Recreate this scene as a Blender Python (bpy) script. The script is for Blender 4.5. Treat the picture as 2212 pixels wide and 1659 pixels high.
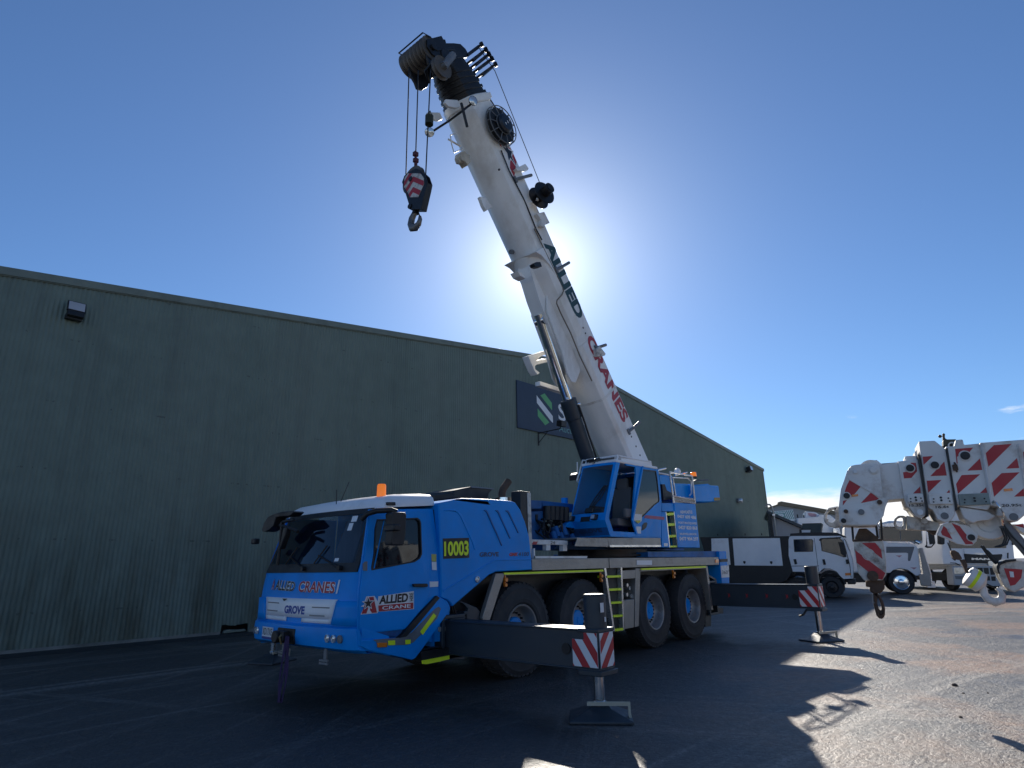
import bpy, bmesh, math, random
from mathutils import Vector, Matrix, noise
from mathutils.geometry import tessellate_polygon
random.seed(4)
scene = bpy.context.scene
for ob in list(bpy.data.objects):
    bpy.data.objects.remove(ob)
COL = scene.collection

# ------------------------------------------------------------------ camera, sky, sun, exposure
CAM_AT = Vector((0.0, -7.688, 1.607))
cam_data = bpy.data.cameras.new('camera')
cam_data.sensor_width = 36.0
cam_data.lens = 36.0 * 1334.78 / 2212.0
cam_data.clip_end = 3000
camera = bpy.data.objects.new('camera', cam_data)
COL.objects.link(camera)
yaw, pitch, roll = 0.8508, 0.2837, -0.0185
fw = Vector((math.sin(yaw), math.cos(yaw), 0)); rt = Vector((math.cos(yaw), -math.sin(yaw), 0)); up = Vector((0, 0, 1))
cf = fw * math.cos(pitch) + up * math.sin(pitch)
cu = -fw * math.sin(pitch) + up * math.cos(pitch)
cr = rt * math.cos(roll) + cu * math.sin(roll)
cu = -rt * math.sin(roll) + cu * math.cos(roll)
camera.matrix_world = Matrix(((cr.x, cu.x, -cf.x, CAM_AT.x), (cr.y, cu.y, -cf.y, CAM_AT.y), (cr.z, cu.z, -cf.z, CAM_AT.z), (0, 0, 0, 1)))
scene.camera = camera

SUN = Vector((0.690, 0.545, 0.453)).normalized()
SUN_EL = math.asin(SUN.z); SUN_AZ = math.atan2(SUN.x, SUN.y)
world = bpy.data.worlds.new('World'); scene.world = world; world.use_nodes = True
wn, wl = world.node_tree.nodes, world.node_tree.links
wn.clear()
w_out = wn.new('ShaderNodeOutputWorld'); bg = wn.new('ShaderNodeBackground')
sky = wn.new('ShaderNodeTexSky'); sky.sky_type = 'NISHITA'; sky.sun_disc = False
sky.sun_elevation = SUN_EL; sky.sun_rotation = SUN_AZ
sky.altitude = 0; sky.air_density = 1.0; sky.dust_density = 0.1; sky.ozone_density = 8.0
bg.inputs['Strength'].default_value = 0.08
# thin cloud bank low over the horizon and a few wisps above it, all the way round
tc = wn.new('ShaderNodeTexCoord'); sep = wn.new('ShaderNodeSeparateXYZ')
wl.new(tc.outputs['Generated'], sep.inputs[0])
def wmath(op, a, b=None, c=None):
    n = wn.new('ShaderNodeMath'); n.operation = op
    for k, v in enumerate((a, b, c)):
        if v is None: continue
        if isinstance(v, (int, float)): n.inputs[k].default_value = v
        else: wl.new(v, n.inputs[k])
    return n.outputs[0]
def wramp(v, a, b, lo=0.0, hi=1.0):
    n = wn.new('ShaderNodeMapRange'); n.interpolation_type = 'SMOOTHSTEP'
    wl.new(v, n.inputs[0])
    for k, q in zip((1, 2, 3, 4), (a, b, lo, hi)): n.inputs[k].default_value = q
    return n.outputs[0]
wmap = wn.new('ShaderNodeMapping'); wmap.inputs['Scale'].default_value = (1.0, 1.0, 5.0)
wl.new(tc.outputs['Generated'], wmap.inputs[0])
def wnoise(scale, detail, rough):
    n = wn.new('ShaderNodeTexNoise'); n.inputs['Scale'].default_value = scale
    n.inputs['Detail'].default_value = detail; n.inputs['Roughness'].default_value = rough
    wl.new(wmap.outputs[0], n.inputs['Vector']); return n.outputs['Fac']
n_bank = wnoise(3.2, 9, 0.62); n_wisp = wnoise(5.5, 8, 0.6)
zz = sep.outputs['Z']
edge = wmath('ADD', zz, wmath('MULTIPLY', wmath('SUBTRACT', n_bank, 0.5), -0.10))
bank = wramp(edge, 0.105, 0.080)
thin = wmath('MULTIPLY', wramp(n_wisp, 0.60, 0.74), wmath('MULTIPLY', wramp(zz, 0.10, 0.14), wramp(zz, 0.24, 0.17)))
cloud = wmath('MINIMUM', wmath('ADD', wmath('MULTIPLY', bank, wramp(n_wisp, 0.30, 0.55, 0.72, 1.0)), wmath('MULTIPLY', thin, 0.8)), 1.0)
mix = wn.new('ShaderNodeMixRGB'); wl.new(cloud, mix.inputs[0]); wl.new(sky.outputs[0], mix.inputs[1])
shade = wn.new('ShaderNodeMixRGB'); shade.blend_type = 'MIX'
wl.new(wramp(n_wisp, 0.30, 0.50), shade.inputs[0])
shade.inputs[1].default_value = (5.2, 5.8, 6.9, 1); shade.inputs[2].default_value = (9.2, 9.4, 9.7, 1)
wl.new(shade.outputs[0], mix.inputs[2])
# bright aureole of forward scattered light round the (hidden) sun
vd = wn.new('ShaderNodeVectorMath'); vd.operation = 'DOT_PRODUCT'; wl.new(tc.outputs['Generated'], vd.inputs[0]); vd.inputs[1].default_value = SUN
ang = wmath('ARCCOSINE', wmath('MINIMUM', vd.outputs['Value'], 0.99999))
aur = wmath('ADD', wmath('MULTIPLY', wmath('POWER', 2.71828, wmath('MULTIPLY', ang, -1.0 / math.radians(4.3))), 0.84 / 0.08), wmath('MULTIPLY', wmath('POWER', 2.71828, wmath('MULTIPLY', ang, -1.0 / math.radians(17))), 0.07 / 0.08))
addn = wn.new('ShaderNodeMixRGB'); addn.blend_type = 'ADD'; addn.inputs[0].default_value = 1.0
aucol = wn.new('ShaderNodeCombineXYZ'); wl.new(aur, aucol.inputs[0]); wl.new(aur, aucol.inputs[1]); wl.new(wmath('MULTIPLY', aur, 0.9), aucol.inputs[2])
wl.new(mix.outputs[0], addn.inputs[1]); wl.new(aucol.outputs[0], addn.inputs[2])
wl.new(addn.outputs[0], bg.inputs['Color']); wl.new(bg.outputs[0], w_out.inputs['Surface'])

sun_data = bpy.data.lights.new('sun', 'SUN'); sun_data.energy = 5.0; sun_data.angle = math.radians(0.5)
sun_data.color = (1.0, 0.93, 0.82)
sun = bpy.data.objects.new('sun', sun_data); COL.objects.link(sun)
sun.rotation_euler = SUN.to_track_quat('Z', 'Y').to_euler(); sun.location = (30, 25, 40)
vs = scene.view_settings
scene.display_settings.display_device = 'sRGB'
vs.view_transform = 'Standard'; vs.look = 'None'; vs.exposure = 0.56; vs.gamma = 1.0; vs.use_curve_mapping = False
scene.cycles.max_bounces = 8; scene.cycles.transparent_max_bounces = 16
scene.cycles.use_denoising = True; scene.cycles.sample_clamp_indirect = 4.0

# ------------------------------------------------------------------ materials
def mat(name, col, rough=0.5, metal=0.0, var=0.12, scale=2.0, bump=0.0, bscale=60.0, dirt=None, dscale=1.5, damt=0.5, coat=0.0, emit=None, estr=0.0, stretch=None, spec=None):
    m = bpy.data.materials.new(name); m.use_nodes = True
    nt = m.node_tree; N, L = nt.nodes, nt.links; N.clear()
    out = N.new('ShaderNodeOutputMaterial'); b = N.new('ShaderNodeBsdfPrincipled'); L.new(b.outputs[0], out.inputs[0])
    t = N.new('ShaderNodeTexCoord'); vec = t.outputs['Object']
    if stretch:
        mp = N.new('ShaderNodeMapping'); mp.inputs['Scale'].default_value = stretch; L.new(vec, mp.inputs[0]); vec = mp.outputs[0]
    def nz(s, d=5, r=0.6):
        n = N.new('ShaderNodeTexNoise'); n.inputs['Scale'].default_value = s; n.inputs['Detail'].default_value = d
        n.inputs['Roughness'].default_value = r; L.new(vec, n.inputs['Vector']); return n.outputs['Fac']
    def rng(v, a, c, lo, hi):
        n = N.new('ShaderNodeMapRange'); L.new(v, n.inputs[0])
        for k, q in zip((1, 2, 3, 4), (a, c, lo, hi)): n.inputs[k].default_value = q
        return n.outputs[0]
    def mx(f, a, c):
        n = N.new('ShaderNodeMixRGB')
        for k, q in ((0, f), (1, a), (2, c)):
            if hasattr(q, 'is_linked') or hasattr(q, 'links'): L.new(q, n.inputs[k])
            elif isinstance(q, (int, float)): n.inputs[k].default_value = q
            else: n.inputs[k].default_value = (*q, 1)
        return n.outputs[0]
    lo = tuple(c * (1 - var) for c in col); hi = tuple(min(1, c * (1 + var)) for c in col)
    n1 = nz(scale)
    c = mx(rng(n1, 0.3, 0.7, 0, 1), lo, hi)
    if dirt:
        c = mx(rng(nz(dscale, 8, 0.68), 0.66 - 0.3 * damt, 0.80 - 0.2 * damt, 0, min(1, 0.35 + damt * 0.65)), c, dirt)
    L.new(c, b.inputs['Base Color'])
    L.new(rng(nz(scale * 4, 4), 0.3, 0.7, max(0.03, rough - 0.10), min(1, rough + 0.10)), b.inputs['Roughness'])
    b.inputs['Metallic'].default_value = metal
    if coat: b.inputs['Coat Weight'].default_value = coat; b.inputs['Coat Roughness'].default_value = 0.08
    if spec is not None: b.inputs['Specular IOR Level'].default_value = spec
    if bump:
        bp_ = N.new('ShaderNodeBump'); bp_.inputs['Strength'].default_value = bump; bp_.inputs['Distance'].default_value = 0.01
        L.new(nz(bscale, 4), bp_.inputs['Height']); L.new(bp_.outputs[0], b.inputs['Normal'])
    if emit:
        b.inputs['Emission Color'].default_value = (*emit, 1); b.inputs['Emission Strength'].default_value = estr
    return m
def glass(name, tint, mixamt=0.5, rough=0.03):
    m = bpy.data.materials.new(name); m.use_nodes = True
    N, L = m.node_tree.nodes, m.node_tree.links; N.clear()
    out = N.new('ShaderNodeOutputMaterial'); tr = N.new('ShaderNodeBsdfTransparent'); tr.inputs[0].default_value = (*tint, 1)
    gl = N.new('ShaderNodeBsdfGlossy'); gl.inputs['Roughness'].default_value = rough; gl.inputs[0].default_value = (0.9, 0.95, 1, 1)
    df = N.new('ShaderNodeBsdfDiffuse'); df.inputs[0].default_value = (0.02, 0.022, 0.025, 1)
    m0 = N.new('ShaderNodeMixShader'); m0.inputs[0].default_value = mixamt; L.new(tr.outputs[0], m0.inputs[1]); L.new(df.outputs[0], m0.inputs[2])
    lw = N.new('ShaderNodeFresnel'); lw.inputs[0].default_value = 1.5
    m1 = N.new('ShaderNodeMixShader'); L.new(lw.outputs[0], m1.inputs[0]); L.new(m0.outputs[0], m1.inputs[1]); L.new(gl.outputs[0], m1.inputs[2])
    L.new(m1.outputs[0], out.inputs[0]); return m
M = {}
BLUE = (0.002, 0.27, 0.76)
M['blue'] = mat('blue_paint', BLUE, 0.38, var=0.10, spec=0.2, dirt=(0.02, 0.14, 0.36), dscale=1.1, damt=0.2)
M['blue_dark'] = mat('blue_paint_dusty_shade', (0.008, 0.12, 0.36), 0.55, var=0.2, dirt=(0.03, 0.035, 0.04), damt=0.55)
M['white'] = mat('white_paint', (0.84, 0.84, 0.84), 0.42, var=0.05, coat=0.2, dirt=(0.45, 0.42, 0.37), dscale=0.9, damt=0.25)
M['boom_white'] = mat('boom_white_paint', (0.86, 0.85, 0.82), 0.45, var=0.06, coat=0.15, dirt=(0.52, 0.47, 0.39), dscale=0.8, damt=0.5, stretch=(1, 1, 0.5))
M['old_white'] = mat('weathered_white_paint', (0.76, 0.75, 0.72), 0.5, var=0.10, dirt=(0.30, 0.20, 0.12), dscale=2.6, damt=0.45)
M['rust_white'] = mat('chipped_white_paint', (0.66, 0.63, 0.57), 0.6, var=0.12, dirt=(0.09, 0.05, 0.03), dscale=7, damt=0.62, bump=0.4)
M['rust'] = mat('rusty_steel', (0.10, 0.065, 0.045), 0.8, metal=0.2, var=0.35, scale=6, bump=0.5, dirt=(0.20, 0.12, 0.07), dscale=5, damt=0.5)
M['black'] = mat('black_plastic', (0.012, 0.012, 0.013), 0.5, var=0.2)
M['blacksteel'] = mat('black_greasy_steel', (0.018, 0.019, 0.022), 0.45, metal=0.3, var=0.35, scale=5, dirt=(0.07, 0.065, 0.06), dscale=3, damt=0.35, bump=0.2)
M['darkgrey'] = mat('charcoal_paint', (0.028, 0.040, 0.052), 0.45, var=0.12, dirt=(0.06, 0.065, 0.07), damt=0.3)
M['midgrey'] = mat('grey_paint', (0.16, 0.17, 0.18), 0.5, var=0.12, dirt=(0.08, 0.075, 0.07), damt=0.4)
M['interior'] = mat('cab_interior', (0.035, 0.036, 0.038), 0.8, var=0.2)
M['seat'] = mat('grey_upholstery', (0.16, 0.155, 0.15), 0.9, var=0.15, bump=0.3)
M['alu'] = mat('checker_plate', (0.30, 0.285, 0.265), 0.42, metal=0.55, var=0.15, scale=4, dirt=(0.15, 0.13, 0.11), dscale=2, damt=0.45, bump=0.5, bscale=45)
M['alubright'] = mat('bare_aluminium', (0.62, 0.61, 0.60), 0.3, metal=0.8, var=0.1, dirt=(0.25, 0.23, 0.2), damt=0.3)
M['chrome'] = mat('chromed_steel', (0.80, 0.80, 0.80), 0.09, metal=1.0, var=0.04)
M['tyre'] = mat('tyre_rubber', (0.030, 0.031, 0.034), 0.75, var=0.25, scale=3, dirt=(0.065, 0.06, 0.056), dscale=2.2, damt=0.45, bump=0.25, bscale=30)
M['rim'] = mat('rim_paint', (0.30, 0.29, 0.28), 0.42, metal=0.35, var=0.15, dirt=(0.10, 0.085, 0.07), dscale=4, damt=0.5)
M['red'] = mat('red_reflective', (0.46, 0.022, 0.030), 0.45, var=0.10, dirt=(0.25, 0.08, 0.07), damt=0.2)
M['reflwhite'] = mat('white_reflective', (0.74, 0.76, 0.78), 0.4, var=0.06, dirt=(0.45, 0.45, 0.44), damt=0.2)
M['yellow'] = mat('fluoro_yellow_tape', (0.80, 0.98, 0.02), 0.45, var=0.06, dirt=(0.55, 0.65, 0.05), damt=0.2)
M['print_red'] = mat('red_vinyl', (0.42, 0.025, 0.035), 0.45, var=0.05)
M['print_black'] = mat('black_vinyl', (0.012, 0.014, 0.018), 0.4, var=0.05)
M['print_dark'] = mat('faded_dark_vinyl', (0.025, 0.055, 0.13), 0.5, var=0.1)
M['print_white'] = mat('white_vinyl', (0.78, 0.79, 0.80), 0.45, var=0.03)
M['print_green'] = mat('dark_green_vinyl', (0.02, 0.06, 0.055), 0.45, var=0.05)
M['amber'] = mat('amber_lens', (0.75, 0.20, 0.02), 0.2, var=0.05, coat=0.4)
M['amber_lit'] = mat('amber_lens_lit', (0.85, 0.25, 0.03), 0.2, var=0.05, emit=(1.0, 0.22, 0.02), estr=0.35)
M['lamp'] = mat('lamp_lens', (0.60, 0.62, 0.64), 0.08, metal=0.6, var=0.05)
M['glass'] = glass('clear_glass', (0.62, 0.68, 0.70), 0.25)
M['darkglass'] = glass('tinted_glass', (0.20, 0.23, 0.26), 0.55)
M['purple'] = mat('purple_webbing', (0.035, 0.016, 0.07), 0.85, var=0.25, scale=9, bump=0.3)
M['greenbox'] = mat('dull_green_plastic', (0.045, 0.065, 0.065), 0.6)
M['signnavy'] = mat('navy_sign_face', (0.022, 0.040, 0.075), 0.45, var=0.08)
M['signgreen'] = mat('green_sign_print', (0.13, 0.42, 0.16), 0.5, var=0.05)
M['signteal'] = mat('teal_sign_print', (0.16, 0.36, 0.33), 0.5, var=0.08)
M['palewall'] = mat('pale_grey_cladding', (0.34, 0.34, 0.35), 0.6, var=0.06)
M['roofbrown'] = mat('rusty_roof_edge', (0.22, 0.17, 0.11), 0.7, var=0.15)
M['pinkred'] = mat('faded_red_tape', (0.40, 0.08, 0.16), 0.5)
M['leaf'] = mat('gum_leaves', (0.045, 0.07, 0.03), 0.7, var=0.5, scale=1.2)
M['bark'] = mat('gum_bark', (0.22, 0.19, 0.16), 0.9, var=0.3)
def wall_material():
    m = mat('green_corrugated_steel', (0.15, 0.195, 0.16), 0.55)
    N, L = m.node_tree.nodes, m.node_tree.links
    b = [n for n in N if n.type == 'BSDF_PRINCIPLED'][0]; old = b.inputs['Base Color'].links[0].from_socket
    t = N.new('ShaderNodeTexCoord'); sp = N.new('ShaderNodeSeparateXYZ'); L.new(t.outputs['Object'], sp.inputs[0])
    def mth(op, a, c=None):
        n = N.new('ShaderNodeMath'); n.operation = op
        for k, v in enumerate((a, c)):
            if v is None: continue
            if isinstance(v, (int, float)): n.inputs[k].default_value = v
            else: L.new(v, n.inputs[k])
        return n.outputs[0]
    def rng(v, a, c, lo, hi):
        n = N.new('ShaderNodeMapRange'); L.new(v, n.inputs[0])
        for k, q in zip((1, 2, 3, 4), (a, c, lo, hi)): n.inputs[k].default_value = q
        return n.outputs[0]
    def nz(vec_scale, s, d=5, r=0.6):
        mp = N.new('ShaderNodeMapping'); mp.inputs['Scale'].default_value = vec_scale; L.new(t.outputs['Object'], mp.inputs[0])
        n = N.new('ShaderNodeTexNoise'); n.inputs['Scale'].default_value = s; n.inputs['Detail'].default_value = d
        n.inputs['Roughness'].default_value = r; L.new(mp.outputs[0], n.inputs['Vector']); return n.outputs['Fac']
    def mx(f, a, c):
        n = N.new('ShaderNodeMixRGB'); L.new(f, n.inputs[0])
        if hasattr(a, 'links'): L.new(a, n.inputs[1])
        n.inputs[2].default_value = (*c, 1); return n.outputs[0]
    # long vertical run-off streaks, rusty splash zone at the foot of the wall, sheet-to-sheet fading
    streak = rng(nz((1, 1, 0.05), 2.2, 6, 0.7), 0.52, 0.75, 0, 0.5)
    c = mx(streak, old, (0.085, 0.10, 0.085))
    sheet = rng(nz((1, 1, 0.0), 0.55, 2, 0.5), 0.40, 0.62, 0, 0.35)
    c = mx(sheet, c, (0.20, 0.235, 0.195))
    low = mth('MULTIPLY', rng(sp.outputs['Z'], 0.2, 3.6, 1.0, 0.0), rng(nz((1, 1, 0.16), 1.9, 8, 0.7), 0.44, 0.66, 0, 0.85))
    c = mx(low, c, (0.055, 0.052, 0.028))
    # rows of fixing screws along the girts
    row = mth('LESS_THAN', mth('ABSOLUTE', mth('SUBTRACT', mth('FRACT', mth('DIVIDE', sp.outputs['Z'], 1.55)), 0.5)), 0.013)
    blot = mth('GREATER_THAN', nz((1, 1, 0.25), 7.0, 3, 0.6), 0.60)
    c = mx(mth('MULTIPLY', mth('MULTIPLY', row, blot), 0.5), c, (0.03, 0.035, 0.032))
    L.new(c, b.inputs['Base Color'])
    return m
M['cladding'] = wall_material()
M['flashing'] = mat('green_flashing', (0.17, 0.20, 0.165), 0.5, dirt=(0.07, 0.08, 0.06), damt=0.4)
def ground_material():
    m = bpy.data.materials.new('worn_bitumen_yard'); m.use_nodes = True
    N, L = m.node_tree.nodes, m.node_tree.links; N.clear()
    out = N.new('ShaderNodeOutputMaterial'); b = N.new('ShaderNodeBsdfPrincipled'); L.new(b.outputs[0], out.inputs[0])
    t = N.new('ShaderNodeTexCoord')
    def nz(s, d=5, r=0.6, sc=(1, 1, 1), rot=0.0, dist=0.0):
        mp = N.new('ShaderNodeMapping'); mp.inputs['Scale'].default_value = sc; mp.inputs['Rotation'].default_value = (0, 0, rot)
        L.new(t.outputs['Object'], mp.inputs[0])
        n = N.new('ShaderNodeTexNoise'); n.inputs['Scale'].default_value = s; n.inputs['Detail'].default_value = d
        n.inputs['Roughness'].default_value = r; n.inputs['Distortion'].default_value = dist
        L.new(mp.outputs[0], n.inputs['Vector']); return n.outputs['Fac']
    def rng(v, a, c, lo, hi):
        n = N.new('ShaderNodeMapRange'); L.new(v, n.inputs[0])
        for k, q in zip((1, 2, 3, 4), (a, c, lo, hi)): n.inputs[k].default_value = q
        return n.outputs[0]
    def mth(op, a, c):
        n = N.new('ShaderNodeMath'); n.operation = op
        for k, v in enumerate((a, c)):
            if isinstance(v, (int, float)): n.inputs[k].default_value = v
            else: L.new(v, n.inputs[k])
        return n.outputs[0]
    def mx(f, a, c):
        n = N.new('ShaderNodeMixRGB')
        for k, q in ((0, f), (1, a), (2, c)):
            if hasattr(q, 'links'): L.new(q, n.inputs[k])
            else: n.inputs[k].default_value = (*q, 1) if isinstance(q, tuple) else q
        return n.outputs[0]
    c = mx(rng(nz(0.45, 6), 0.35, 0.65, 0, 1), (0.015, 0.015, 0.016), (0.032, 0.030, 0.029))
    stone = nz(34, 4, 0.75); grit = nz(11, 5, 0.72)
    c = mx(rng(grit, 0.52, 0.68, 0, 0.7), c, (0.085, 0.08, 0.074))
    c = mx(rng(stone, 0.57, 0.70, 0, 0.8), c, (0.20, 0.19, 0.175))
    # dusty tyre tracks: arcs round far turning centres, broken up into grains
    grain = rng(nz(17, 5, 0.75), 0.38, 0.60, 0.0, 1)
    def arcs(cx, cy, freq, lo, hi):
        d = N.new('ShaderNodeVectorMath'); d.operation = 'DISTANCE'; L.new(t.outputs['Object'], d.inputs[0]); d.inputs[1].default_value = (cx, cy, 0)
        cb_ = N.new('ShaderNodeCombineXYZ'); L.new(d.outputs['Value'], cb_.inputs[0])
        sx = N.new('ShaderNodeVectorMath'); sx.operation = 'SCALE'; sx.inputs['Scale'].default_value = 0.05; L.new(t.outputs['Object'], sx.inputs[0])
        ad = N.new('ShaderNodeVectorMath'); L.new(cb_.outputs[0], ad.inputs[0]); L.new(sx.outputs[0], ad.inputs[1])
        n = N.new('ShaderNodeTexNoise'); n.inputs['Scale'].default_value = freq; n.inputs['Detail'].default_value = 6; n.inputs['Roughness'].default_value = 0.68; L.new(ad.outputs[0], n.inputs['Vector'])
        return rng(n.outputs['Fac'], lo, hi, 0, 1)
    tr = mth('MAXIMUM', mth('MAXIMUM', arcs(6, -34, 1.5, 0.53, 0.64), arcs(-9, 21, 1.2, 0.55, 0.66)), mth('MULTIPLY', arcs(60, 20, 1.9, 0.55, 0.66), 0.8))
    dust = mth('MULTIPLY', mth('MULTIPLY', tr, grain), rng(nz(0.22, 3, 0.5), 0.34, 0.52, 0.45, 1))
    c = mx(dust, c, (0.24, 0.215, 0.185))
    dark = mth('MULTIPLY', arcs(2, -30, 2.3, 0.56, 0.66), rng(nz(8, 4, 0.7), 0.35, 0.6, 0.2, 0.8))
    c = mx(dark, c, (0.014, 0.013, 0.012))
    # brown soil dragged over the sealed surface, mostly away from the warehouse
    sp = N.new('ShaderNodeSeparateXYZ'); L.new(t.outputs['Object'], sp.inputs[0])
    zone = mth('MULTIPLY', rng(sp.outputs['Y'], -2.5, -5.5, 0.15, 1), rng(sp.outputs['X'], 5.0, 9.0, 0.2, 1))
    soil = mth('MULTIPLY', mth('MULTIPLY', rng(nz(0.40, 5, 0.6), 0.46, 0.58, 0, 0.95), rng(nz(7, 6, 0.75), 0.30, 0.56, 0.15, 1)), zone)
    c = mx(soil, c, (0.19, 0.10, 0.048))
    L.new(c, b.inputs['Base Color'])
    wet = rng(nz(0.42, 4, 0.55, (1, 1, 1), 1.1), 0.60, 0.70, 0, 1)
    L.new(mx(wet, mx(rng(grit, 0.3, 0.7, 0, 1), (0.42, 0.42, 0.42), (0.66, 0.66, 0.66)), (0.34, 0.34, 0.34)), b.inputs['Roughness'])
    b.inputs['Specular IOR Level'].default_value = 0.8
    b1 = N.new('ShaderNodeBump'); b1.inputs['Strength'].default_value = 0.75; b1.inputs['Distance'].default_value = 0.03
    L.new(mth('ADD', mth('MULTIPLY', stone, 0.45), mth('ADD', mth('MULTIPLY', grit, 1.0), mth('ADD', mth('MULTIPLY', nz(2.2, 5, 0.7), 1.3), mth('MULTIPLY', dust, 0.15)))), b1.inputs['Height'])
    L.new(b1.outputs[0], b.inputs['Normal'])
    return m
M['ground'] = ground_material()

# ------------------------------------------------------------------ mesh helpers
BO = Vector((13.18, 0, 3.926)); BA = Vector((-0.617, 0, 0.787)).normalized(); BN = Vector((-0.787, 0, -0.617)).normalized()
def FY(a, b, o): return Vector((a, o, b))          # (x, z) on a plane y = o
def FX(a, b, o): return Vector((o, a, b))          # (y, z) on a plane x = o
def FZ(a, b, o): return Vector((a, b, o))          # (x, y) on a plane z = o
def FB(a, b, o): return BO + BA * a + BN * b + Vector((0, o, 0))   # boom: along, below the top edge, sideways
WPHI = -0.0219; WO = Vector((0, 9.514, 0)); WE = Vector((math.cos(WPHI), math.sin(WPHI), 0)); WNRM = Vector((math.sin(WPHI), -math.cos(WPHI), 0))
def FW(a, b, o): return WO + WE * a + Vector((0, 0, b)) + WNRM * o  # warehouse front wall: along, up, out
def vframe(px, py, ex, ey):                        # an upright plane: along, up, out towards the yard
    e = Vector((ex, ey, 0)).normalized(); n = Vector((e.y, -e.x, 0))
    if n.dot(Vector((px, py, 0)) - Vector((CAM_AT.x, CAM_AT.y, 0))) > 0: n = -n
    p = Vector((px, py, 0))
    return lambda a, b, o: p + e * a + n * o + Vector((0, 0, b))

class MB:
    def __init__(s): s.v = []; s.f = []
    def add(s, vs, fs):
        k = len(s.v); s.v += [Vector(q) for q in vs]; s.f += [tuple(i + k for i in f) for f in fs]; return s
    def box(s, x0, x1, y0, y1, z0, z1):
        return s.fbox(FZ, x0, x1, y0, y1, z0, z1)
    def fbox(s, fr, a0, a1, b0, b1, o0, o1):
        vs = [fr(a, b, o) for o in (o0, o1) for a, b in ((a0, b0), (a1, b0), (a1, b1), (a0, b1))]
        return s.add(vs, [(0, 1, 2, 3), (7, 6, 5, 4), (0, 4, 5, 1), (1, 5, 6, 2), (2, 6, 7, 3), (3, 7, 4, 0)])
    def prism(s, pts, fr, o0, o1, holes=()):
        loops = [list(pts)] + [list(h) for h in holes]
        flat = [q for lp in loops for q in lp]; n = len(flat)
        tris = tessellate_polygon([[Vector((a, b, 0)) for a, b in lp] for lp in loops])
        vs = [fr(a, b, o0) for a, b in flat] + [fr(a, b, o1) for a, b in flat]
        fs = [tuple(t) for t in tris] + [tuple(i + n for i in reversed(t)) for t in tris]
        k = 0
        for lp in loops:
            m = len(lp)
            for i in range(m):
                j = (i + 1) % m; fs.append((k + i, k + j, k + j + n, k + i + n))
            k += m
        return s.add(vs, fs)
    def sheet(s, pts, fr, o):
        tris = tessellate_polygon([[Vector((a, b, 0)) for a, b in pts]])
        return s.add([fr(a, b, o) for a, b in pts], [tuple(t) for t in tris])
    def cyl(s, p0, p1, r0, r1=None, seg=16, cap=True):
        p0 = Vector(p0); p1 = Vector(p1); r1 = r0 if r1 is None else r1
        q = (p1 - p0).to_track_quat('Z', 'Y'); vs = []
        for p, r in ((p0, r0), (p1, r1)):
            for i in range(seg):
                a = 2 * math.pi * i / seg; vs.append(p + q @ Vector((math.cos(a) * r, math.sin(a) * r, 0)))
        fs = [(i, (i + 1) % seg, (i + 1) % seg + seg, i + seg) for i in range(seg)]
        if cap: fs += [tuple(range(seg - 1, -1, -1)), tuple(range(seg, 2 * seg))]
        return s.add(vs, fs)
    def tube(s, pts, r, seg=8, closed=False, r1=None):
        pts = [Vector(p) for p in pts]; n = len(pts); vs = []
        prev = None
        for i, p in enumerate(pts):
            a = pts[i - 1] if (i > 0 or closed) else p; c = pts[(i + 1) % n] if (i < n - 1 or closed) else p
            d = (c - a).normalized()
            if prev is None:
                x = d.orthogonal().normalized()
            else:
                x = (prev - d * prev.dot(d)); x = x.normalized() if x.length > 1e-6 else d.orthogonal().normalized()
            prev = x; y = d.cross(x); rr = r if r1 is None else r + (r1 - r) * i / max(1, n - 1)
            vs += [p + x * (math.cos(2 * math.pi * k / seg) * rr) + y * (math.sin(2 * math.pi * k / seg) * rr) for k in range(seg)]
        fs = []
        for i in range(n if closed else n - 1):
            j = (i + 1) % n
            fs += [(i * seg + k, i * seg + (k + 1) % seg, j * seg + (k + 1) % seg, j * seg + k) for k in range(seg)]
        if not closed: fs += [tuple(range(seg - 1, -1, -1)), tuple(range((n - 1) * seg, n * seg))]
        return s.add(vs, fs)
    def lathe(s, prof, c, ax, seg=32):
        c = Vector(c); q = Vector(ax).to_track_quat('Z', 'Y'); vs = []; n = len(prof)
        for i in range(seg):
            a = 2 * math.pi * i / seg
            vs += [c + q @ Vector((math.cos(a) * r, math.sin(a) * r, h)) for r, h in prof]
        fs = [(i * n + k, ((i + 1) % seg) * n + k, ((i + 1) % seg) * n + k + 1, i * n + k + 1) for i in range(seg) for k in range(n - 1)]
        return s.add(vs, fs)
    def loft(s, rings, closed=True, cap=True):
        n = len(rings[0]); k0 = [q for r in rings for q in r]; fs = []
        for i in range(len(rings) - 1):
            for k in range(n if closed else n - 1):
                j = (k + 1) % n; fs.append((i * n + k, i * n + j, (i + 1) * n + j, (i + 1) * n + k))
        if cap: fs += [tuple(range(n - 1, -1, -1)), tuple(range((len(rings) - 1) * n, len(rings) * n))]
        return s.add(k0, fs)
    def ball(s, c, r, seg=14, squash=1.0):
        return s.lathe([(max(1e-4, r * math.sin(math.pi * i / 8)), -r * squash * math.cos(math.pi * i / 8)) for i in range(9)], c, (0, 0, 1), seg)
def root_of(o):
    while o.parent: o = o.parent
    return o
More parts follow.
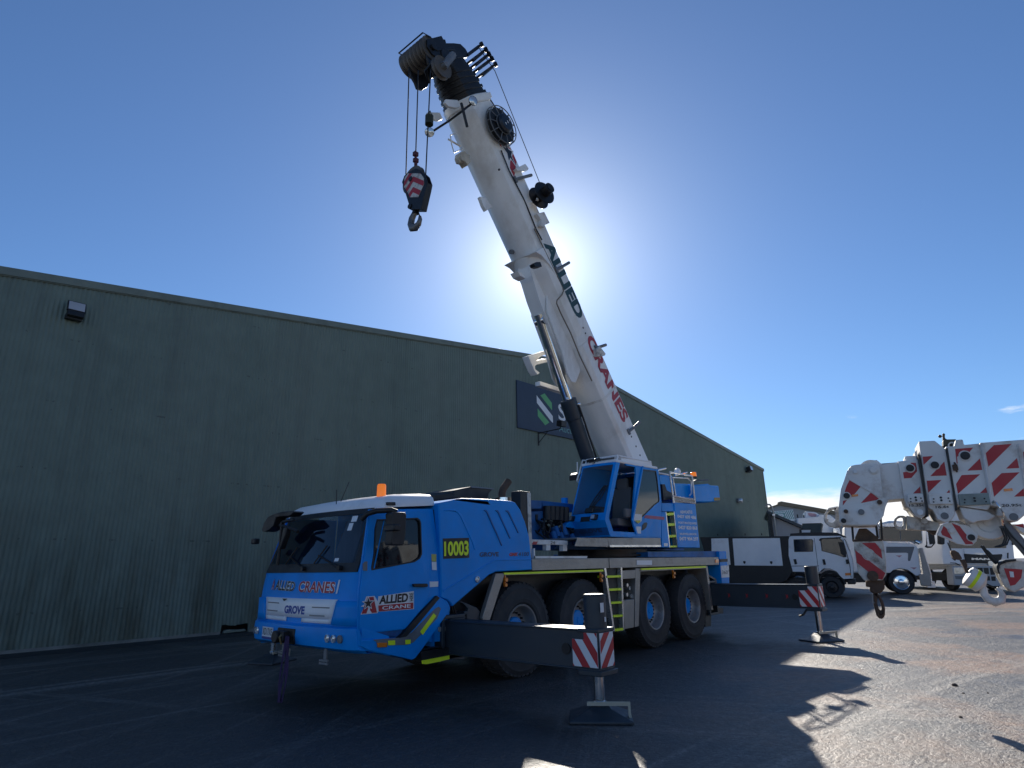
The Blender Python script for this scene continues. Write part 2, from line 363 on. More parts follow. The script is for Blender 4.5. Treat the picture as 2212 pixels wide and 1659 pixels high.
def build(name, mb, m, parent=None, bev=0.0, smooth=35, label=None, kind=None, seg=2):
    off = root_of(parent).location if parent else Vector((0, 0, 0))
    me = bpy.data.meshes.new(name)
    me.from_pydata([tuple(v - off) for v in mb.v], [], mb.f)
    bm = bmesh.new(); bm.from_mesh(me); bmesh.ops.remove_doubles(bm, verts=bm.verts, dist=1e-5)
    bmesh.ops.recalc_face_normals(bm, faces=bm.faces); bm.to_mesh(me); bm.free()
    me.materials.append(M[m] if isinstance(m, str) else m)
    if smooth:
        for p in me.polygons: p.use_smooth = True
        me.set_sharp_from_angle(angle=math.radians(smooth))
    o = bpy.data.objects.new(name, me); COL.objects.link(o)
    if parent: o.parent = parent
    if bev:
        md = o.modifiers.new('bevel', 'BEVEL'); md.width = bev; md.segments = seg; md.limit_method = 'ANGLE'; md.angle_limit = math.radians(40)
    if label: o['label'] = label
    if kind: o['kind'] = kind
    return o
def thing(name, label, cat, loc, group=None):
    o = bpy.data.objects.new(name, None); COL.objects.link(o); o.location = loc; o.empty_display_size = 0.3
    o['label'] = label; o['category'] = cat
    if group: o['group'] = group
    return o
def tag(o, label=None, cat=None, group=None, kind=None):
    for k, v in (('label', label), ('category', cat), ('group', group), ('kind', kind)):
        if v: o[k] = v
    return o
def copy_tree(o, parent=None, delta=None):
    c = o.copy(); COL.objects.link(c); c.parent = parent
    if delta is not None: c.location = o.location + delta
    for ch in list(o.children): copy_tree(ch, c)
    return c
def clip(poly, nx, ny, d):                          # keep nx*x + ny*y <= d
    out = []
    for i in range(len(poly)):
        a, b = poly[i], poly[(i + 1) % len(poly)]
        da = nx * a[0] + ny * a[1] - d; db = nx * b[0] + ny * b[1] - d
        if da <= 0: out.append(a)
        if da * db < 0:
            t = da / (da - db); out.append((a[0] + (b[0] - a[0]) * t, a[1] + (b[1] - a[1]) * t))
    return out
def stripes(poly, ang, width, phase, fr, o, mb=None):
    mb = mb or MB(); nx, ny = math.cos(ang), math.sin(ang)
    ds = [nx * a + ny * b for a, b in poly]; k = math.floor((min(ds) - phase) / (2 * width))
    while phase + k * 2 * width < max(ds):
        lo = phase + k * 2 * width; p = clip(clip(poly, nx, ny, lo + width), -nx, -ny, -lo)
        if len(p) >= 3: mb.sheet(p, fr, o)
        k += 1
    return mb
def rect(a0, a1, b0, b1): return [(a0, b0), (a1, b0), (a1, b1), (a0, b1)]
def rrect(a0, a1, b0, b1, r, n=4):
    o = []
    for cx, cy, s in ((a1 - r, b1 - r, 0), (a0 + r, b1 - r, 1), (a0 + r, b0 + r, 2), (a1 - r, b0 + r, 3)):
        for i in range(n + 1):
            t = math.pi / 2 * (s + i / n); o.append((cx + r * math.cos(t), cy + r * math.sin(t)))
    return o
def circ(a, b, r, n=20, sq=1.0): return [(a + r * math.cos(2 * math.pi * i / n), b + r * sq * math.sin(2 * math.pi * i / n)) for i in range(n)]
def text(s, fr, o, quad, m, parent, bold=0.0, shear=0.0, name='lettering', grow=0.0):
    """flat lettering stretched over quad = (bottom-left, bottom-right, top-right, top-left) on a plane frame"""
    cu_ = bpy.data.curves.new('t', 'FONT'); cu_.body = s; cu_.size = 1.0; cu_.shear = shear; cu_.offset = bold; cu_.resolution_u = 3
    ob = bpy.data.objects.new('t', cu_); COL.objects.link(ob)
    bpy.context.view_layer.update()
    me = bpy.data.meshes.new_from_object(ob.evaluated_get(bpy.context.evaluated_depsgraph_get()))
    bpy.data.objects.remove(ob); bpy.data.curves.remove(cu_)
    vs = [v.co for v in me.vertices]; x0 = min(v.x for v in vs); x1 = max(v.x for v in vs); y0 = min(v.y for v in vs); y1 = max(v.y for v in vs)
    bl, br, tr, tl = [Vector((q[0], q[1])) for q in quad]; mb = MB()
    pts = []
    for v in vs:
        u = (v.x - x0) / (x1 - x0) * (1 + 2 * grow) - grow; w = (v.y - y0) / (y1 - y0) * (1 + 2 * grow) - grow
        p = (bl * (1 - u) + br * u) * (1 - w) + (tl * (1 - u) + tr * u) * w
        pts.append(fr(p.x, p.y, o) if not callable(o) else fr(p.x, p.y, o(p.x, p.y)))
    mb.add(pts, [tuple(p.vertices) for p in me.polygons]); bpy.data.meshes.remove(me)
    return build(name, mb, m, parent, smooth=0)
def in_quad(poly, quad):
    bl, br, tr, tl = [Vector((q[0], q[1])) for q in quad]; r = []
    for u, w in poly:
        p = (bl * (1 - u) + br * u) * (1 - w) + (tl * (1 - u) + tr * u) * w; r.append((p.x, p.y))
    return r

# ------------------------------------------------------------------ the yard
g = MB(); g.add([(-250, -250, 0), (400, -250, 0), (400, 400, 0), (-250, 400, 0)], [(0, 1, 2, 3)])
tag(build('ground', g, 'ground', smooth=0), kind='structure')
g = MB(); g.add([(-120, -14, 0.004), (120, -14, 0.004), (120, -27, 0.004), (-120, -27, 0.004)], [(0, 1, 2, 3)])
tag(build('added_road', g, mat('pale_concrete_bounce', (0.30, 0.285, 0.26), 0.9, var=0.15, scale=0.6, dirt=(0.16, 0.15, 0.13), dscale=0.4, damt=0.4), smooth=0), kind='structure')  # unseen pale strip, added to bounce light onto the sides facing the camera
g = MB(); g.add([(-120, -27.2, 0.004), (120, -27.2, 0.004), (120, -80, 0.004), (-120, -80, 0.004)], [(0, 1, 2, 3)])
tag(build('added_verge', g, mat('dry_grass_bounce', (0.16, 0.15, 0.07), 0.95, var=0.3, scale=2), smooth=0), kind='structure')  # unseen grass strip, added with it to bounce more light back
g = MB(); n = 60
for i in range(n + 1):
    l = -6 + 53 * i / n
    g.v += [FW(l, 0.004, 0.02), FW(l, 0.004, 0.95 + 0.22 * noise.noise((l * 0.7, 0, 0)) + 0.1 * noise.noise((l * 2.3, 4, 0)))]
g.f = [(2 * i, 2 * i + 1, 2 * i + 3, 2 * i + 2) for i in range(n)]
M['gutterdirt'] = mat('damp_gutter_dirt', (0.022, 0.022, 0.02), 0.9, var=0.3, scale=4, bump=0.6)
tag(build('gutter_strip', g, 'gutterdirt', smooth=0), kind='structure')

# ------------------------------------------------------------------ warehouse
L0, L1, LR = 0.35, 46.15, 23.4
def roof_z(l): return 11.02 - (LR - l) * 0.1262 if l < LR else 11.02 - (l - LR) * 0.1328
wh = thing('warehouse', 'long green corrugated steel warehouse with a low gable behind the blue crane', 'warehouse', (LR, 9.0, 0))
w = MB(); cols = []
pitch_r = 0.098; per = 5; nr = int((L1 - L0) / pitch_r)
gap0, gap1 = 7.80, 8.52
for i in range(nr * per + 1):
    l = L0 + i * pitch_r / per
    o = 0.014 * math.cos(2 * math.pi * (i % per) / per)
    b = 0.0
    if gap0 < l < gap1: b = 0.185 + 0.05 * abs(noise.noise((l * 6, 1, 0))) + 0.04 * (1 - min(l - gap0, gap1 - l) / 0.36)
    cols.append((l, o, b))
vs = []
for l, o, b in cols: vs += [FW(l, b, o), FW(l, roof_z(l) - 0.05, o)]
w.add(vs, [(2 * i, 2 * i + 2, 2 * i + 3, 2 * i + 1) for i in range(len(cols) - 1)])
build('front_wall', w, 'cladding', wh, smooth=80)
w = MB()
for (a, r) in ((L0, 0.02), (L1, 0.0)):
    pts = []
    for i in range(330): pts.append((i * 0.12, 0.012 * (-1) ** i))
    vs = []
    for d, o in pts:
        p = FW(a + (o if a > LR else -o), 0, -d - 0.03); vs += [p, p + Vector((0, 0, roof_z(a) - 0.06))]
    w.add(vs, [(2 * i, 2 * i + 2, 2 * i + 3, 2 * i + 1) for i in range(len(pts) - 1)])
build('side_wall', w, 'cladding', wh, smooth=0)
w = MB(); w.add([FW(L0, 0, -39.5), FW(L1, 0, -39.5), FW(L1, roof_z(L1), -39.5), FW(LR, 11, -39.5), FW(L0, roof_z(L0), -39.5)], [(0, 1, 2, 3, 4)])
build('rear_wall', w, 'cladding', wh, smooth=0)
for nm, a, c in (('left', L0 - 0.08, LR), ('right', LR, L1 + 0.12)):
    w = MB()
    vs = [FW(l, roof_z(min(max(l, L0), L1)) + dz, o) for l in (a, c) for o in (0.05, -40) for dz in (-0.05, 0.02)]
    w.add(vs, [(0, 1, 3, 2), (4, 6, 7, 5), (0, 4, 5, 1), (2, 3, 7, 6), (1, 5, 7, 3), (0, 2, 6, 4)])
    build('roof', w, 'flashing', wh, smooth=0)
def barge(a, c):
    w = MB(); nseg = int(abs(c - a) / 5.6) + 1
    for k in range(nseg):
        p, q = a + (c - a) * k / nseg, a + (c - a) * (k + 1) / nseg
        q2 = q + 0.06 if c > a else q - 0.06
        up_ = 0.0 if k % 2 else 0.003
        w.fbox(lambda l, b, o: FW(l, roof_z(l) + b, o + up_), p, q2, -0.16, 0.035, 0.022, 0.06)
        w.fbox(lambda l, b, o: FW(l, roof_z(l) + b, o + up_), p, q2, -0.185, -0.16, 0.022, 0.035)
    build('barge_flashing', w, 'flashing', wh, bev=0.006)
barge(LR, L0 - 0.1); barge(LR, L1 + 0.1)
w = MB(); w.fbox(FW, L1 - 0.06, L1 + 0.03, 0, roof_z(L1) - 0.1, 0.013, 0.03); w.fbox(FW, L1 + 0.012, L1 + 0.03, 0, roof_z(L1) - 0.1, -0.06, 0.03)
build('corner_flashing', w, 'flashing', wh)
w = MB(); w.fbox(FW, L0, gap0 - 0.02, 0.0, 0.07, 0.016, 0.05); w.fbox(FW, gap1 + 0.02, L1, 0.0, 0.07, 0.016, 0.05)
build('base_kerb', w, mat('dusty_concrete', (0.22, 0.22, 0.20), 0.9, var=0.2, scale=3, dirt=(0.07, 0.075, 0.06), damt=0.6), wh)
w = MB(); w.prism([(7.86, 0.02), (8.48, 0.03), (8.44, 0.085), (8.30, 0.075), (7.98, 0.10), (7.9, 0.08)], FW, -0.06, 0.01)
build('torn_sheet_edge', w, 'flashing', wh)
w = MB(); w.sheet(rect(gap0 - 0.3, gap1 + 0.3, 0, 0.6), FW, -0.35)
build('dark_backing', w, 'black', wh, smooth=0)  # black sheet paints the unlit inside seen through the gap

# sign board on the gable
sb = thing('sign_board', 'navy sign board with green and white stripe logo on the green warehouse wall', 'sign', FW(23.4, 7.15, 0.05))
w = MB(); w.fbox(FW, 19.36, 27.6, 7.145, 9.25, 0.025, 0.075); build('board', w, 'signnavy', sb, bev=0.008)
def logo_part(pts, m, nm): 
    w = MB(); w.sheet(pts, FW, 0.079); build(nm, w, m, sb, smooth=0)
logo_part([(20.66, 8.80), (20.76, 8.72), (21.75, 8.02), (21.75, 7.70), (21.62, 7.76), (20.66, 8.45)], 'print_white', 'white_stripe')
logo_part([(20.92, 8.84), (21.22, 8.99), (21.72, 8.63), (21.72, 8.28), (21.60, 8.36)], 'signgreen', 'green_stripe')
logo_part([(20.70, 8.20), (21.49, 7.69), (21.19, 7.51), (20.70, 7.85)], 'signgreen', 'green_stripe')
text('Slattery', FW, 0.079, ((22.17, 7.66), (26.45, 7.66), (26.45, 8.72), (22.17, 8.72)), 'print_white', sb, bold=0.012)
text('Auctions & Valuations', FW, 0.079, ((22.18, 7.38), (26.45, 7.38), (26.45, 7.70), (22.18, 7.70)), 'signteal', sb)
for k, (la, label) in enumerate(((20.76, 'black lamp on a bracket arm below the stripe logo of the navy sign'), (23.75, 'black lamp on a bracket arm beside the crane boom, under the navy sign'))):
    t = thing('sign_lamp', label, 'lamp', FW(la, 6.55, 0.02), 'lamps lighting the navy sign')
    w = MB(); w.fbox(FW, la - 0.03, la + 0.03, 6.55, 7.13, 0.02, 0.05)
    w.tube([FW(la, 7.10, 0.05), FW(la + 0.02, 7.12, 1.25)], 0.022); w.tube([FW(la, 6.68, 0.05), FW(la + 0.01, 7.10, 0.55)], 0.016)
    build('bracket', w, 'blacksteel', t)
    w = MB(); w.tube([FW(la + 0.02, 7.12, 1.22), FW(la + 0.02, 7.22, 1.30)], 0.02)
    w.prism([(1.16, 7.22), (1.44, 7.18), (1.46, 7.42), (1.20, 7.46)], lambda a, b, o: FW(la + o, b, a), -0.15, 0.19)
    build('lamp_head', w, 'black', t, bev=0.01)
# flood lights
t = thing('floodlight', 'large square floodlight with pale lens high at the left end of the green wall', 'floodlight', FW(3.43, 7.5, 0.02), 'floodlights on the warehouse wall')
def FL(a, b, o): return FW(3.44 + a, 7.66 + b * 0.97 + o * 0.22, 0.20 + o - b * 0.25)
w = MB(); w.fbox(FL, -0.19, 0.19, -0.03, 0.24, -0.05, 0.02); build('housing', w, 'black', t, bev=0.012)
w = MB(); w.fbox(FL, -0.165, 0.165, -0.005, 0.215, 0.021, 0.028); build('lens', w, mat('frosted_lens', (0.42, 0.43, 0.46), 0.35), t)
w = MB(); w.fbox(FL, -0.17, 0.17, -0.17, -0.035, -0.10, 0.03); w.fbox(FW, 3.26, 3.60, 7.44, 7.56, 0.015, 0.16); build('driver_box', w, 'black', t, bev=0.01)
t = thing('floodlight', 'small black floodlight high at the right end of the green wall', 'floodlight', FW(43.1, 7.4, 0.02), 'floodlights on the warehouse wall')
w = MB(); w.fbox(FW, 42.95, 43.25, 7.45, 7.55, 0.01, 0.3); w.prism([(0.16, 7.42), (0.42, 7.55), (0.36, 7.86), (0.12, 7.76)], lambda a, b, o: FW(43.1 + o, b, a), -0.22, 0.22); build('housing', w, 'black', t, bev=0.02)
w = MB(); w.prism([(0.43, 7.57), (0.45, 7.58), (0.39, 7.84), (0.37, 7.83)], lambda a, b, o: FW(43.1 + o, b, a), -0.18, 0.18); build('lens', w, 'lamp', t)
t = thing('wall_lamp', 'small round bulkhead lamp on the green wall under the right floodlight', 'lamp', FW(40.95, 5.3, 0.02))
w = MB(); w.cyl(FW(40.95, 5.37, 0.01), FW(40.95, 5.37, 0.16), 0.15); build('base', w, 'midgrey', t, bev=0.01)
w = MB(); w.lathe([(0.17, 0), (0.17, 0.10), (0.12, 0.19), (0.001, 0.23)], FW(41.02, 5.37, 0.15), WNRM, 18); build('lens', w, 'lamp', t)

# ------------------------------------------------------------------ background yard: grey shed, downpipe, lean-to
BGP = (66.614,13.17,0.366,-0.929); FBG = vframe(*BGP)
sh = thing('grey_shed', 'pale grey gabled shed with a green striped sign beyond the warehouse corner', 'shed', FBG(0, 0, 0))
gab = [(-5.6, 0), (5.2, 0), (5.2, 5.55), (-1.0, 7.02), (-5.6, 5.75)]
w = MB(); w.prism(gab, FBG, -0.02, -14); build('wall', w, 'palewall', sh, smooth=0)
w = MB(); w.prism([(-1.35, 6.93), (5.5, 5.35), (5.5, 5.68), (-1.0, 7.28), (-1.35, 7.2)], FBG, 0.2, -14.2); build('roof', w, 'roofbrown', sh, bev=0.03)
w = MB(); w.prism([(-1.36, 6.86), (-5.9, 5.55), (-5.9, 5.7), (-1.36, 7.0)], FBG, 0.2, -14.2); build('roof', w, 'roofbrown', sh)
w = MB(); w.prism([(-2.6, 5.02), (0.02, 5.2), (0.0, 6.42), (-2.6, 6.28)], FBG, 0.0, 0.06); build('sign_panel', w, 'print_white', sh, smooth=0)
hat = stripes([(-0.85, 5.42), (-0.02, 5.48), (-0.02, 6.38), (-0.75, 6.33)], math.radians(-32), 0.085, 0.0, FBG, 0.066)
hat2 = stripes([(-2.55, 6.1), (-0.8, 6.18), (-0.72, 6.33), (-2.55, 6.25)], math.radians(-32), 0.06, 0.0, FBG, 0.066, hat)
build('green_stripes', hat2, 'signteal', sh, smooth=0)
w = MB(); w.sheet([(-2.58, 5.38), (-0.88, 5.44), (-0.80, 6.10), (-2.58, 6.05)], FBG, 0.064); build('sign_field', w, 'signteal', sh, smooth=0)
text('SWP', FBG, 0.07, ((-2.45, 5.46), (-0.92, 5.52), (-0.92, 6.04), (-2.45, 5.98)), 'print_white', sh, bold=0.06)
w = MB(); w.sheet([(-1.7, 5.1), (-0.1, 5.22), (-0.1, 5.32), (-1.7, 5.2)], FBG, 0.066); build('sign_line', w, 'midgrey', sh, smooth=0)
BTP = (36.276,2.488,0.366,-0.929); FBT = vframe(*BTP)
t = thing('downpipe', 'pale hooked drainage pipe standing at the right corner of the green warehouse', 'pipe', FBT(-2.2, 0, 0.2))
w = MB(); w.tube([FBT(-2.52, 4.40, 0.2), FBT(-2.42, 4.52, 0.2), FBT(-2.28, 4.50, 0.2), FBT(-2.19, 4.36, 0.2), FBT(-2.15, 4.1, 0.2), FBT(-2.15, 0, 0.2)], 0.05); build('pipe', w, mat('galvanised_pipe', (0.42, 0.38, 0.33), 0.5, metal=0.3), t)
w = MB(); w.fbox(FBT, -2.22, -2.08, 3.9, 3.98, 0.12, 0.28); build('clamp', w, 'alubright', t)
t = thing('lean_to', 'grey lean-to with a dark sloping fascia between the warehouse corner and the trucks', 'shed', FBT(-1, 0, -2))
w = MB(); w.prism([(-2.3, 0), (0.6, 0), (0.6, 2.45), (-2.3, 3.95)], FBT, -0.3, -6); build('wall', w, 'palewall', t, smooth=0)
w = MB(); w.prism([(-2.45, 4.06), (0.7, 2.40), (0.7, 2.56), (-2.45, 4.22)], FBT, -6.2, 0.0); build('fascia', w, 'darkgrey', t)
w = MB(); w.fbox(FBT, -2.43, -2.27, 0, 4.0, -0.2, 0.0); build('post', w, 'black', t)

# ------------------------------------------------------------------ the blue mobile crane (nose to the left, boom raised)
crane = thing('mobile_crane', 'blue four axle mobile crane with raised white boom parked beside the green warehouse', 'crane', (9.6, 0, 0))
YS = -1.27
# --- driver's cab
def lerp_tab(tab, z):
    if z <= tab[0][0]: return tab[0][1:]
    for a, b in zip(tab, tab[1:]):
        if z <= b[0]:
            t = (z - a[0]) / (b[0] - a[0]); return tuple(p + (q - p) * t for p, q in zip(a[1:], b[1:]))
    return tab[-1][1:]
CABT = [(0.60, 1.20, 4.66, 4.58, 1.05, 4.47), (0.93, 1.235, 4.62, 4.54, 1.06, 4.455), (1.25, 1.24, 4.62, 4.555, 1.09, 4.47), (1.53, 1.24, 4.64, 4.60, 1.09, 4.53), (2.32, 1.18, 4.85, 4.85, 0.93, 4.76), (2.46, 1.14, 4.93, 4.93, 0.88, 4.84)]
def front_x(y, z):
    w, xs, xc, yc, c0 = lerp_tab(CABT, z); y = abs(y)
    if y <= yc: return c0 + (xc - c0) * (y / yc) ** 2
    return xc + (xs + 0.06 - xc) * min(1, (y - yc) / (w - yc)) ** 1.5
def side_y(z): return lerp_tab(CABT, z)[0]
def FC(a, b, o): return Vector((front_x(a, b) - o, -a, b))       # cab front: a runs from the far side to the near side
def FS(a, b, o): return Vector((a, -side_y(b) - o, b))           # cab near side: (x, z), o outwards
def frontgrid(mb, z0, z1, ylo, yhi, o, ny=16, nz=3):
    vs = []
    for j in range(nz + 1):
        z = z0 + (z1 - z0) * j / nz
        ya = ylo(z) if callable(ylo) else ylo; yb = yhi(z) if callable(yhi) else yhi
        for i in range(ny + 1): vs.append(FC(ya + (yb - ya) * i / ny, z, o))
    fs = [(j * (ny + 1) + i, j * (ny + 1) + i + 1, (j + 1) * (ny + 1) + i + 1, (j + 1) * (ny + 1) + i) for j in range(nz) for i in range(ny)]
    return mb.add(vs, fs)
c = MB(); frontgrid(c, 0.9, 1.55, lambda z: -side_y(z), lambda z: side_y(z), 0.0, 24, 6)
# far side, rear wall, floor
c.add([(front_x(1.2, 0.9) + .03, 1.235, 0.6), (5.76, 1.235, 0.6), (5.76, 1.18, 2.33), (front_x(1.1, 2.3) + 0.02, 1.18, 2.33), (front_x(1.2, 1.55), 1.24, 1.53)], [(0, 1, 2, 3, 4)])
c.add([(5.76, -1.225, 0.6), (5.76, 1.235, 0.6), (5.76, 1.13, 2.42), (5.76, -1.13, 2.42)], [(0, 1, 2, 3)])
c.add([(4.6, -1.2, 0.95), (5.76, -1.2, 0.95), (5.76, 1.2, 0.95), (4.6, 1.2, 0.95)], [(0, 1, 2, 3)])
for s in (-1, 1):                                                  # A pillars
    vs = []
    for k in range(6):
        z = 1.53 + 0.82 * k / 5; w = side_y(z)
        for y in (w, w - 0.03, w - 0.13): vs.append((front_x(y, z) + (0.045 if y == w else 0.0), s * y, z))
    c.add(vs, [(3 * k + j, 3 * k + j + 1, 3 * k + j + 4, 3 * k + j + 3) for k in range(5) for j in range(2)])
win = [(4.784,2.174),(5.439,2.221),(5.482,2.196),(5.498,2.151),(5.501,1.754),(5.467,1.701),(5.376,1.656),(4.705,1.566),(4.699,1.601),(4.734,1.762),(4.749,2.058)]
side = [(4.682,2.292),(5.734,2.357),(5.812,1.762),(5.828,1.216),(5.18,0.766),(4.614,0.788),(4.568,0.926),(4.545,1.292),(4.564,1.556)]
c.prism(side, FS, -0.03, 0.0, [win])
cab = build('carrier_cab', c, 'blue', crane, smooth=30)
c = MB(); c.prism([(4.687,2.285),(5.534,2.308),(5.584,2.27),(5.639,1.285),(5.579,1.135),(5.273,0.877),(5.241,0.856),(4.602,0.867),(4.57,0.949),(4.551,1.292),(4.572,1.555)], FS, 0.001, 0.017, [win])
door = build('cab_door', c, 'blue', crane, bev=0.005)
c = MB(); c.prism(win, FS, -0.012, -0.006); build('side_window', c, 'darkglass', door)
c = MB(); inner = [(a + (sum(q[0] for q in win) / len(win) - a) * 0.045, b + (sum(q[1] for q in win) / len(win) - b) * 0.055) for a, b in win]
c.prism(win, FS, -0.004, 0.022, [inner]); build('window_seal', c, 'black', door)
c = MB(); c.prism([(5.322,1.386),(5.367,1.391),(5.551,1.385),(5.568,1.368),(5.559,1.344),(5.345,1.352)], FS, 0.02, 0.06); build('door_handle', c, 'black', door, bev=0.008)
c = MB(); c.prism([(4.572,1.642),(4.6,1.669),(4.634,1.67),(4.632,1.562),(4.576,1.568)], FS, 0.018, 0.03); build('mirror_mount', c, 'midgrey', door)
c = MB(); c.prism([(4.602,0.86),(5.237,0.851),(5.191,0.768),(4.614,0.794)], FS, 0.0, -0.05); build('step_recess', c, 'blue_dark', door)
# badge on the door
lq = [(4.573,1.074),(5.375,1.073),(5.363,1.301),(4.567,1.284)]
def badge(poly, m, o, nm):
    b_ = MB(); b_.sheet(in_quad(poly, lq), FS, o); build(nm, b_, m, door, smooth=0)
badge([(0, 0), (0.30, 0), (0.31, 0.07), (1, 0.05), (1.0, 1), (0.31, 0.88), (0.30, 0.62), (0.24, 0.92), (0.09, 0.92), (0.06, 0.66), (0.08, 0.55), (0.0, 0.42), (0.06, 0.38)], 'print_white', 0.020, 'badge_backing')
badge([(0.015, 0.03), (0.10, 0.03), (0.13, 0.30), (0.10, 0.42), (0.18, 0.55), (0.16, 0.20), (0.20, 0.03), (0.29, 0.03), (0.22, 0.88), (0.11, 0.88)], 'print_red', 0.022, 'badge_letter')
star = [(0.125 + (0.105 if i % 2 == 0 else 0.042) * math.sin(i * math.pi / 5) * 0.85, 0.56 + (0.30 if i % 2 == 0 else 0.12) * math.cos(i * math.pi / 5)) for i in range(10)]
badge([(0.125 + (a - 0.125) * 1.35, 0.56 + (b - 0.56) * 1.35) for a, b in star], 'print_white', 0.024, 'badge_star_edge')
badge(star, 'print_black', 0.026, 'badge_star')
badge([(0.32, 0.08), (0.985, 0.08), (0.985, 0.40), (0.31, 0.40)], 'print_red', 0.022, 'badge_bar')
text('ALLIED', FS, 0.023, in_quad([(0.32, 0.46), (0.88, 0.46), (0.88, 0.93), (0.32, 0.90)], lq), 'print_black', door, bold=0.04, shear=0.1)
text('CRANE', FS, 0.025, in_quad([(0.38, 0.15), (0.93, 0.15), (0.93, 0.34), (0.38, 0.34)], lq), 'print_white', door, bold=0.02)
text('HIRE', FS, 0.023, in_quad([(0.985, 0.48), (0.985, 0.92), (0.91, 0.92), (0.91, 0.48)], lq), 'print_black', door, bold=0.02)
# stickers behind the door
for pts, m in (([(1384,703),(1420,705),(1418,760),(1384,757)], 'yellow'), ([(1384,760),(1418,762),(1418,820),(1384,818)], 'reflwhite'), ([(1366,903),(1428,902),(1428,940),(1366,944)], 'reflwhite')):
    pass
for pts, m in zip(([(5.675,1.756),(5.763,1.753),(5.76,1.655),(5.677,1.661)], [(5.677,1.656),(5.76,1.652),(5.762,1.549),(5.68,1.554)], [(5.64,1.408),(5.79,1.405),(5.791,1.339),(5.642,1.338)]), (mat('dull_yellow_label', (0.5, 0.48, 0.12), 0.5), 'reflwhite', 'reflwhite')):
    c = MB(); c.sheet(pts, FS, 0.004); build('sticker', c, m, cab, smooth=0)
c = MB(); c.prism([(5.73,2.341),(5.775,2.34),(5.842,1.762),(5.855,1.201),(5.813,1.207),(5.802,1.762)], FS, -0.4, -0.005); build('cab_gap_seal', c, 'black', crane)
# windscreen: black border and glass
c = MB(); ys = lambda z: side_y(z) - 0.135
outer = [(-ys(1.56), 1.555), (ys(1.56), 1.555), (ys(2.32) + 0.02, 2.33), (-ys(2.32) - 0.02, 2.33)]
def strip(y0f, y1f, z0, z1, ny, nz): frontgrid(c, z0, z1, y0f, y1f, 0.012, ny, nz)
strip(lambda z: -ys(z), lambda z: ys(z), 1.55, 1.66, 20, 2); strip(lambda z: -ys(z), lambda z: ys(z), 2.265, 2.335, 20, 1)
strip(lambda z: -ys(z), lambda z: -ys(z) + 0.085, 1.66, 2.265, 2, 5); strip(lambda z: ys(z) - 0.085, lambda z: ys(z), 1.66, 2.265, 2, 5)
ws = build('windscreen', c, 'black', crane, smooth=60)
c = MB(); frontgrid(c, 1.655, 2.27, lambda z: -ys(z) + 0.08, lambda z: ys(z) - 0.08, 0.008, 20, 6); build('glass_pane', c, 'glass', ws, smooth=60)
for a0, a1 in ((-0.45, 0.02), (0.28, 0.80)):
    c = MB(); c.tube([FC(a1, 1.60, 0.05), FC((a0 + a1) / 2 + .06, 1.66, 0.035), FC(a0, 1.76, 0.03)], 0.012, 6); c.tube([FC(a0 - 0.05, 1.66, 0.03), FC(a0 + 0.12, 1.88, 0.03)], 0.010, 6)
    c.cyl(FC(a1, 1.60, 0.0), FC(a1, 1.60, 0.06), 0.03); build('wiper', c, 'black', ws)
for a0, a1, b0, b1 in ((0.70, 0.80, 2.17, 2.245), (0.68, 0.76, 2.06, 2.155), (0.62, 0.70, 1.68, 1.72)):
    c = MB(); c.sheet(rect(a0, a1, b0, b1), FC, 0.012); build('windscreen_label', c, 'reflwhite', ws, smooth=0)
# cab interior
c = MB(); c.box(4.78, 5.02, -1.05, 1.05, 1.35, 1.60); c.box(4.95, 5.1, -0.95, -0.35, 1.5, 1.72); c.box(5.0, 5.72, -0.28, 0.28, 1.0, 1.35); build('dashboard', c, 'interior', crane, bev=0.04)
for y in (-0.72, 0.66):
    c = MB(); c.prism([(5.25, 1.30), (5.68, 1.26), (5.72, 1.40), (5.27, 1.46)], FY, y - 0.24, y + 0.24); c.prism([(5.60, 1.4), (5.72, 1.38), (5.74, 2.1), (5.66, 2.14)], FY, y - 0.23, y + 0.23); c.box(5.64, 5.74, y - 0.13, y + 0.13, 2.13, 2.3)
    build('driver_seat', c, 'seat', crane, bev=0.04)
c = MB(); q_ = [Vector((5.16, -0.70, 1.62)) + Vector((math.sin(t) * 0.10, math.cos(t) * 0.22, math.sin(t) * 0.19)) for t in [i * math.pi / 10 for i in range(20)]]
c.tube(q_, 0.016, 6, closed=True); c.tube([(5.14, -0.70, 1.60), (4.98, -0.70, 1.45)], 0.03, 6); build('steering_wheel', c, 'black', crane)
cq_ = [(-0.149,1.613),(-0.592,1.612),(-0.777,2.013),(-0.794,2.248),(-0.591,2.284),(-0.461,2.17),(-0.322,1.961),(-0.211,1.786)]
c = MB(); c.prism(cq_, FX, 4.86, 4.872); build('inner_sheet', c, mat('grey_blue_sheet', (0.17, 0.20, 0.27), 0.9, var=0.15, stretch=(1, 6, 0.4)), crane, smooth=30)  # pale grey-blue sheet behind the near half of the windscreen
# white roof cap
def ring(z, inset, dz):
    pts = []; w = side_y(z) - inset
    ysamp = [-w + 2 * w * i / 16 for i in range(17)]
    pts = [(front_x(y * (side_y(z) / w), z) + inset * 1.3, y) for y in ysamp] + [(5.755 - inset * 0.3, w), (5.755 - inset * 0.3, -w)]
    return [Vector((x, y, z + dz + 0.085 * (x - 4.85))) for x, y in pts]
c = MB(); c.loft([ring(2.325, 0.005, 0), ring(2.36, -0.006, 0.0), ring(2.43, 0.0, 0.0), ring(2.45, 0.05, 0.025), ring(2.45, 0.20, 0.055), ring(2.45, 0.5, 0.075)]); build('roof_cap', c, 'white', crane, smooth=40)
c = MB(); c.prism([(4.939,2.398),(5.075,2.406),(5.081,2.364),(4.945,2.357)], FY, -1.20, -1.12); build('marker_lamp', c, 'black', crane, bev=0.01)
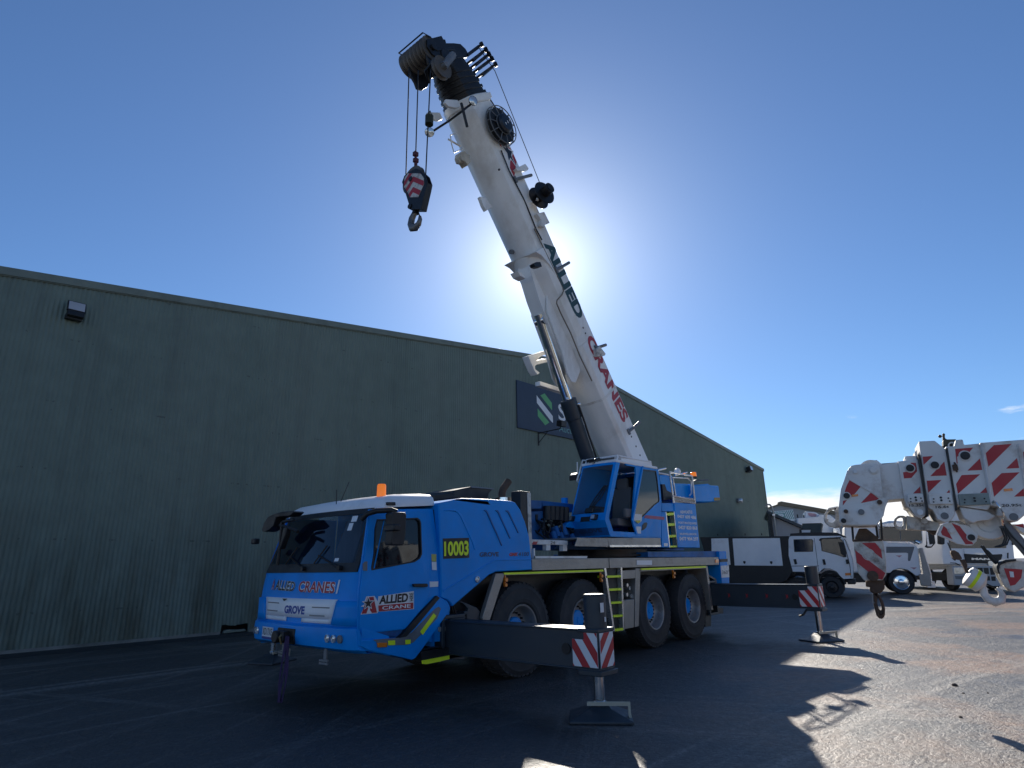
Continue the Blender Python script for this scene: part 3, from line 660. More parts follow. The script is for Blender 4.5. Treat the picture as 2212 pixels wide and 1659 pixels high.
# white grille panel with a notch, pressed slots and lettering
c = MB(); gy = lambda z: 0.785 + (z - 0.95) / 0.285 * 0.075
frontgrid(c, 1.005, 1.235, lambda z: -gy(z), lambda z: gy(z), 0.018, 18, 3); frontgrid(c, 0.955, 1.005, lambda z: -gy(z), lambda z: -0.19, 0.018, 8, 1); frontgrid(c, 0.955, 1.005, lambda z: 0.19, lambda z: gy(z), 0.018, 8, 1)
gp = build('grille_panel', c, 'white', crane, smooth=40); md = gp.modifiers.new('thick', 'SOLIDIFY'); md.thickness = 0.016; md.offset = -1
for a0, a1, b in ((-0.76, -0.42, 1.165), (-0.76, -0.44, 1.065), (0.40, 0.74, 1.135), (0.36, 0.66, 1.04)):
    c = MB(); c.fbox(FC, a0, a1, b - 0.005, b + 0.008, 0.016, 0.024); build('pressed_slot', c, 'midgrey', gp)
c = MB(); c.prism([(-0.33, 1.225), (-0.20, 1.225), (-0.28, 1.195)], FC, 0.017, 0.026); build('latch_hole', c, 'black', gp)
text('GROVE', FC, 0.021, ((-0.245, 1.045), (0.245, 1.045), (0.245, 1.145), (-0.245, 1.145)), mat('blue_vinyl', (0.012, 0.06, 0.30), 0.45), gp, bold=0.05)
aq = [(0.659,1.329),(0.11,1.318),(0.11,1.434),(0.659,1.459),(-0.0,1.311),(-0.771,1.304),(-0.756,1.437),(0.009,1.446),(0.771,1.328),(0.691,1.323),(0.712,1.459),(0.774,1.468)]
aq = [(-a, b) for a, b in aq]
for s, q, m in (('ALLIED', aq[0:4], 'print_black'), ('CRANES', aq[4:8], 'print_red')):
    text(s, FC, 0.006, q, 'print_white', crane, bold=0.075, grow=0.012); text(s, FC, 0.009, q, m, crane, bold=0.02)
text('A', FC, 0.006, aq[8:12], 'print_white', crane, bold=0.06); text('A', FC, 0.009, aq[8:12], 'print_red', crane, bold=0.0)
c = MB(); c.sheet([(0.80, 1.30), (0.83, 1.30), (0.835, 1.46), (0.805, 1.46)], FC, 0.006); build('sticker', c, 'reflwhite', crane, smooth=0)
# corner wings beside the grille
for s in (-1, 1):
    c = MB(); f0, f1 = (lambda z: gy(z) + 0.01), (lambda z: side_y(z) + 0.005)
    if s > 0: frontgrid(c, 0.945, 1.22, f0, f1, 0.03, 8, 3)
    else: frontgrid(c, 0.945, 1.22, lambda z: -f1(z), lambda z: -f0(z), 0.03, 8, 3)
    o = build('front_corner_panel', c, 'blue', crane, smooth=40); md = o.modifiers.new('thick', 'SOLIDIFY'); md.thickness = 0.03; md.offset = -1
# bumper
def bring(z, o, zs=0.0):
    pts = []
    for i in range(25):
        y = -1.25 + 2.5 * i / 24; x = 4.42 + 0.10 * (abs(y) / 1.1) ** 2 + (0.10 * max(0, (abs(y) - 1.08) / 0.17) ** 2)
        pts.append(Vector((x + o, y, z + zs * (abs(y) / 1.25) ** 2)))
    return pts
c = MB(); c.loft([[p for p in bring(0.945, 0.10)], bring(0.93, 0.02), bring(0.91, -0.02), bring(0.80, -0.03, -0.01), bring(0.70, -0.01, -0.02), bring(0.665, 0.06, -0.03), bring(0.68, 0.3, -0.03)], closed=False, cap=False)
c.prism([(4.60, 0.93), (5.0, 0.80), (5.02, 0.58), (4.75, 0.655), (4.6, 0.68)], FY, -1.255, -1.0); c.prism([(4.60, 0.93), (5.0, 0.80), (5.02, 0.58), (4.75, 0.655), (4.6, 0.68)], FY, 1.0, 1.255)
bumper = build('front_bumper', c, 'blue', crane, smooth=40)
def FBm(a, b, o):
    y = abs(a); return Vector((4.39 + 0.10 * (y / 1.1) ** 2 - o, -a, b))
for a0 in (-1.02, -0.92, 0.81, 0.915, 1.02):
    c = MB(); p = FBm(a0, 0.80, 0.0); q = FBm(a0, 0.80, 0.03); c.lathe([(0.045, 0.0), (0.045, 0.02), (0.038, 0.022), (0.035, 0.012)], p, q - p, 18); c.lathe([(0.036, 0.012), (0.02, 0.018), (0.001, 0.02)], p, q - p, 18)
    build('headlight', c, 'lamp' if abs(a0) < 1.0 else 'midgrey', bumper, smooth=50)
c = MB(); c.fbox(FBm, -0.73, -0.40, 0.745, 0.865, 0.004, 0.012); build('number_plate', c, 'reflwhite', bumper)
c = MB(); c.fbox(FBm, -0.73, -0.40, 0.715, 0.745, 0.004, 0.012); build('plate_strip', c, mat('plate_blue', (0.02, 0.05, 0.25), 0.5), bumper)
text('XD17XF', FBm, 0.0135, ((-0.715, 0.765), (-0.415, 0.765), (-0.415, 0.85), (-0.715, 0.85)), 'print_black', bumper)
c = MB(); c.fbox(FBm, -0.27, 0.15, 0.695, 0.875, -0.02, 0.012); c.cyl(FBm(-0.12, 0.78, 0), FBm(-0.12, 0.78, 0.13), 0.075); c.fbox(FBm, -0.06, 0.03, 0.73, 0.85, 0.0, 0.09); build('tow_hitch', c, 'black', bumper, bev=0.01)
c = MB(); c.tube([FBm(-0.02, 0.84, 0.05), FBm(-0.015, 0.78, 0.11), FBm(-0.01, 0.70, 0.08)], 0.014, 6); build('hitch_pin', c, mat('brass_pin', (0.32, 0.24, 0.12), 0.4, metal=0.6), bumper)
for a0, b in ((-0.30, 0.57), (0.62, 0.545)):
    c = MB(); c.fbox(FBm, a0, a0 + 0.15, b - 0.012, b + 0.012, -0.06, -0.04); c.fbox(FBm, a0, a0 + 0.15, b - 0.045, b - 0.02, -0.06, -0.04); c.fbox(FBm, a0 + 0.05, a0 + 0.1, b, 0.69, -0.08, -0.06); build('under_reflector', c, 'midgrey', bumper)
# near side step fairing in front of the outrigger
wing = [(4.565,0.91),(4.656,0.926),(4.592,0.797),(4.791,0.785),(5.16,0.766),(5.255,0.8),(5.786,1.215),(5.929,1.151),(5.985,1.07),(5.968,1.028),(5.742,0.816),(5.516,0.605),(5.412,0.516),(5.347,0.498),(4.67,0.683),(4.585,0.73)]
wing = [wing[0]] + wing[2:]
c = MB(); c.prism(wing, FY, -1.275, -1.0); fairing = build('step_fairing', c, 'blue', crane, bev=0.012)
c = MB(); c.prism([(5.738,1.228),(5.785,1.198),(5.383,0.87),(5.244,0.775),(5.127,0.768),(5.2,0.814),(5.326,0.923)], FY, -1.285, -1.2); build('rubber_trim', c, 'black', fairing)
c = MB(); c.prism([(4.75,0.785),(5.201,0.769),(5.33,0.815),(5.718,1.073),(5.775,1.091),(5.811,1.064),(5.744,0.946),(5.356,0.697),(5.259,0.679),(4.813,0.714),(4.797,0.758)], FY, -1.281, -1.27); build('grip_strip', c, 'midgrey', fairing)
for pts in ([(4.967,0.754),(5.071,0.748),(5.073,0.696),(4.97,0.702)], [(5.23,0.739),(5.312,0.734),(5.31,0.684),(5.232,0.688)], [(5.683,1.016),(5.729,0.981),(5.507,0.771),(5.463,0.811)]):
    c = MB(); c.prism(pts, FY, -1.286, -1.279); build('yellow_reflector', c, 'yellow', fairing)
c = MB(); c.prism([(4.805,0.747),(4.948,0.736),(4.95,0.686),(4.812,0.694)], FY, -1.297, -1.275); build('side_indicator', c, 'amber', fairing, bev=0.006)
c = MB(); c.prism([(5.809,1.077),(6.095,1.078),(6.088,1.017),(6.038,0.683),(5.977,0.641),(5.678,0.658),(5.583,0.741)], FY, -1.17, -0.7); mg = build('mudguard_box', c, 'blue', crane, bev=0.03)
c = MB(); c.prism(rrect(*[[(5.859,0.771)][0][0], [(5.98,0.826)][0][0]], *[[(5.859,0.771)][0][1], [(5.918,0.831)][0][1]], 0.012), FY, -1.19, -1.16); build('step_lamp', c, 'lamp', mg, bev=0.004)
c = MB(); c.prism([(5.494,0.578),(5.999,0.575),(5.993,0.475),(5.52,0.472)], FY, -1.26, -0.8); c.prism([(5.414,0.603),(5.856,0.607),(5.861,0.596),(5.414,0.59)], FY, -1.27, -1.2); step = build('entry_step', c, 'blacksteel', crane)
c = MB(); c.prism([(5.514,0.471),(5.972,0.48),(5.979,0.437),(5.793,0.424),(5.585,0.421),(5.521,0.432)], FY, -1.275, -1.262); build('yellow_reflector', c, 'yellow', step)
# --- engine cover with pressed vents
hood = [(5.751,2.429),(5.924,2.466),(6.082,2.504),(6.189,2.521),(6.467,2.534),(6.908,2.546),(7.252,2.547),(7.348,2.527),(7.46,2.427),(7.57,2.241),(7.662,2.022),(7.7,1.72),(7.715,1.517),(6.892,1.505),(6.746,1.465),(6.033,1.076),(5.995,1.122),(5.932,1.168),(5.821,1.203),(5.808,1.583)]
c = MB(); c.prism(hood, FY, -1.27, 1.15); hoodo = build('engine_cover', c, 'blue', crane, bev=0.035, seg=3)
for pts in ([(6.627,2.375),(6.682,2.382),(6.714,2.359),(7.024,1.88),(7.006,1.87),(6.685,2.348)], [(6.869,2.385),(6.93,2.392),(6.96,2.369),(7.212,1.987),(7.193,1.978),(6.929,2.357)], [(7.096,2.392),(7.159,2.399),(7.19,2.376),(7.406,2.073),(7.386,2.064),(7.158,2.366)]):
    c = MB(); c.prism(pts, FY, -1.282, -1.268); build('pressed_vent', c, 'blue_dark', hoodo, bev=0.004)  # raised strips; the darker blue paints the shade of pressed-in slots
for pts in ([(5.849,2.34),(6.03,2.349),(6.123,2.331),(6.191,2.277),(6.438,1.912),(6.471,1.821),(6.438,1.814),(6.399,1.908),(6.159,2.266),(6.099,2.314),(6.031,2.332),(5.85,2.325)], [(5.856,1.293),(5.942,1.325),(6.865,1.679),(7.709,1.682),(7.708,1.666),(6.873,1.66),(5.955,1.307),(5.868,1.258)]):
    c = MB(); c.prism(pts, FY, -1.279, -1.268); build('pressed_rib', c, 'blue', hoodo, bev=0.004)
c = MB(); c.prism([(5.839,1.959),(6.328,1.975),(6.334,1.705),(5.851,1.693)], FY, -1.278, -1.271); np_ = build('number_board', c, 'black', hoodo)
text('10003', FY, -1.281, [(5.858,1.725),(6.32,1.735),(6.317,1.939),(5.852,1.919)], 'yellow', np_, bold=0.035)
text('GROVE', FY, -1.273, [(6.54,1.715),(6.949,1.72),(6.95,1.785),(6.543,1.78)], 'print_dark', hoodo, bold=0.04)
text('GMK', FY, -1.273, [(7.174,1.723),(7.382,1.725),(7.39,1.777),(7.182,1.773)], 'print_red', hoodo, bold=0.06, shear=0.15)
text('4100', FY, -1.273, [(7.382,1.721),(7.637,1.724),(7.646,1.786),(7.39,1.781)], 'print_dark', hoodo, bold=0.02, shear=0.1)
c = MB(); p = [(6.492,1.411)][0]; c.lathe([(0.045, 0), (0.045, 0.02), (0.034, 0.024), (0.030, 0.012), (0.001, 0.016)], (p[0], -1.268, p[1]), (0, -1, 0), 18); build('side_lamp', c, 'lamp', hoodo, smooth=50)
ib = [(6.696,2.607),(6.695,2.688),(6.733,2.737),(7.091,2.821),(7.604,2.82),(7.516,2.745),(7.482,2.657)]
c = MB(); c.prism(ib, FY, -0.55, 0.35); intake = build('air_intake', c, 'black', hoodo, bev=0.015)
c = MB(); c.prism([(7.091,2.826),(7.604,2.829),(7.597,2.81),(7.092,2.803)], FY, -0.58, 0.38); build('intake_lid', c, 'midgrey', intake)
ex = [(7.775,2.66),(7.774,2.759),(7.803,2.83),(7.881,2.911),(7.946,2.975)]
c = MB(); c.tube([(a, -0.6, b) for a, b in ex], 0.062, 12); build('exhaust_pipe', c, 'rust', hoodo, smooth=50)
c = MB(); c.cyl((ex[0][0] + 0.06, -0.6, ex[0][1] - 0.06), (ex[0][0] + 0.06, -0.6, ex[0][1] + 0.02), 0.17, seg=20); build('exhaust_shroud', c, 'chrome', hoodo)
# beacons and aerial
def beacon(x, y, z, r, h, parent, m='amber_lit'):
    c = MB(); c.lathe([(r * 1.15, 0), (r * 1.15, h * 0.14), (r, h * 0.16), (r * 0.001, h * 0.16)], (x, y, z), (0, 0, 1), 18)
    b_ = build('beacon', c, 'black', parent)
    c = MB(); c.lathe([(r, h * 0.15), (r * 0.95, h * 0.9), (r * 0.8, h), (0.001, h)], (x, y, z), (0, 0, 1), 18); build('beacon_lens', c, m, b_, smooth=50)
p0 = [(5.103,2.472),(5.093,2.671)]; beacon(p0[0][0], -0.85, p0[0][1] - 0.02, 0.062, p0[1][1] - p0[0][1] + 0.02, crane)
p0 = [(5.596,2.49),(5.593,2.555)]; beacon(p0[0][0], -0.7, p0[0][1] - 0.02, 0.04, 0.08, crane, 'amber')
for q in ([(4.713,2.496),(4.824,2.714)], [(4.646,2.455),(4.639,2.593)]):
    c = MB(); c.tube([(q[0][0], -0.5, q[0][1] - 0.05), (q[1][0], -0.5, q[1][1])], 0.006, 5); build('aerial', c, 'black', crane)
# mirrors: near side and far side
m_ = [(4.716,2.218),(4.744,2.236),(4.913,2.24),(4.935,2.215),(4.934,1.983),(4.907,1.86),(4.887,1.848),(4.725,1.85),(4.716,1.882),(4.737,2.043)]
c = MB(); c.prism(m_, FY, -1.60, -1.46); mir = build('mirror', c, 'black', crane, bev=0.02)
ar = [(4.563,2.165),(4.593,2.232),(4.669,2.263),(4.793,2.269),(4.847,2.243)]
c = MB(); c.tube([(ar[0][0], -1.2, ar[0][1]), (ar[1][0], -1.27, ar[1][1]), (ar[2][0], -1.36, ar[2][1]), (ar[3][0], -1.48, ar[3][1]), (ar[4][0], -1.52, ar[4][1])], 0.035, 8); build('mirror_arm', c, 'black', mir, smooth=60)
pc = [(4.752,2.053)][0]; c = MB(); c.box(pc[0] - 0.05, pc[0] + 0.05, -1.66, -1.46, pc[1] - 0.04, pc[1] + 0.04); build('mirror_motor', c, 'black', mir, bev=0.015)
fm = [(0.963,2.242),(0.862,2.317),(0.705,2.347),(0.488,2.365),(0.183,2.352),(0.151,2.335),(0.262,2.288),(0.507,2.295),(0.631,2.287),(0.676,2.178),(0.81,2.122),(0.889,2.109),(0.99,2.118),(1.009,2.147)]
c = MB(); c.prism(fm, FX, 4.42, 4.58); fmir = build('mirror', c, 'black', crane, bev=0.03, label='far side mirror hood on a long curved arm')
for pts in ([(0.493,2.191),(0.468,2.228),(0.197,2.236)], [(0.506,2.223),(0.503,1.975),(0.516,1.785),(0.531,1.65)], [(0.554,2.186),(0.3,2.135),(0.07,2.075)]):
    c = MB(); c.tube([(4.45, a, b) for a, b in pts], 0.022, 7); build('mirror_tube', c, 'black', fmir, smooth=50)
c = MB(); c.prism([(0.411,2.148),(0.321,2.151),(0.334,2.045),(0.44,1.859),(0.471,1.86),(0.446,1.989)], FX, 4.42, 4.5); c.fbox(FX, *[[(0.516,2.006)][0][0] * 0 + v for v in (1.28, 1.16)], 1.95, 2.03, 4.41, 4.49); build('kerb_mirror', c, 'black', fmir, bev=0.015)

# --- chassis, deck and guards
c = MB(); c.box(4.8, 14.9, -0.5, 0.5, 0.72, 1.50); c.box(6.5, 14.0, -0.75, 0.75, 0.95, 1.48)
for x in (7.545, 9.165, 11.578, 13.228): c.cyl((x, -0.95, 0.68), (x, 0.95, 0.68), 0.13, seg=12); c.box(x - 0.25, x + 0.25, -0.3, 0.3, 0.45, 0.9)
build('chassis', c, 'blacksteel', crane)
c = MB(); c.box(7.72, 14.62, YS + 0.006, 1.27, 1.505, 1.682); deck = build('deck', c, 'alu', crane, bev=0.006)
for x in (9.9,):
    c = MB(); c.box(x, x + 0.012, YS, YS + 0.01, 1.51, 1.68); build('deck_joint', c, 'blacksteel', deck)
c = MB(); c.prism([(10.877,1.636),(11.461,1.632),(11.447,1.543),(10.864,1.55)], FY, -1.27, -1.262); build('sticker', c, 'reflwhite', deck)
c = MB(); c.prism([(14.424,1.633),(14.606,1.632),(14.585,1.551),(14.403,1.553)], FY, -1.28, -1.26); build('marker_lamp', c, 'amber', deck, bev=0.004)
def guard(pts_out, o0, o1, nm='wheel_guard'):
    c = MB(); c.prism(pts_out, FY, o0, o1); return build(nm, c, 'alu', crane, bev=0.004)
ga = guard([(7.048,1.482),(9.69,1.472),(9.687,1.442),(7.055,1.45)], -1.27, -0.8)
guard([(6.884,1.482),(7.048,1.482),(7.061,1.446),(6.751,0.857),(6.603,0.871),(6.603,0.901)], -1.27, -1.20, 'wheel_guard_leg')
gb = guard([(10.937,1.467),(13.869,1.493),(13.875,1.438),(10.931,1.425)], -1.27, -0.8)
guard([(13.887,1.487),(13.979,1.486),(14.036,0.542),(13.943,0.542)], -1.27, -0.8, 'wheel_guard_leg')
guard([(10.809,1.488),(10.987,1.485),(10.771,0.456),(10.629,0.449)], -1.27, -0.8, 'wheel_guard_leg')
for pts in ([(7.048,1.489),(9.68,1.485),(9.689,1.455),(7.061,1.46)], [(10.978,1.485),(13.888,1.492),(13.866,1.454),(11.011,1.452)]):
    c = MB(); c.prism(pts, FY, -1.282, -1.268); build('yellow_reflector', c, 'yellow', ga)
for q in [(7.098,1.388),(9.627,1.377),(12.334,1.367)]:
    c = MB(); c.cyl((q[0], -1.25, q[1]), (q[0], -1.29, q[1]), 0.03, seg=12); c.cyl((q[0], -1.25, q[1] - 0.075), (q[0], -1.28, q[1] - 0.075), 0.026, seg=12); c.box(q[0] - 0.01, q[0] + 0.01, -1.26, -1.23, q[1] - 0.1, q[1] + 0.1); build('marker_lamp', c, 'amber', ga)
# ladder between the axle pairs and the silver valve box beside it
lp = [(9.749,1.527),(10.229,1.524),(10.204,0.433),(9.889,0.442)]
c = MB(); c.prism(lp, FY, -1.2, -0.85); lad = build('deck_ladder', c, 'black', crane)
for k in range(5):
    q = [[(9.75,1.38),(10.245,1.377),(10.241,1.341),(9.754,1.343)], [(9.815,1.157),(10.239,1.151),(10.238,1.114),(9.819,1.12)], [(9.867,0.933),(10.232,0.924),(10.236,0.889),(9.871,0.896)], [(9.911,0.706),(10.229,0.697),(10.224,0.661),(9.915,0.672)], [(9.925,0.475),(10.217,0.472),(10.212,0.432),(9.929,0.439)]][k]
    c = MB(); c.prism(q, FY, -1.285, -1.1); build('ladder_rung', c, 'yellow', lad)
for pts in ([(9.707,1.51),(9.764,1.514),(9.93,0.443),(9.881,0.443)], [(10.253,1.513),(10.306,1.512),(10.248,0.444),(10.204,0.437)]):
    c = MB(); c.prism(pts, FY, -1.285, -1.2); build('ladder_rail', c, 'alubright', lad)
c = MB(); c.prism([(10.337,1.455),(10.84,1.46),(10.8,1.308),(10.331,1.308)], FY, -1.265, -0.8); build('box_lid', c, 'alu', crane, bev=0.006); c = MB(); c.prism([(10.314,0.935),(10.692,0.938),(10.605,0.446),(10.298,0.445)], FY, -1.265, -0.8); vb = build('valve_box', c, 'alu', crane, bev=0.006)
c = MB(); c.prism([(10.416,1.319),(10.912,1.317),(10.835,0.907),(10.396,0.918)], FY, -1.0, -0.8); build('valve_recess', c, 'black', vb)
for q in [(10.592,1.189),(10.665,1.129),(10.561,1.021),(10.701,0.992)]:
    c = MB(); c.cyl((q[0], -1.2, q[1]), (q[0], -1.0, q[1]), 0.035, seg=10); build('valve', c, 'alubright', vb)
# rear frame and tail
c = MB(); c.prism([(11.45,1.794),(14.866,1.822),(14.829,1.684),(11.435,1.697)], FY, -1.2, 1.2); build('rear_frame', c, 'blue_dark', crane)
tl = [(14.682,1.811),(15.092,1.82),(15.08,1.511),(15.165,1.496),(15.083,1.076),(14.652,1.09)]
c = MB(); c.prism(tl, FY, -1.27, 1.27); tail = build('tail_frame', c, 'blue', crane, bev=0.01)
c = MB(); c.prism([(14.68,1.482),(15.149,1.493),(15.1,1.214),(14.665,1.214)], FY, -1.276, -1.26); tp = build('tail_label', c, 'old_white', tail)
text('360°', FY, -1.279, [(14.693,1.293),(15.106,1.289),(15.131,1.376),(14.716,1.378)], 'print_black', tp)
c = MB(); c.prism([(14.678,1.637),(15.116,1.64),(15.096,1.57),(14.66,1.568)], FY, -1.278, -1.26); build('tail_slot', c, 'black', tail)
c = MB(); c.prism([(14.14,1.3),(14.523,1.192),(14.546,1.065),(14.456,1.068),(14.433,1.167),(14.13,1.259)], FY, -1.2, -0.9); build('mud_bracket', c, 'darkgrey', crane)
c = MB(); c.prism([(13.907,0.573),(14.216,0.568),(14.093,0.187),(13.816,0.196)], FY, -1.15, -0.8); c.prism([(14.378,0.557),(14.963,0.522),(14.929,0.397),(14.414,0.431)], FY, -1.1, -0.6); build('mud_flap', c, 'black', crane)

# --- wheels
def make_wheel(x, s):
    y0 = s * 1.0; ax = (0, s, 0); z = 0.672
    c = MB(); prof = [(0.345, -0.17), (0.365, -0.195), (0.50, -0.20), (0.60, -0.19), (0.655, -0.165), (0.672, -0.13), (0.674, 0), (0.672, 0.13), (0.655, 0.165), (0.60, 0.19), (0.585, 0.196), (0.56, 0.192), (0.50, 0.203), (0.44, 0.203), (0.43, 0.208), (0.38, 0.205), (0.365, 0.195), (0.345, 0.17)]
    c.lathe(prof, (x, y0, z), ax, 56)
    for i in range(44):
        a = 2 * math.pi * i / 44
        for h0, h1, da in ((0.03, 0.175, 0.0), (-0.175, -0.03, 0.07)):
            vs = []
            for r in (0.66, 0.688):
                for t, h in ((-0.048, h0), (0.048, h0 + 0.0), (0.048, h1), (-0.048, h1)):
                    k = a + da + t + (0.03 if h == h1 else 0)
                    rr = r - (0.022 if abs(h) > 0.17 else 0)
                    vs.append(Vector((x + math.cos(k) * rr, y0 + s * h, z + math.sin(k) * rr)))
            c.add(vs, [(4, 5, 6, 7), (0, 1, 5, 4), (1, 2, 6, 5), (2, 3, 7, 6), (3, 0, 4, 7)])
    t = build('wheel', c, 'tyre', crane, smooth=30)
    c = MB(); c.lathe([(0.352, 0.185), (0.345, 0.196), (0.325, 0.19), (0.315, 0.17), (0.305, 0.10), (0.295, 0.03), (0.27, 0.005), (0.18, -0.005), (0.12, -0.01)], (x, y0, z), ax, 44); build('rim', c, 'rim', t, smooth=40)
    c = MB(); c.lathe([(0.165, -0.02), (0.165, 0.045), (0.15, 0.06), (0.05, 0.064), (0.045, 0.075), (0.001, 0.075)], (x, y0, z), ax, 28); build('hub', c, 'blue', t, smooth=40)
    c = MB()
    for i in range(20):
        a = 2 * math.pi * i / 20; p = Vector((x + math.cos(a) * 0.225, y0, z + math.sin(a) * 0.225)); c.cyl(p + Vector((0, s * -0.01, 0)), p + Vector((0, s * 0.035, 0)), 0.016, seg=6)
    build('wheel_nuts', c, 'blacksteel', t, kind='stuff')
    return t
w0 = {s: make_wheel(7.545, s) for s in (-1, 1)}
for x in (9.165, 11.578, 13.228):
    for s in (-1, 1): copy_tree(w0[s], crane, Vector((x - 7.545, 0, 0)))

# --- outriggers
def outrigger(bx, wd, ys, s, z0, z1, jx, pad_a, tilt=0.0):
    ytip = s * ys
    c = MB(); c.fbox(FX, s * 0.9, ytip, z0, z1, bx, bx + wd); c.fbox(FX, s * 0.9, ytip - s * 0.0, z1 - 0.012, z1 + 0.012, bx - 0.015, bx + wd + 0.015); c.fbox(FX, s * 0.9, ytip, z0 - 0.012, z0 + 0.012, bx - 0.015, bx + wd + 0.015)
    b_ = build('outrigger_beam', c, 'darkgrey', crane, bev=0.008)
    yj = ytip - s * 0.12
    c = MB(); c.cyl((jx, yj, z0 - 0.03), (jx, yj, z1 + 0.36), 0.125, seg=20); c.cyl((jx, yj, z1 + 0.36), (jx, yj, z1 + 0.375), 0.13, 0.115, seg=20); c.fbox(FX, yj - 0.13, yj + 0.13, z1 - 0.02, z1 + 0.02, jx - 0.17, jx + 0.17); c.fbox(FX, yj - 0.15, yj + 0.15, z0 - 0.06, z0 - 0.005, jx - 0.17, jx + 0.17); build('jack_cylinder', c, 'darkgrey', b_, bev=0.008, smooth=40)
    c = MB(); c.cyl((jx, yj, 0.14), (jx, yj, z0), 0.058, seg=18); c.lathe([(0.058, 0), (0.075, 0.005), (0.075, 0.03), (0.058, 0.035)], (jx, yj, 0.15), (0, 0, 1), 18); build('jack_rod', c, 'chrome', b_, smooth=40)
    ca, sa = math.cos(pad_a), math.sin(pad_a)
    def FP(a, b, o): return Vector((jx + a * ca - b * sa, yj + a * sa + b * ca, o))
    c = MB(); R0, R1 = rect(-0.33, 0.33, -0.27, 0.27), rect(-0.12, 0.12, -0.12, 0.12)
    c.loft([[FP(a, b, 0.004) for a, b in R0], [FP(a, b, 0.03) for a, b in R0], [FP(a, b, 0.115) for a, b in R1], [FP(a, b, 0.15) for a, b in rect(-0.09, 0.09, -0.09, 0.09)]]); pad = build('foot_pad', c, 'darkgrey', b_, bev=0.006)
    for q in ([(jx + 0.02, yj), (jx + 0.30, yj - 0.05)],):
        c = MB(); c.tube([FP(-0.13, -0.11, 0.175), FP(0.30, -0.11, 0.175), FP(0.31, -0.11, 0.04)], 0.014, 6); c.fbox(FP, -0.14, 0.31, -0.12, -0.10, 0.15, 0.19); c.fbox(FP, 0.29, 0.315, -0.13, -0.09, 0.03, 0.19); build('pad_handle', c, mat('worn_cream_steel', (0.45, 0.42, 0.33), 0.6, dirt=(0.1, 0.08, 0.06), damt=0.5), b_)
    return b_, yj
def warn(parent, fr, poly, ang, wdt, ph, o, o2):
    c = MB(); c.prism(poly, fr, o - (0.006 if o2 > o else -0.006), o); k = build('warning_panel', c, 'reflwhite', parent)
    build('red_stripes', stripes(poly, ang, wdt, ph, fr, o2), 'red', parent, smooth=0, kind='stuff')
of, yj = outrigger(5.98, 0.27, 3.62, -1, 0.50, 0.895, 6.115, -0.95)
z0, z1 = 0.525, 0.872
def FE(a, b, o): return Vector((a, o, b))
warn(of, lambda a, b, o: Vector((o, a, b)), [(-3.61, z0), (-3.28, z0), (-3.28, 0.80), (-3.44, 0.80), (-3.44, z1), (-3.61, z1)], math.radians(145), 0.085, 0.03, 5.958, 5.956)
warn(of, FE, rect(5.985, 6.245, z0, z1), math.radians(138), 0.085, 0.075, -3.632, -3.634)
c = MB(); c.cyl((5.966, -3.18, 0.69), (5.99, -3.18, 0.69), 0.06, seg=20); build('beam_hole', c, 'black', of)
for pts in (rect(-3.575, -3.53, 1.09, 1.18), rect(-3.56, -3.54, 1.0, 1.04)):
    pass
c = MB(); c.add([(6.03 + 0.0, yj - 0.128, 1.08), (6.10, yj - 0.128, 1.08), (6.10, yj - 0.128, 1.18), (6.03, yj - 0.128, 1.18)], [(0, 1, 2, 3)]); c.add([(6.10, yj - 0.129, 0.98), (6.13, yj - 0.129, 0.98), (6.13, yj - 0.129, 1.03), (6.10, yj - 0.129, 1.03)], [(0, 1, 2, 3)])
build('sticker', c, 'reflwhite', of, smooth=0)
orr, yj = outrigger(14.05, 0.30, 3.55, -1, 0.64, 1.085, 14.20, -0.5)
z0, z1 = 0.665, 1.06
warn(orr, lambda a, b, o: Vector((o, a, b)), [(-3.54, z0), (-3.17, z0), (-3.17, 0.98), (-3.36, 0.98), (-3.36, z1), (-3.54, z1)], math.radians(145), 0.085, 0.03, 14.028, 14.026)
warn(orr, FE, rect(14.055, 14.345, z0, z1), math.radians(42), 0.085, 0.03, -3.562, -3.564)
for y in (-1.65, -2.05, -2.48, -2.9):
    c = MB(); c.prism([(y, 0.80), (y - 0.035, 0.86), (y, 0.91), (y - 0.012, 0.86)], lambda a, b, o: Vector((o, a, b)), 14.032, 14.03); c.prism([(y - 0.045, 0.82), (y - 0.03, 0.835), (y - 0.03, 0.885), (y - 0.045, 0.90)], lambda a, b, o: Vector((o, a, b)), 14.032, 14.03); build('beam_mark', c, 'red', orr)
c = MB(); c.cyl((14.036, -3.08, 0.85), (14.06, -3.08, 0.85), 0.06, seg=16); build('beam_hole', c, 'black', orr)
c = MB(); c.tube([(14.2, yj + 0.2, 0.60), (14.15, yj + 0.26, 0.50), (14.2, yj + 0.36, 0.47)], 0.02, 6); build('pad_catch', c, 'blacksteel', orr)
outrigger(5.98, 0.27, 3.62, 1, 0.50, 0.895, 6.115, 0.4); outrigger(14.05, 0.30, 3.55, 1, 0.64, 1.085, 14.20, 0.5)
for bx in (5.9, 13.98):                                          # boxes the beams slide out of
    c = MB(); c.box(bx, bx + 0.45, -1.22, 1.22, 0.42, 0.47); c.box(bx, bx + 0.45, -1.22, 1.22, 0.92 if bx < 10 else 1.11, 0.97 if bx < 10 else 1.16); c.box(bx, bx + 0.05, -1.22, 1.22, 0.47, 1.0); c.box(bx + 0.40, bx + 0.45, -1.22, 1.22, 0.47, 1.0); build('outrigger_box', c, 'darkgrey', crane, bev=0.01)
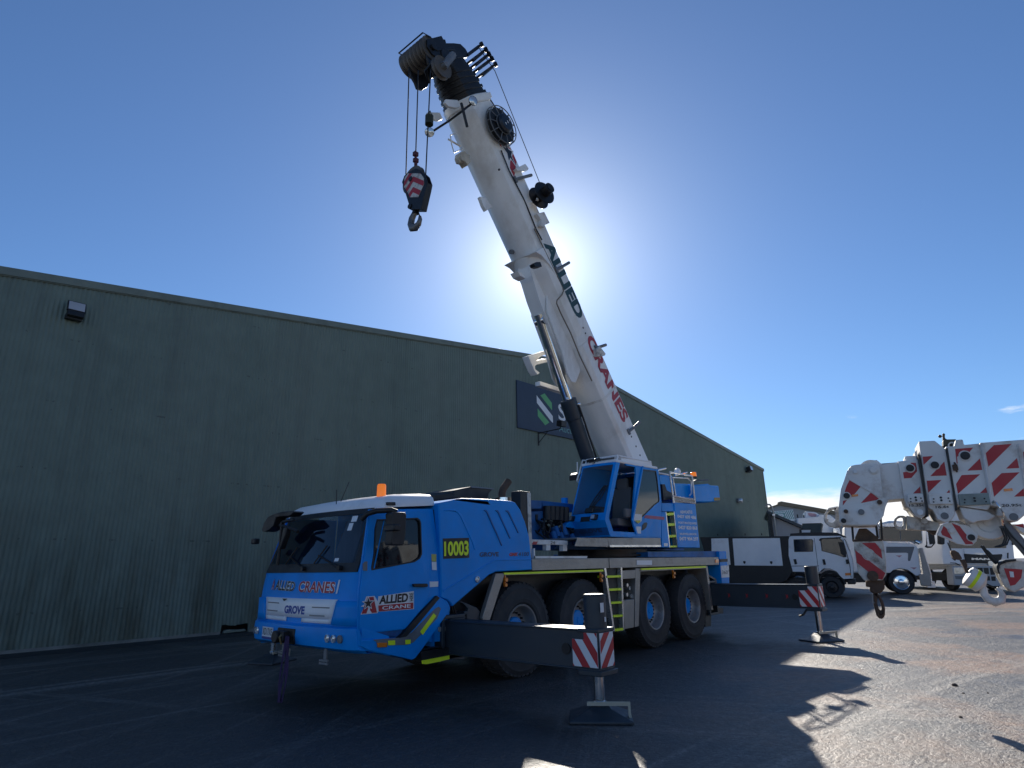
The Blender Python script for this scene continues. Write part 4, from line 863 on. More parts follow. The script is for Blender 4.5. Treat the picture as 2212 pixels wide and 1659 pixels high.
c = MB(); c.prism([(6.038,0.917),(6.32,0.924),(6.373,1.027),(6.266,1.105),(6.124,1.14),(6.266,1.123),(6.535,1.036),(6.603,0.977),(6.575,0.852),(6.373,0.867),(6.373,0.831),(6.051,0.847)], FY, -1.22, -1.15); c.prism([(6.051,0.847),(6.127,0.841),(6.129,0.695),(6.321,0.677),(6.322,0.625),(6.067,0.632)], FY, -1.22, -1.1); c.prism([(6.042,0.651),(6.129,0.643),(6.271,0.509),(6.349,0.449),(6.297,0.386),(6.02,0.426)], FY, -1.22, -1.1); build('outrigger_bracket', c, 'darkgrey', crane, bev=0.006)
hs = [(5.975,1.189),(6.076,1.175),(6.14,1.127),(6.175,1.036),(6.22,0.927),(6.261,0.765)]
for d in (0, 0.02, 0.04): 
    c = MB(); c.tube([(a, -1.15 + d * 3, b + d) for a, b in hs], 0.016, 6); build('hydraulic_hose', c, 'black', crane, smooth=60)

# --- turntable, operator's cab and rear superstructure
c = MB(); c.cyl((11.6, 0, 1.68), (11.6, 0, 1.86), 0.95, seg=36); c.cyl((11.6, 0, 1.72), (11.6, 0, 1.76), 1.05, seg=36); build('turntable', c, 'blacksteel', crane)
sup = [(9.729,2.354),(10.067,2.487),(10.173,2.762),(10.195,1.984),(9.707,2.024)]
c = MB()
for y in (-0.46, 0.42): c.prism([(9.4, 1.9), (14.1, 1.9), (14.9, 2.3), (14.9, 2.9), (14.2, 3.1), (13.2, 3.0), (12.2, 2.45), (10.6, 2.3), (9.3, 2.25)], FY, y, y + 0.04)
c.box(9.4, 14.6, -0.42, 0.42, 1.86, 1.95); c.box(13.4, 14.9, -0.42, 0.42, 1.95, 2.2); c.cyl((13.95, -0.5, 2.75), (13.95, 0.5, 2.75), 0.16, seg=16); build('turret_frame', c, 'blue_dark', crane)
# operator's cab
YC0, YC1 = -1.27, -0.47
so = [(10.357,3.492),(11.355,3.514),(12.0,3.533),(12.038,3.492),(12.056,3.056),(12.054,2.802),(11.901,2.094),(10.064,2.067),(9.999,2.07),(9.842,2.359),(9.916,2.531)]
dr = [(10.497,3.487),(10.681,3.493),(10.741,3.458),(11.079,3.464),(11.089,3.346),(10.828,2.43),(10.853,2.273),(10.98,2.158),(10.098,2.162),(9.981,2.402),(10.019,2.499)]
gl = [(11.378,3.445),(11.929,3.467),(11.962,3.253),(11.975,2.862),(11.946,2.814),(11.727,2.727),(11.465,2.594),(11.211,2.466),(10.872,2.505),(11.006,2.802)]
c = MB(); c.prism(so, FY, -1.27, -1.235, [dr, gl])
c.prism(so, FY, YC1 - 0.03, YC1)
fr_top, fr_mid, fr_bot = so[0], so[9], so[8]
def fx(z): return fr_top[0] + (fr_mid[0] - fr_top[0]) * (fr_top[1] - z) / (fr_top[1] - fr_mid[1]) if z > fr_mid[1] else fr_mid[0] + (fr_bot[0] - fr_mid[0]) * (fr_mid[1] - z) / (fr_mid[1] - fr_bot[1])
def FO(a, b, o):                                                   # operator cab front: a from far side (-) to near side (+), slightly bowed
    t = (a / 0.4); return Vector((fx(b) + 0.05 * t * t - 0.05 - o, (YC0 + YC1) / 2 - a, b))
zs0, zm, zt = fr_bot[1], fr_mid[1], fr_top[1]
def ogrid(mb, z0, z1, a0, a1, o, ny=10, nz=4):
    vs = [FO(a0 + (a1 - a0) * i / ny, z0 + (z1 - z0) * j / nz, o) for j in range(nz + 1) for i in range(ny + 1)]
    return mb.add(vs, [(j * (ny + 1) + i, j * (ny + 1) + i + 1, (j + 1) * (ny + 1) + i + 1, (j + 1) * (ny + 1) + i) for j in range(nz) for i in range(ny)])
zg = 2.50
ogrid(c, zs0, zg, -0.4, 0.4, 0.0, 10, 6); ogrid(c, zg, zt, -0.4, -0.35, 0.0, 2, 6); ogrid(c, zg, zt, 0.345, 0.4, 0.0, 2, 6); ogrid(c, zt - 0.06, zt, -0.4, 0.4, 0.0, 10, 1)
c.box(11.97, 12.0, YC0 + 0.03, YC1, 2.05, 3.48); c.box(10.0, 12.0, YC0 + 0.02, YC1, 2.06, 2.10)
ocab = build('operator_cab', c, 'blue', crane, smooth=30)
c = MB(); c.prism([(fr_top[0] - 0.02, zt - 0.01), (12.0, 3.50), (12.0, 3.56), (fr_top[0] - 0.02, zt + 0.05)], FY, YC0 - 0.01, YC1 + 0.02); build('cab_roof', c, 'white', ocab, bev=0.02)
c = MB(); ogrid(c, zg, zt - 0.05, -0.36, 0.355, 0.006, 10, 8); build('front_glass', c, 'glass', ocab, smooth=60)
c = MB(); c.prism(gl, FY, -1.262, -1.256); build('side_glass', c, glass('reflective_side_glass', (0.30, 0.34, 0.37), 0.45), ocab)
c = MB(); inner = [(a + (sum(q[0] for q in gl) / len(gl) - a) * 0.05, b + (sum(q[1] for q in gl) / len(gl) - b) * 0.05) for a, b in gl]; c.prism(gl, FY, -1.274, -1.25, [inner]); build('glass_seal', c, 'black', ocab)
c = MB(); c.prism([(11.331,3.503),(11.387,3.509),(10.833,2.397),(10.946,2.131),(10.897,2.116),(10.77,2.388)], FY, -1.295, -1.26); build('door_frame', c, 'blue', ocab, bev=0.006)
c = MB(); c.prism([(10.865,2.518),(11.175,2.518),(11.15,2.389),(11.001,2.33),(10.842,2.391)], FY, -1.285, -1.274); build('white_label', c, 'old_white', ocab)
c = MB(); c.prism([(10.919,2.393),(11.086,2.397),(11.061,2.352),(10.985,2.34),(10.919,2.356)], FY, -1.292, -1.284); build('yellow_tag', c, mat('yellow_tag', (0.6, 0.5, 0.05), 0.5), ocab)
c = MB(); c.prism([(10.94,2.275),(11.112,2.278),(11.092,2.143),(10.927,2.143)], FY, -1.278, -1.271); build('white_label', c, 'reflwhite', ocab)
c = MB(); c.prism([(11.329,2.512),(12.112,2.508),(12.101,2.446),(11.26,2.45)], FY, -1.276, -1.271); build('red_stripe', c, 'pinkred', ocab)
c = MB(); c.prism([(11.259,2.359),(11.351,2.369),(11.374,2.343),(11.328,2.274),(11.225,2.224),(11.128,2.201),(11.162,2.255),(11.17,2.303)], FY, -1.278, -1.262); build('door_handle', c, 'black', ocab)
for y in (-0.40,):
    c = MB()
    for i in range(3): c.tube([FO(0.02 + i * 0.03, 2.56, 0.03), FO(0.14 + i * 0.06, 2.80, 0.03), FO(0.27 + 0.03 * i, 3.02, 0.025)], 0.012, 6)
    c.fbox(FO, -0.02, 0.13, 2.52, 2.60, 0.0, 0.05); build('wiper', c, 'black', ocab)
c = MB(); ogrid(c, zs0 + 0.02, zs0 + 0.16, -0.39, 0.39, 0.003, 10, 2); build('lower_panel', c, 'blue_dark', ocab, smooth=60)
text('GROVE', FO, 0.008, ((-0.24, 2.13), (0.28, 2.15), (0.28, 2.22), (-0.24, 2.20)), 'print_dark', ocab, bold=0.05)
for a in (-0.32, 0.21):
    c = MB(); c.fbox(FO, a - 0.05, a + 0.05, 2.37, 2.47, 0.0, 0.10); wl_ = build('work_light', c, 'black', ocab, bev=0.015)
    c = MB(); c.fbox(FO, a - 0.04, a + 0.03, 2.39, 2.46, 0.1, 0.108); build('work_light_lens', c, 'lamp', wl_)
c = MB(); c.fbox(FO, -0.12, 0.09, 2.35, 2.44, 0.0, 0.012); build('vent_grille', c, 'black', ocab)
c = MB(); c.prism([(10.6, 2.3), (11.1, 2.28), (11.15, 2.42), (10.62, 2.44)], FY, -1.08, -0.62); c.prism([(11.05, 2.4), (11.18, 2.4), (11.3, 3.05), (11.2, 3.1)], FY, -1.06, -0.64); c.box(11.18, 11.28, -0.98, -0.72, 3.05, 3.28); c.box(10.7, 11.1, -1.22, -1.12, 2.44, 2.62); build('operator_seat', c, 'seat', ocab, bev=0.03)
c = MB(); c.box(10.15, 10.35, -1.0, -0.6, 2.3, 2.6); build('pedal_box', c, 'interior', ocab, bev=0.02)
c = MB(); c.box(10.5, 11.0, -0.6, -0.5, 2.4, 2.7); build('side_console', c, 'interior', ocab, bev=0.02)
c = MB(); c.box(11.9, 11.96, -1.2, -0.5, 2.1, 3.4); build('rear_lining', c, 'interior', ocab, bev=0.02)
# white guard rail and work lights on the cab roof
c = MB(); rl = [(10.395,3.485),(10.476,3.63),(10.577,3.628),(11.036,3.631),(11.768,3.647),(11.783,3.56)]
c.tube([(a, -1.25, b) for a, b in rl], 0.018, 6); c.tube([(rl[1][0], -1.25, rl[1][1]), (rl[1][0], -0.5, rl[1][1]), (rl[0][0], -0.5, rl[0][1])], 0.018, 6)
c.prism([(10.585,3.595),(11.765,3.632),(11.767,3.551),(11.379,3.533),(10.563,3.517)], FY, -1.26, -1.25); build('roof_guard', c, 'white', ocab)
tlq = [(10.268,3.586),(10.344,3.615),(10.961,3.721),(10.999,3.71),(10.977,3.672),(10.289,3.547)]
c = MB(); c.prism(tlq, FY, -0.85, -0.62); build('roof_light', c, 'black', ocab, bev=0.012)
c = MB(); c.tube([(a, -0.78, b) for a, b in [(10.29,3.509),(10.642,3.567),(11.118,3.655)]], 0.02, 6); c.prism([(10.382,3.627),(10.495,3.65),(10.504,3.62),(10.391,3.601)], FY, -0.88, -0.84); build('roof_lamp', c, 'chrome', ocab)
# mirror frame on the far side of the cab
mr = [(10.442,3.631),(10.628,3.644),(10.653,3.59),(10.38,3.328),(10.269,3.152),(10.206,3.188),(10.312,3.378)]
c = MB(); c.tube([(a, -0.42, b) for a, b in mr], 0.018, 6, closed=True); mfr = build('mirror_frame', c, 'old_white', ocab)
c = MB(); c.prism([(10.524,3.6),(10.604,3.608),(10.452,3.422),(10.405,3.431)], FY, -0.44, -0.38); c.prism([(10.247,3.308),(10.335,3.372),(10.53,3.398),(10.551,3.357),(10.447,3.277),(10.251,3.211)], FY, -0.36, -0.2); build('mirror', c, 'black', mfr, bev=0.01)
c = MB(); c.tube([(a, -0.3, b) for a, b in [(10.421,3.608),(10.404,3.343)]], 0.012, 6); build('aerial', c, 'white', mfr)
# catwalk under the cab
c = MB(); c.prism([(9.876,2.038),(11.877,2.074),(11.867,1.931),(11.861,1.897),(9.938,1.878)], FY, -1.275, -1.2); c.prism([(8.95,2.022),(9.876,2.038),(9.938,1.88),(8.855,1.883)], FY, -1.272, -1.262)
c.box(8.95, 11.9, -1.262, -0.5, 2.0, 2.03); build('catwalk', c, 'alu', crane, bev=0.004)
c = MB(); c.prism([(9.919,1.912),(11.842,1.93),(11.842,1.895),(9.925,1.877)], FY, -1.29, -1.276); build('catwalk_edge', c, 'alubright', crane)
# side panel with telephone numbers, ladder niche
pn = [(12.625,2.84),(13.672,2.866),(13.686,1.888),(12.629,1.885)]
c = MB(); c.prism(pn, FY, -1.27, -0.3); panel = build('side_panel', c, 'blue', crane, bev=0.012)
for s, q in (('NEWCASTLE', [(12.87,2.613),(13.464,2.641),(13.444,2.706),(12.868,2.68)]), ('0437 609 486', [(12.712,2.514),(13.611,2.516),(13.612,2.598),(12.713,2.584)]), ('PORT MACQUARIE', [(12.727,2.383),(13.618,2.393),(13.618,2.451),(12.732,2.437)]), ('0427 820 863', [(12.716,2.275),(13.622,2.282),(13.625,2.359),(12.718,2.352)]), ('MUSWELLBROOK', [(12.755,2.153),(13.58,2.163),(13.57,2.208),(12.758,2.198)]), ('0477 904 297', [(12.712,2.033),(13.622,2.039),(13.619,2.118),(12.715,2.113)])):
    text(s, FY, -1.274, q, 'print_white', panel, bold=0.035)
ln = [(12.084,2.798),(12.653,2.831),(12.669,1.889),(11.924,1.884)]
c = MB(); c.prism([(12.099,2.799),(12.651,2.824),(12.627,2.649),(12.083,2.623)], FY, -1.25, -0.6); c.prism([(12.027,2.606),(12.218,2.618),(12.251,1.886),(11.93,1.884)], FY, -1.262, -0.9); build('corner_panel', c, 'blue', crane, bev=0.008)
c = MB(); c.prism([(12.418,2.641),(12.813,2.66),(12.843,1.893),(12.447,1.891)], FY, -1.1, -0.8); lad2 = build('access_ladder', c, 'black', crane)
for q in ([(12.275,2.599),(12.6,2.621),(12.596,2.57),(12.281,2.546)], [(12.282,2.383),(12.582,2.396),(12.584,2.345),(12.283,2.326)], [(12.286,2.141),(12.594,2.15),(12.594,2.104),(12.288,2.088)], [(12.294,1.922),(12.591,1.927),(12.591,1.893),(12.3,1.888)]):
    c = MB(); c.prism(q, FY, -1.255, -1.1); build('ladder_rung', c, 'yellow', lad2)
for q in ([(12.218,2.621),(12.252,2.622),(12.287,1.886),(12.251,1.886)], [(12.586,2.647),(12.624,2.649),(12.669,1.889),(12.621,1.889)]):
    c = MB(); c.prism(q, FY, -1.26, -1.15); build('ladder_rail', c, 'alubright', lad2)
c = MB(); c.prism([(12.014,1.971),(12.178,1.97),(12.173,1.909),(12.012,1.91)], FY, -1.268, -1.262); build('sticker', c, 'reflwhite', lad2)
# aluminium service cage, winch house and counterweight at the tail
def tubes(ptsl, y, r, m, nm, parent=crane):
    c = MB()
    for pts in ptsl: c.tube([(a, y, b) for a, b in pts], r, 6)
    return build(nm, c, m, parent)
cage = tubes([[(12.64,2.831),(12.582,3.502),(13.679,3.513),(13.693,2.884)], [(12.635,2.905),(13.692,2.88)], [(12.611,2.978),(13.681,2.954)]], -1.25, 0.022, 'alubright', 'service_cage')
tubes([[(12.816,2.994),(12.765,3.402),(13.532,3.446),(13.66,3.385),(13.618,3.111),(13.497,3.04)]], -1.22, 0.018, 'alubright', 'cage_hoop', cage)
c = MB(); c.prism([(12.648,2.989),(13.694,3.0),(13.714,2.886),(12.661,2.84)], FY, -1.245, -1.235); build('cage_kickplate', c, 'alu', cage)
tubes([[(12.303,3.532),(12.7,3.613)]], -1.1, 0.022, 'chrome', 'grab_rail'); tubes([[(12.325,3.481),(12.829,3.475)]], -1.1, 0.02, 'alubright', 'grab_rail'); tubes([[(13.294,3.52),(13.95,3.649)]], -1.0, 0.02, 'chrome', 'grab_rail')
c = MB(); c.prism([(12.664,3.48),(13.284,3.521),(13.342,3.47),(13.33,3.055),(12.736,3.015),(12.667,3.349)], FY, -0.95, 0.6); build('hydraulic_tank', c, 'blue', crane, bev=0.02)
c = MB(); c.prism([(12.374,3.229),(12.5,3.239),(12.571,3.109),(12.88,3.054),(12.89,2.933),(12.392,2.887)], FY, -1.15, -0.4); build('pump_recess', c, 'blacksteel', crane)
c = MB(); c.prism([(13.294,3.344),(14.188,3.401),(14.291,3.028),(13.22,2.961)], FY, -0.95, 0.9); build('winch_house', c, 'blue', crane, bev=0.02)
c = MB(); c.cyl((13.5, -0.5, 3.35), (13.5, 0.5, 3.35), 0.24, seg=24); c.cyl((13.5, -0.55, 3.35), (13.5, -0.5, 3.35), 0.34, seg=24); c.cyl((13.5, 0.5, 3.35), (13.5, 0.55, 3.35), 0.34, seg=24); build('hoist_winch', c, 'blacksteel', crane)
cwp = [(14.042,3.355),(14.889,3.448),(15.043,3.419),(15.486,3.445),(15.51,3.072),(14.846,2.985),(14.071,2.945)]
c = MB(); c.prism(cwp, FY, -1.1, 1.1); cw = build('counterweight', c, 'blue', crane, bev=0.03)
c = MB(); c.prism([(15.114,3.118),(15.453,3.146),(15.449,3.073),(15.109,3.042)], FY, -1.11, -1.08); build('corner_mark', c, mat('yellow_ochre_paint', (0.45, 0.28, 0.05), 0.6), cw)
c = MB(); bt = [(14.201,3.46),(14.382,3.518),(15.038,3.583),(15.05,3.549),(14.392,3.476),(14.234,3.438)]; c.prism(bt, FY, -1.04, -0.96); build('camera_arm', c, 'black', crane, bev=0.01)
p0 = [(13.975,3.541),(13.998,3.642)]; beacon(p0[0][0], -1.15, p0[0][1] - 0.02, 0.07, p0[1][1] - p0[0][1] + 0.02, crane)
p0 = [(13.661,3.613),(13.68,3.705)]; c = MB(); c.ball((p0[0][0], -0.9, (p0[0][1] + p0[1][1]) / 2), 0.08); build('gps_dome', c, 'white', crane)
# deck equipment between hood and turret
c = MB(); c.prism([(8.766,2.521),(9.121,2.543),(9.101,2.011),(8.755,2.006)], FY, -0.4, 0.7); c.prism([(8.71,2.712),(9.031,2.725),(9.016,2.575),(8.711,2.56)], FY, -0.45, 0.7); c.prism([(9.343,2.764),(10.363,2.758),(10.328,2.585),(9.689,2.652),(9.375,2.635)], FY, -0.2, 0.7); cabi = build('deck_cabinet', c, 'blue_dark', crane, bev=0.012)
c = MB(); c.prism([(8.887,2.469),(8.938,2.471),(8.933,2.374),(8.882,2.372)], FY, -0.42, -0.39); build('cabinet_latch', c, 'black', cabi)
c = MB(); q = [(10.331,2.764),(10.34,2.892)]; c.cyl((q[0][0], 0, q[0][1]), (q[0][0], 0, q[1][1]), 0.07, seg=14); build('filter_canister', c, 'blue', cabi)
for i in range(5):
    q = [(9.162,2.376),(9.176,2.63),(9.295,2.381),(9.309,2.637),(9.437,2.387),(9.453,2.64),(9.578,2.381),(9.595,2.641),(9.724,2.37),(9.743,2.637)][2 * i:2 * i + 2]
    c = MB(); c.cyl((q[0][0], -0.45, q[0][1]), (q[1][0], -0.45, q[1][1]), 0.075, seg=14); build('accumulator', c, 'blacksteel', crane)
c = MB(); c.prism([(9.532,2.267),(9.95,2.48),(9.988,2.429),(9.973,2.238)], FY, -0.55, -0.45); build('turret_gusset', c, 'blue', crane)
random.seed(11)
c = MB()
for k in range(16):
    a = [(8.879,1.983),(9.83,1.926)]; x0 = a[0][0] + random.random() * (a[1][0] - a[0][0]); z0_ = 1.95 + random.random() * 0.25
    c.tube([(x0, -0.6 + random.random() * 0.3, z0_), (x0 + random.uniform(-.15, .2), -0.6 + random.random() * 0.3, z0_ + 0.2), (x0 + random.uniform(-.2, .3), -0.5 + random.random() * 0.4, z0_ + random.uniform(0.1, 0.45)), (x0 + 0.3, -0.3, z0_ + 0.2)], 0.02, 6)
build('hydraulic_hoses', c, 'black', crane, kind='stuff', smooth=60)
c = MB()
for q in [(9.194,2.08),(9.275,2.173),(9.421,2.062),(9.508,2.201),(9.774,2.045)]: c.cyl((q[0], -0.62, q[1] - 0.1), (q[0], -0.55, q[1] + 0.08), 0.05, seg=10)
build('pump_unit', c, 'blue_dark', crane, kind='stuff')
c = MB(); c.prism([(7.975,1.99),(8.969,1.985),(8.964,1.91),(7.972,1.91)], FY, -1.05, -0.95); bar = build('boom_rest_bar', c, 'old_white', crane, bev=0.006)
c = MB(); c.prism([(8.023,1.958),(8.137,1.958),(8.095,1.909),(7.979,1.91)], FY, -1.056, -1.052); build('red_mark', c, 'red', bar)
text('24', FY, -1.056, [(8.471,1.919),(8.589,1.919),(8.592,1.971),(8.474,1.971)], 'print_black', bar)
for pts in ([(8.376,1.91),(8.485,1.909),(8.48,1.818),(8.371,1.818)], [(8.837,1.911),(8.957,1.91),(8.95,1.81),(8.831,1.809)]):
    c = MB(); c.prism(pts, FY, -1.04, -0.96); build('bar_post', c, 'old_white', bar)
c = MB(); c.prism([(7.791,1.724),(9.255,1.72),(9.236,1.684),(7.789,1.689)], FY, -1.25, -1.2); c.prism([(7.789,1.839),(7.82,1.84),(7.82,1.689),(7.789,1.689)], FY, -1.25, -1.2); build('deck_edge_rail', c, 'old_white', crane)
pst = [(7.698,2.739),(7.873,2.758),(7.974,2.761),(7.987,2.749),(7.982,1.994),(7.813,1.991),(7.723,2.568)]
c = MB(); c.fbox(FY, pst[0][0] + 0.02, pst[3][0] + 0.0, 1.68, pst[1][1], -1.05, -0.85); post = build('boom_rest_post', c, 'blacksteel', crane, bev=0.01)
c = MB(); c.prism([(pst[1][0] + 0.02, 1.70), (pst[3][0] - 0.01, 1.70), (pst[3][0] - 0.01, pst[1][1] - 0.02), (pst[1][0] + 0.02, pst[1][1] - 0.02)], FY, -1.06, -1.05); build('post_label', c, 'rust_white', post)

# --- boom: base section with doubler shell, collar, nested sections, head
BD = 0.77
def bsec(s, k=1.0, side=0.40, w=0.42, o=0.0):
    lo = [(-w, 0.0), (-w, side), (-w * 0.86, side + (BD - side) * 0.50), (-w * 0.48, BD * 0.94), (-w * 0.22, BD)]
    pts = lo + [(-a, b) for a, b in reversed(lo)]
    return [FB(s, 0.4 + (b - 0.4) * k, a * k) for a, b in pts]
c = MB(); c.loft([bsec(s, 1.0, 0.58) for s in (-1.5, -0.6, 0.5, 2.0, 3.35)]); c.loft([bsec(3.351, 1.0, 0.55), bsec(3.6, 1.0), bsec(6, 1.0), bsec(8.78, 1.0)])
c.prism([(-1.3, 0.05), (-0.5, 0.01), (-0.5, 0.74), (-1.4, 0.74), (-1.75, 0.5)], FB, -0.40, 0.40)
boom = build('boom', c, 'boom_white', crane, bev=0.012, smooth=24)
def lowshell(s, o, top=0.385):
    lo = [(-0.42 - o, top), (-0.42 - o, 0.41)] + [(-0.42 * 0.86 - o * 0.9, 0.40 + (BD - 0.40) * 0.50 + o * 0.4), (-0.42 * 0.48 - o * 0.4, BD * 0.94 + o * 0.9), (-0.42 * 0.22, BD + o)]
    return [FB(s, b, a) for a, b in lo + [(-a, b) for a, b in reversed(lo)]]
c = MB(); c.loft([lowshell(s, 0.012) for s in (3.55, 5.0, 7.0, 8.69)]); build('boom_lower_shell', c, 'boom_white', boom, bev=0.006, smooth=24)
c = MB(); c.loft([lowshell(3.62, 0.03, 0.40), lowshell(4.9, 0.03, 0.42), lowshell(5.25, 0.03, 0.52), lowshell(5.5, 0.03, 0.66), lowshell(5.62, 0.028, 0.80)]); c.prism([(3.0, 0.70), (3.6, 0.66), (5.6, 0.68), (5.3, 0.86), (4.7, 1.0), (4.0, 1.08), (3.3, 1.10), (2.95, 1.05)], FB, -0.17, 0.17); build('boom_doubler', c, 'boom_white', boom, bev=0.012, smooth=24)
for y in (-0.26, 0.22):
    c = MB(); c.prism([(2.85, 0.75), (4.0, 0.66), (4.7, 0.72), (4.4, 0.98), (3.5, 1.10), (3.0, 1.26), (2.8, 1.24), (2.72, 1.12)], FB, y * 0.85, y * 0.85 + 0.04); build('cylinder_lug', c, 'boom_white', boom, bev=0.006)
c = MB(); c.tube([FB(s, n_, -0.445) for s, n_ in [(6.056,0.496),(5.714,0.467),(5.35,0.452),(4.998,0.422),(4.669,0.41),(4.591,0.436),(4.543,0.545),(4.511,0.812),(4.459,0.875),(4.237,0.885),(3.742,0.849),(3.204,0.888),(2.581,0.858)]], 0.014, 6); build('boom_seam', c, mat('grimy_seam', (0.20, 0.16, 0.12), 0.8, var=0.3), boom)
c = MB(); c.tube([FB(s, n_, -0.445) for s, n_ in [(7.756,0.432),(7.338,0.465),(6.658,0.389),(6.008,0.428),(5.768,0.391)]], 0.014, 6); build('boom_seam', c, 'black', boom)
for s, y0, y1 in ((1.9, -0.43, 0.43),):
    c = MB(); c.loft([bsec(2.0, 1.012, 0.58), bsec(2.06, 1.012, 0.58)]); build('boom_joint', c, 'old_white', boom)
# lettering along the upper side, reading towards the boom foot
def bt_quad(s0, s1, n0, n1): return [(s0, n1), (s1, n1), (s1, n0), (s0, n0)]
text('ALLIED', FB, -0.424, bt_quad(5.69, 3.86, 0.00, 0.36), 'print_green', boom, bold=0.05)
text('CRANES', FB, -0.424, bt_quad(3.40, 1.22, 0.02, 0.37), 'print_red', boom, bold=0.04)
aq = bt_quad(8.05, 7.15, 0.02, 0.36)
c = MB(); c.sheet(in_quad([(0.02, 0.0), (0.22, 0.0), (0.30, 0.3), (0.62, 0.3), (0.75, 0.0), (0.98, 0.0), (0.66, 1.0), (0.36, 1.0)], aq), FB, -0.4235); build('boom_emblem', c, 'print_red', boom, smooth=0)
st = [(0.42 + (0.30 if i % 2 == 0 else 0.12) * math.sin(i * math.pi / 5), 0.55 + (0.42 if i % 2 == 0 else 0.17) * math.cos(i * math.pi / 5)) for i in range(10)]
c = MB(); c.sheet(in_quad([(0.42 + (a - .42) * 1.4, 0.55 + (b - .55) * 1.4) for a, b in st], aq), FB, -0.4245); build('emblem_edge', c, 'print_white', boom, smooth=0)
c = MB(); c.sheet(in_quad(st, aq), FB, -0.4255); build('emblem_star', c, 'print_black', boom, smooth=0)
# collar and nested black sections
c = MB(); c.loft([bsec(8.78, 1.02), bsec(8.80, 1.06), bsec(8.93, 1.06), bsec(8.95, 1.0)])
for y in (-0.30, 0.22): c.prism([(8.80, 0.90), (8.93, 0.90), (8.98, 1.26), (8.92, 1.33), (8.84, 1.28), (8.78, 1.05)], FB, y, y + 0.06)
c.prism([(8.80, 0.02), (8.93, 0.02), (8.95, -0.17), (8.84, -0.16)], FB, -0.40, -0.30); build('boom_collar', c, 'boom_white', boom, bev=0.008, smooth=24)
for i in range(5):
    s = 8.94 + i * 0.125; k = 1.0 - i * 0.03
    c = MB(); c.loft([bsec(s, k - 0.03), bsec(s + 0.012, k), bsec(s + 0.065, k), bsec(s + 0.075, k - 0.07), bsec(s + 0.128, k - 0.07)]); build('boom_section', c, 'blacksteel', boom, smooth=24)
for i in range(5):
    c = MB(); s0_, n0_ = [(9.758,-0.145),(9.647,-0.269),(9.555,-0.3),(9.461,-0.324),(9.33,-0.379)][i]; s1_, n1_ = [(9.923,-0.619),(9.812,-0.702),(9.712,-0.745),(9.612,-0.784),(9.491,-0.823)][i]
    c.tube([FB(s0_, n0_ + 0.1, -0.32), FB(s1_, n1_, -0.32)], 0.035, 7); c.tube([FB(s0_, n0_ + 0.1, 0.32), FB(s1_, n1_, 0.32)], 0.035, 7); c.cyl(FB(s1_, n1_, -0.42), FB(s1_, n1_, 0.42), 0.028, seg=10); c.fbox(FB, s1_ - 0.05, s1_ + 0.05, n1_ - 0.04, n1_ + 0.02, -0.42, -0.36); build('rope_guide', c, 'blacksteel', boom)
# head
hp = [(9.992,1.147),(10.03,0.946),(10.027,0.683),(10.015,0.229),(9.994,0.02),(9.89,-0.081),(9.786,-0.1),(9.715,0.006),(9.717,0.266),(9.707,0.464),(9.594,0.738),(9.445,0.972),(9.388,1.193),(9.432,1.32),(9.554,1.301),(9.678,1.324),(9.848,1.254)]
hd = MB()
for y in (-0.33, 0.17): hd.prism(hp, FB, y, y + 0.05)
hs_, hn_ = sum(q[0] for q in hp) / len(hp), sum(q[1] for q in hp) / len(hp)
hd.loft([bsec(9.50, 0.80), bsec(9.80, 0.74), bsec(9.98, 0.66)]); hd.fbox(FB, hs_ - 0.12, hs_ + 0.16, hn_ - 0.42, hn_ - 0.08, -0.30, 0.30); hd.cyl(FB(hs_ - 0.02, hn_ + 0.05, -0.40), FB(hs_ - 0.02, hn_ + 0.05, -0.34), 0.16, seg=20); hd.fbox(FB, hs_ + 0.1, hs_ + 0.16, hn_ - 0.3, hn_ + 0.3, -0.385, -0.36)
head = build('boom_head', hd, 'blacksteel', boom, bev=0.012)
sc, sn = [(9.925,1.049)][0]
for i in range(7):
    y = -0.30 + i * 0.10; c = MB(); p = FB(sc, sn, y)
    c.lathe([(0.05, -0.045), (0.225, -0.03), (0.25, -0.045), (0.255, -0.038), (0.215, 0.0), (0.255, 0.038), (0.25, 0.045), (0.225, 0.03), (0.05, 0.045)], p, (0, 1, 0), 28); build('sheave', c, mat('greasy_sheave', (0.13, 0.115, 0.10), 0.55, metal=0.3, var=0.3, dirt=(0.03, 0.03, 0.03), damt=0.5) if i == 0 else bpy.data.materials['greasy_sheave'], head, smooth=40)
c = MB(); c.cyl(FB(sc, sn, -0.42), FB(sc, sn, 0.42), 0.06, seg=14)
for y in (-0.37, 0.34): c.prism([(sc - 0.12, sn + 0.10), (sc + 0.02, sn + 0.15), (sc + 0.16, sn + 0.06), (sc + 0.22, sn - 0.45), (sc - 0.22, sn - 0.5), (sc - 0.24, sn - 0.1)], FB, y, y + 0.03)
build('sheave_cheek', c, 'blacksteel', head, bev=0.006)
rk = [FB(sc + 0.20, sn - 0.10, -0.36), FB(sc + 0.29, sn + 0.08, -0.36), FB(sc + 0.29, sn + 0.08, 0.36), FB(sc + 0.20, sn - 0.10, 0.36)]
c = MB(); c.tube(rk, 0.014, 6); c.tube([FB(sc - 0.28, sn + 0.24, -0.4), FB(sc - 0.34, sn + 0.30, -0.2), FB(sc - 0.52, sn + 0.22, -0.12), FB(sc - 0.30, sn + 0.1, -0.1)], 0.03, 6); build('rope_keeper', c, 'blacksteel', head)
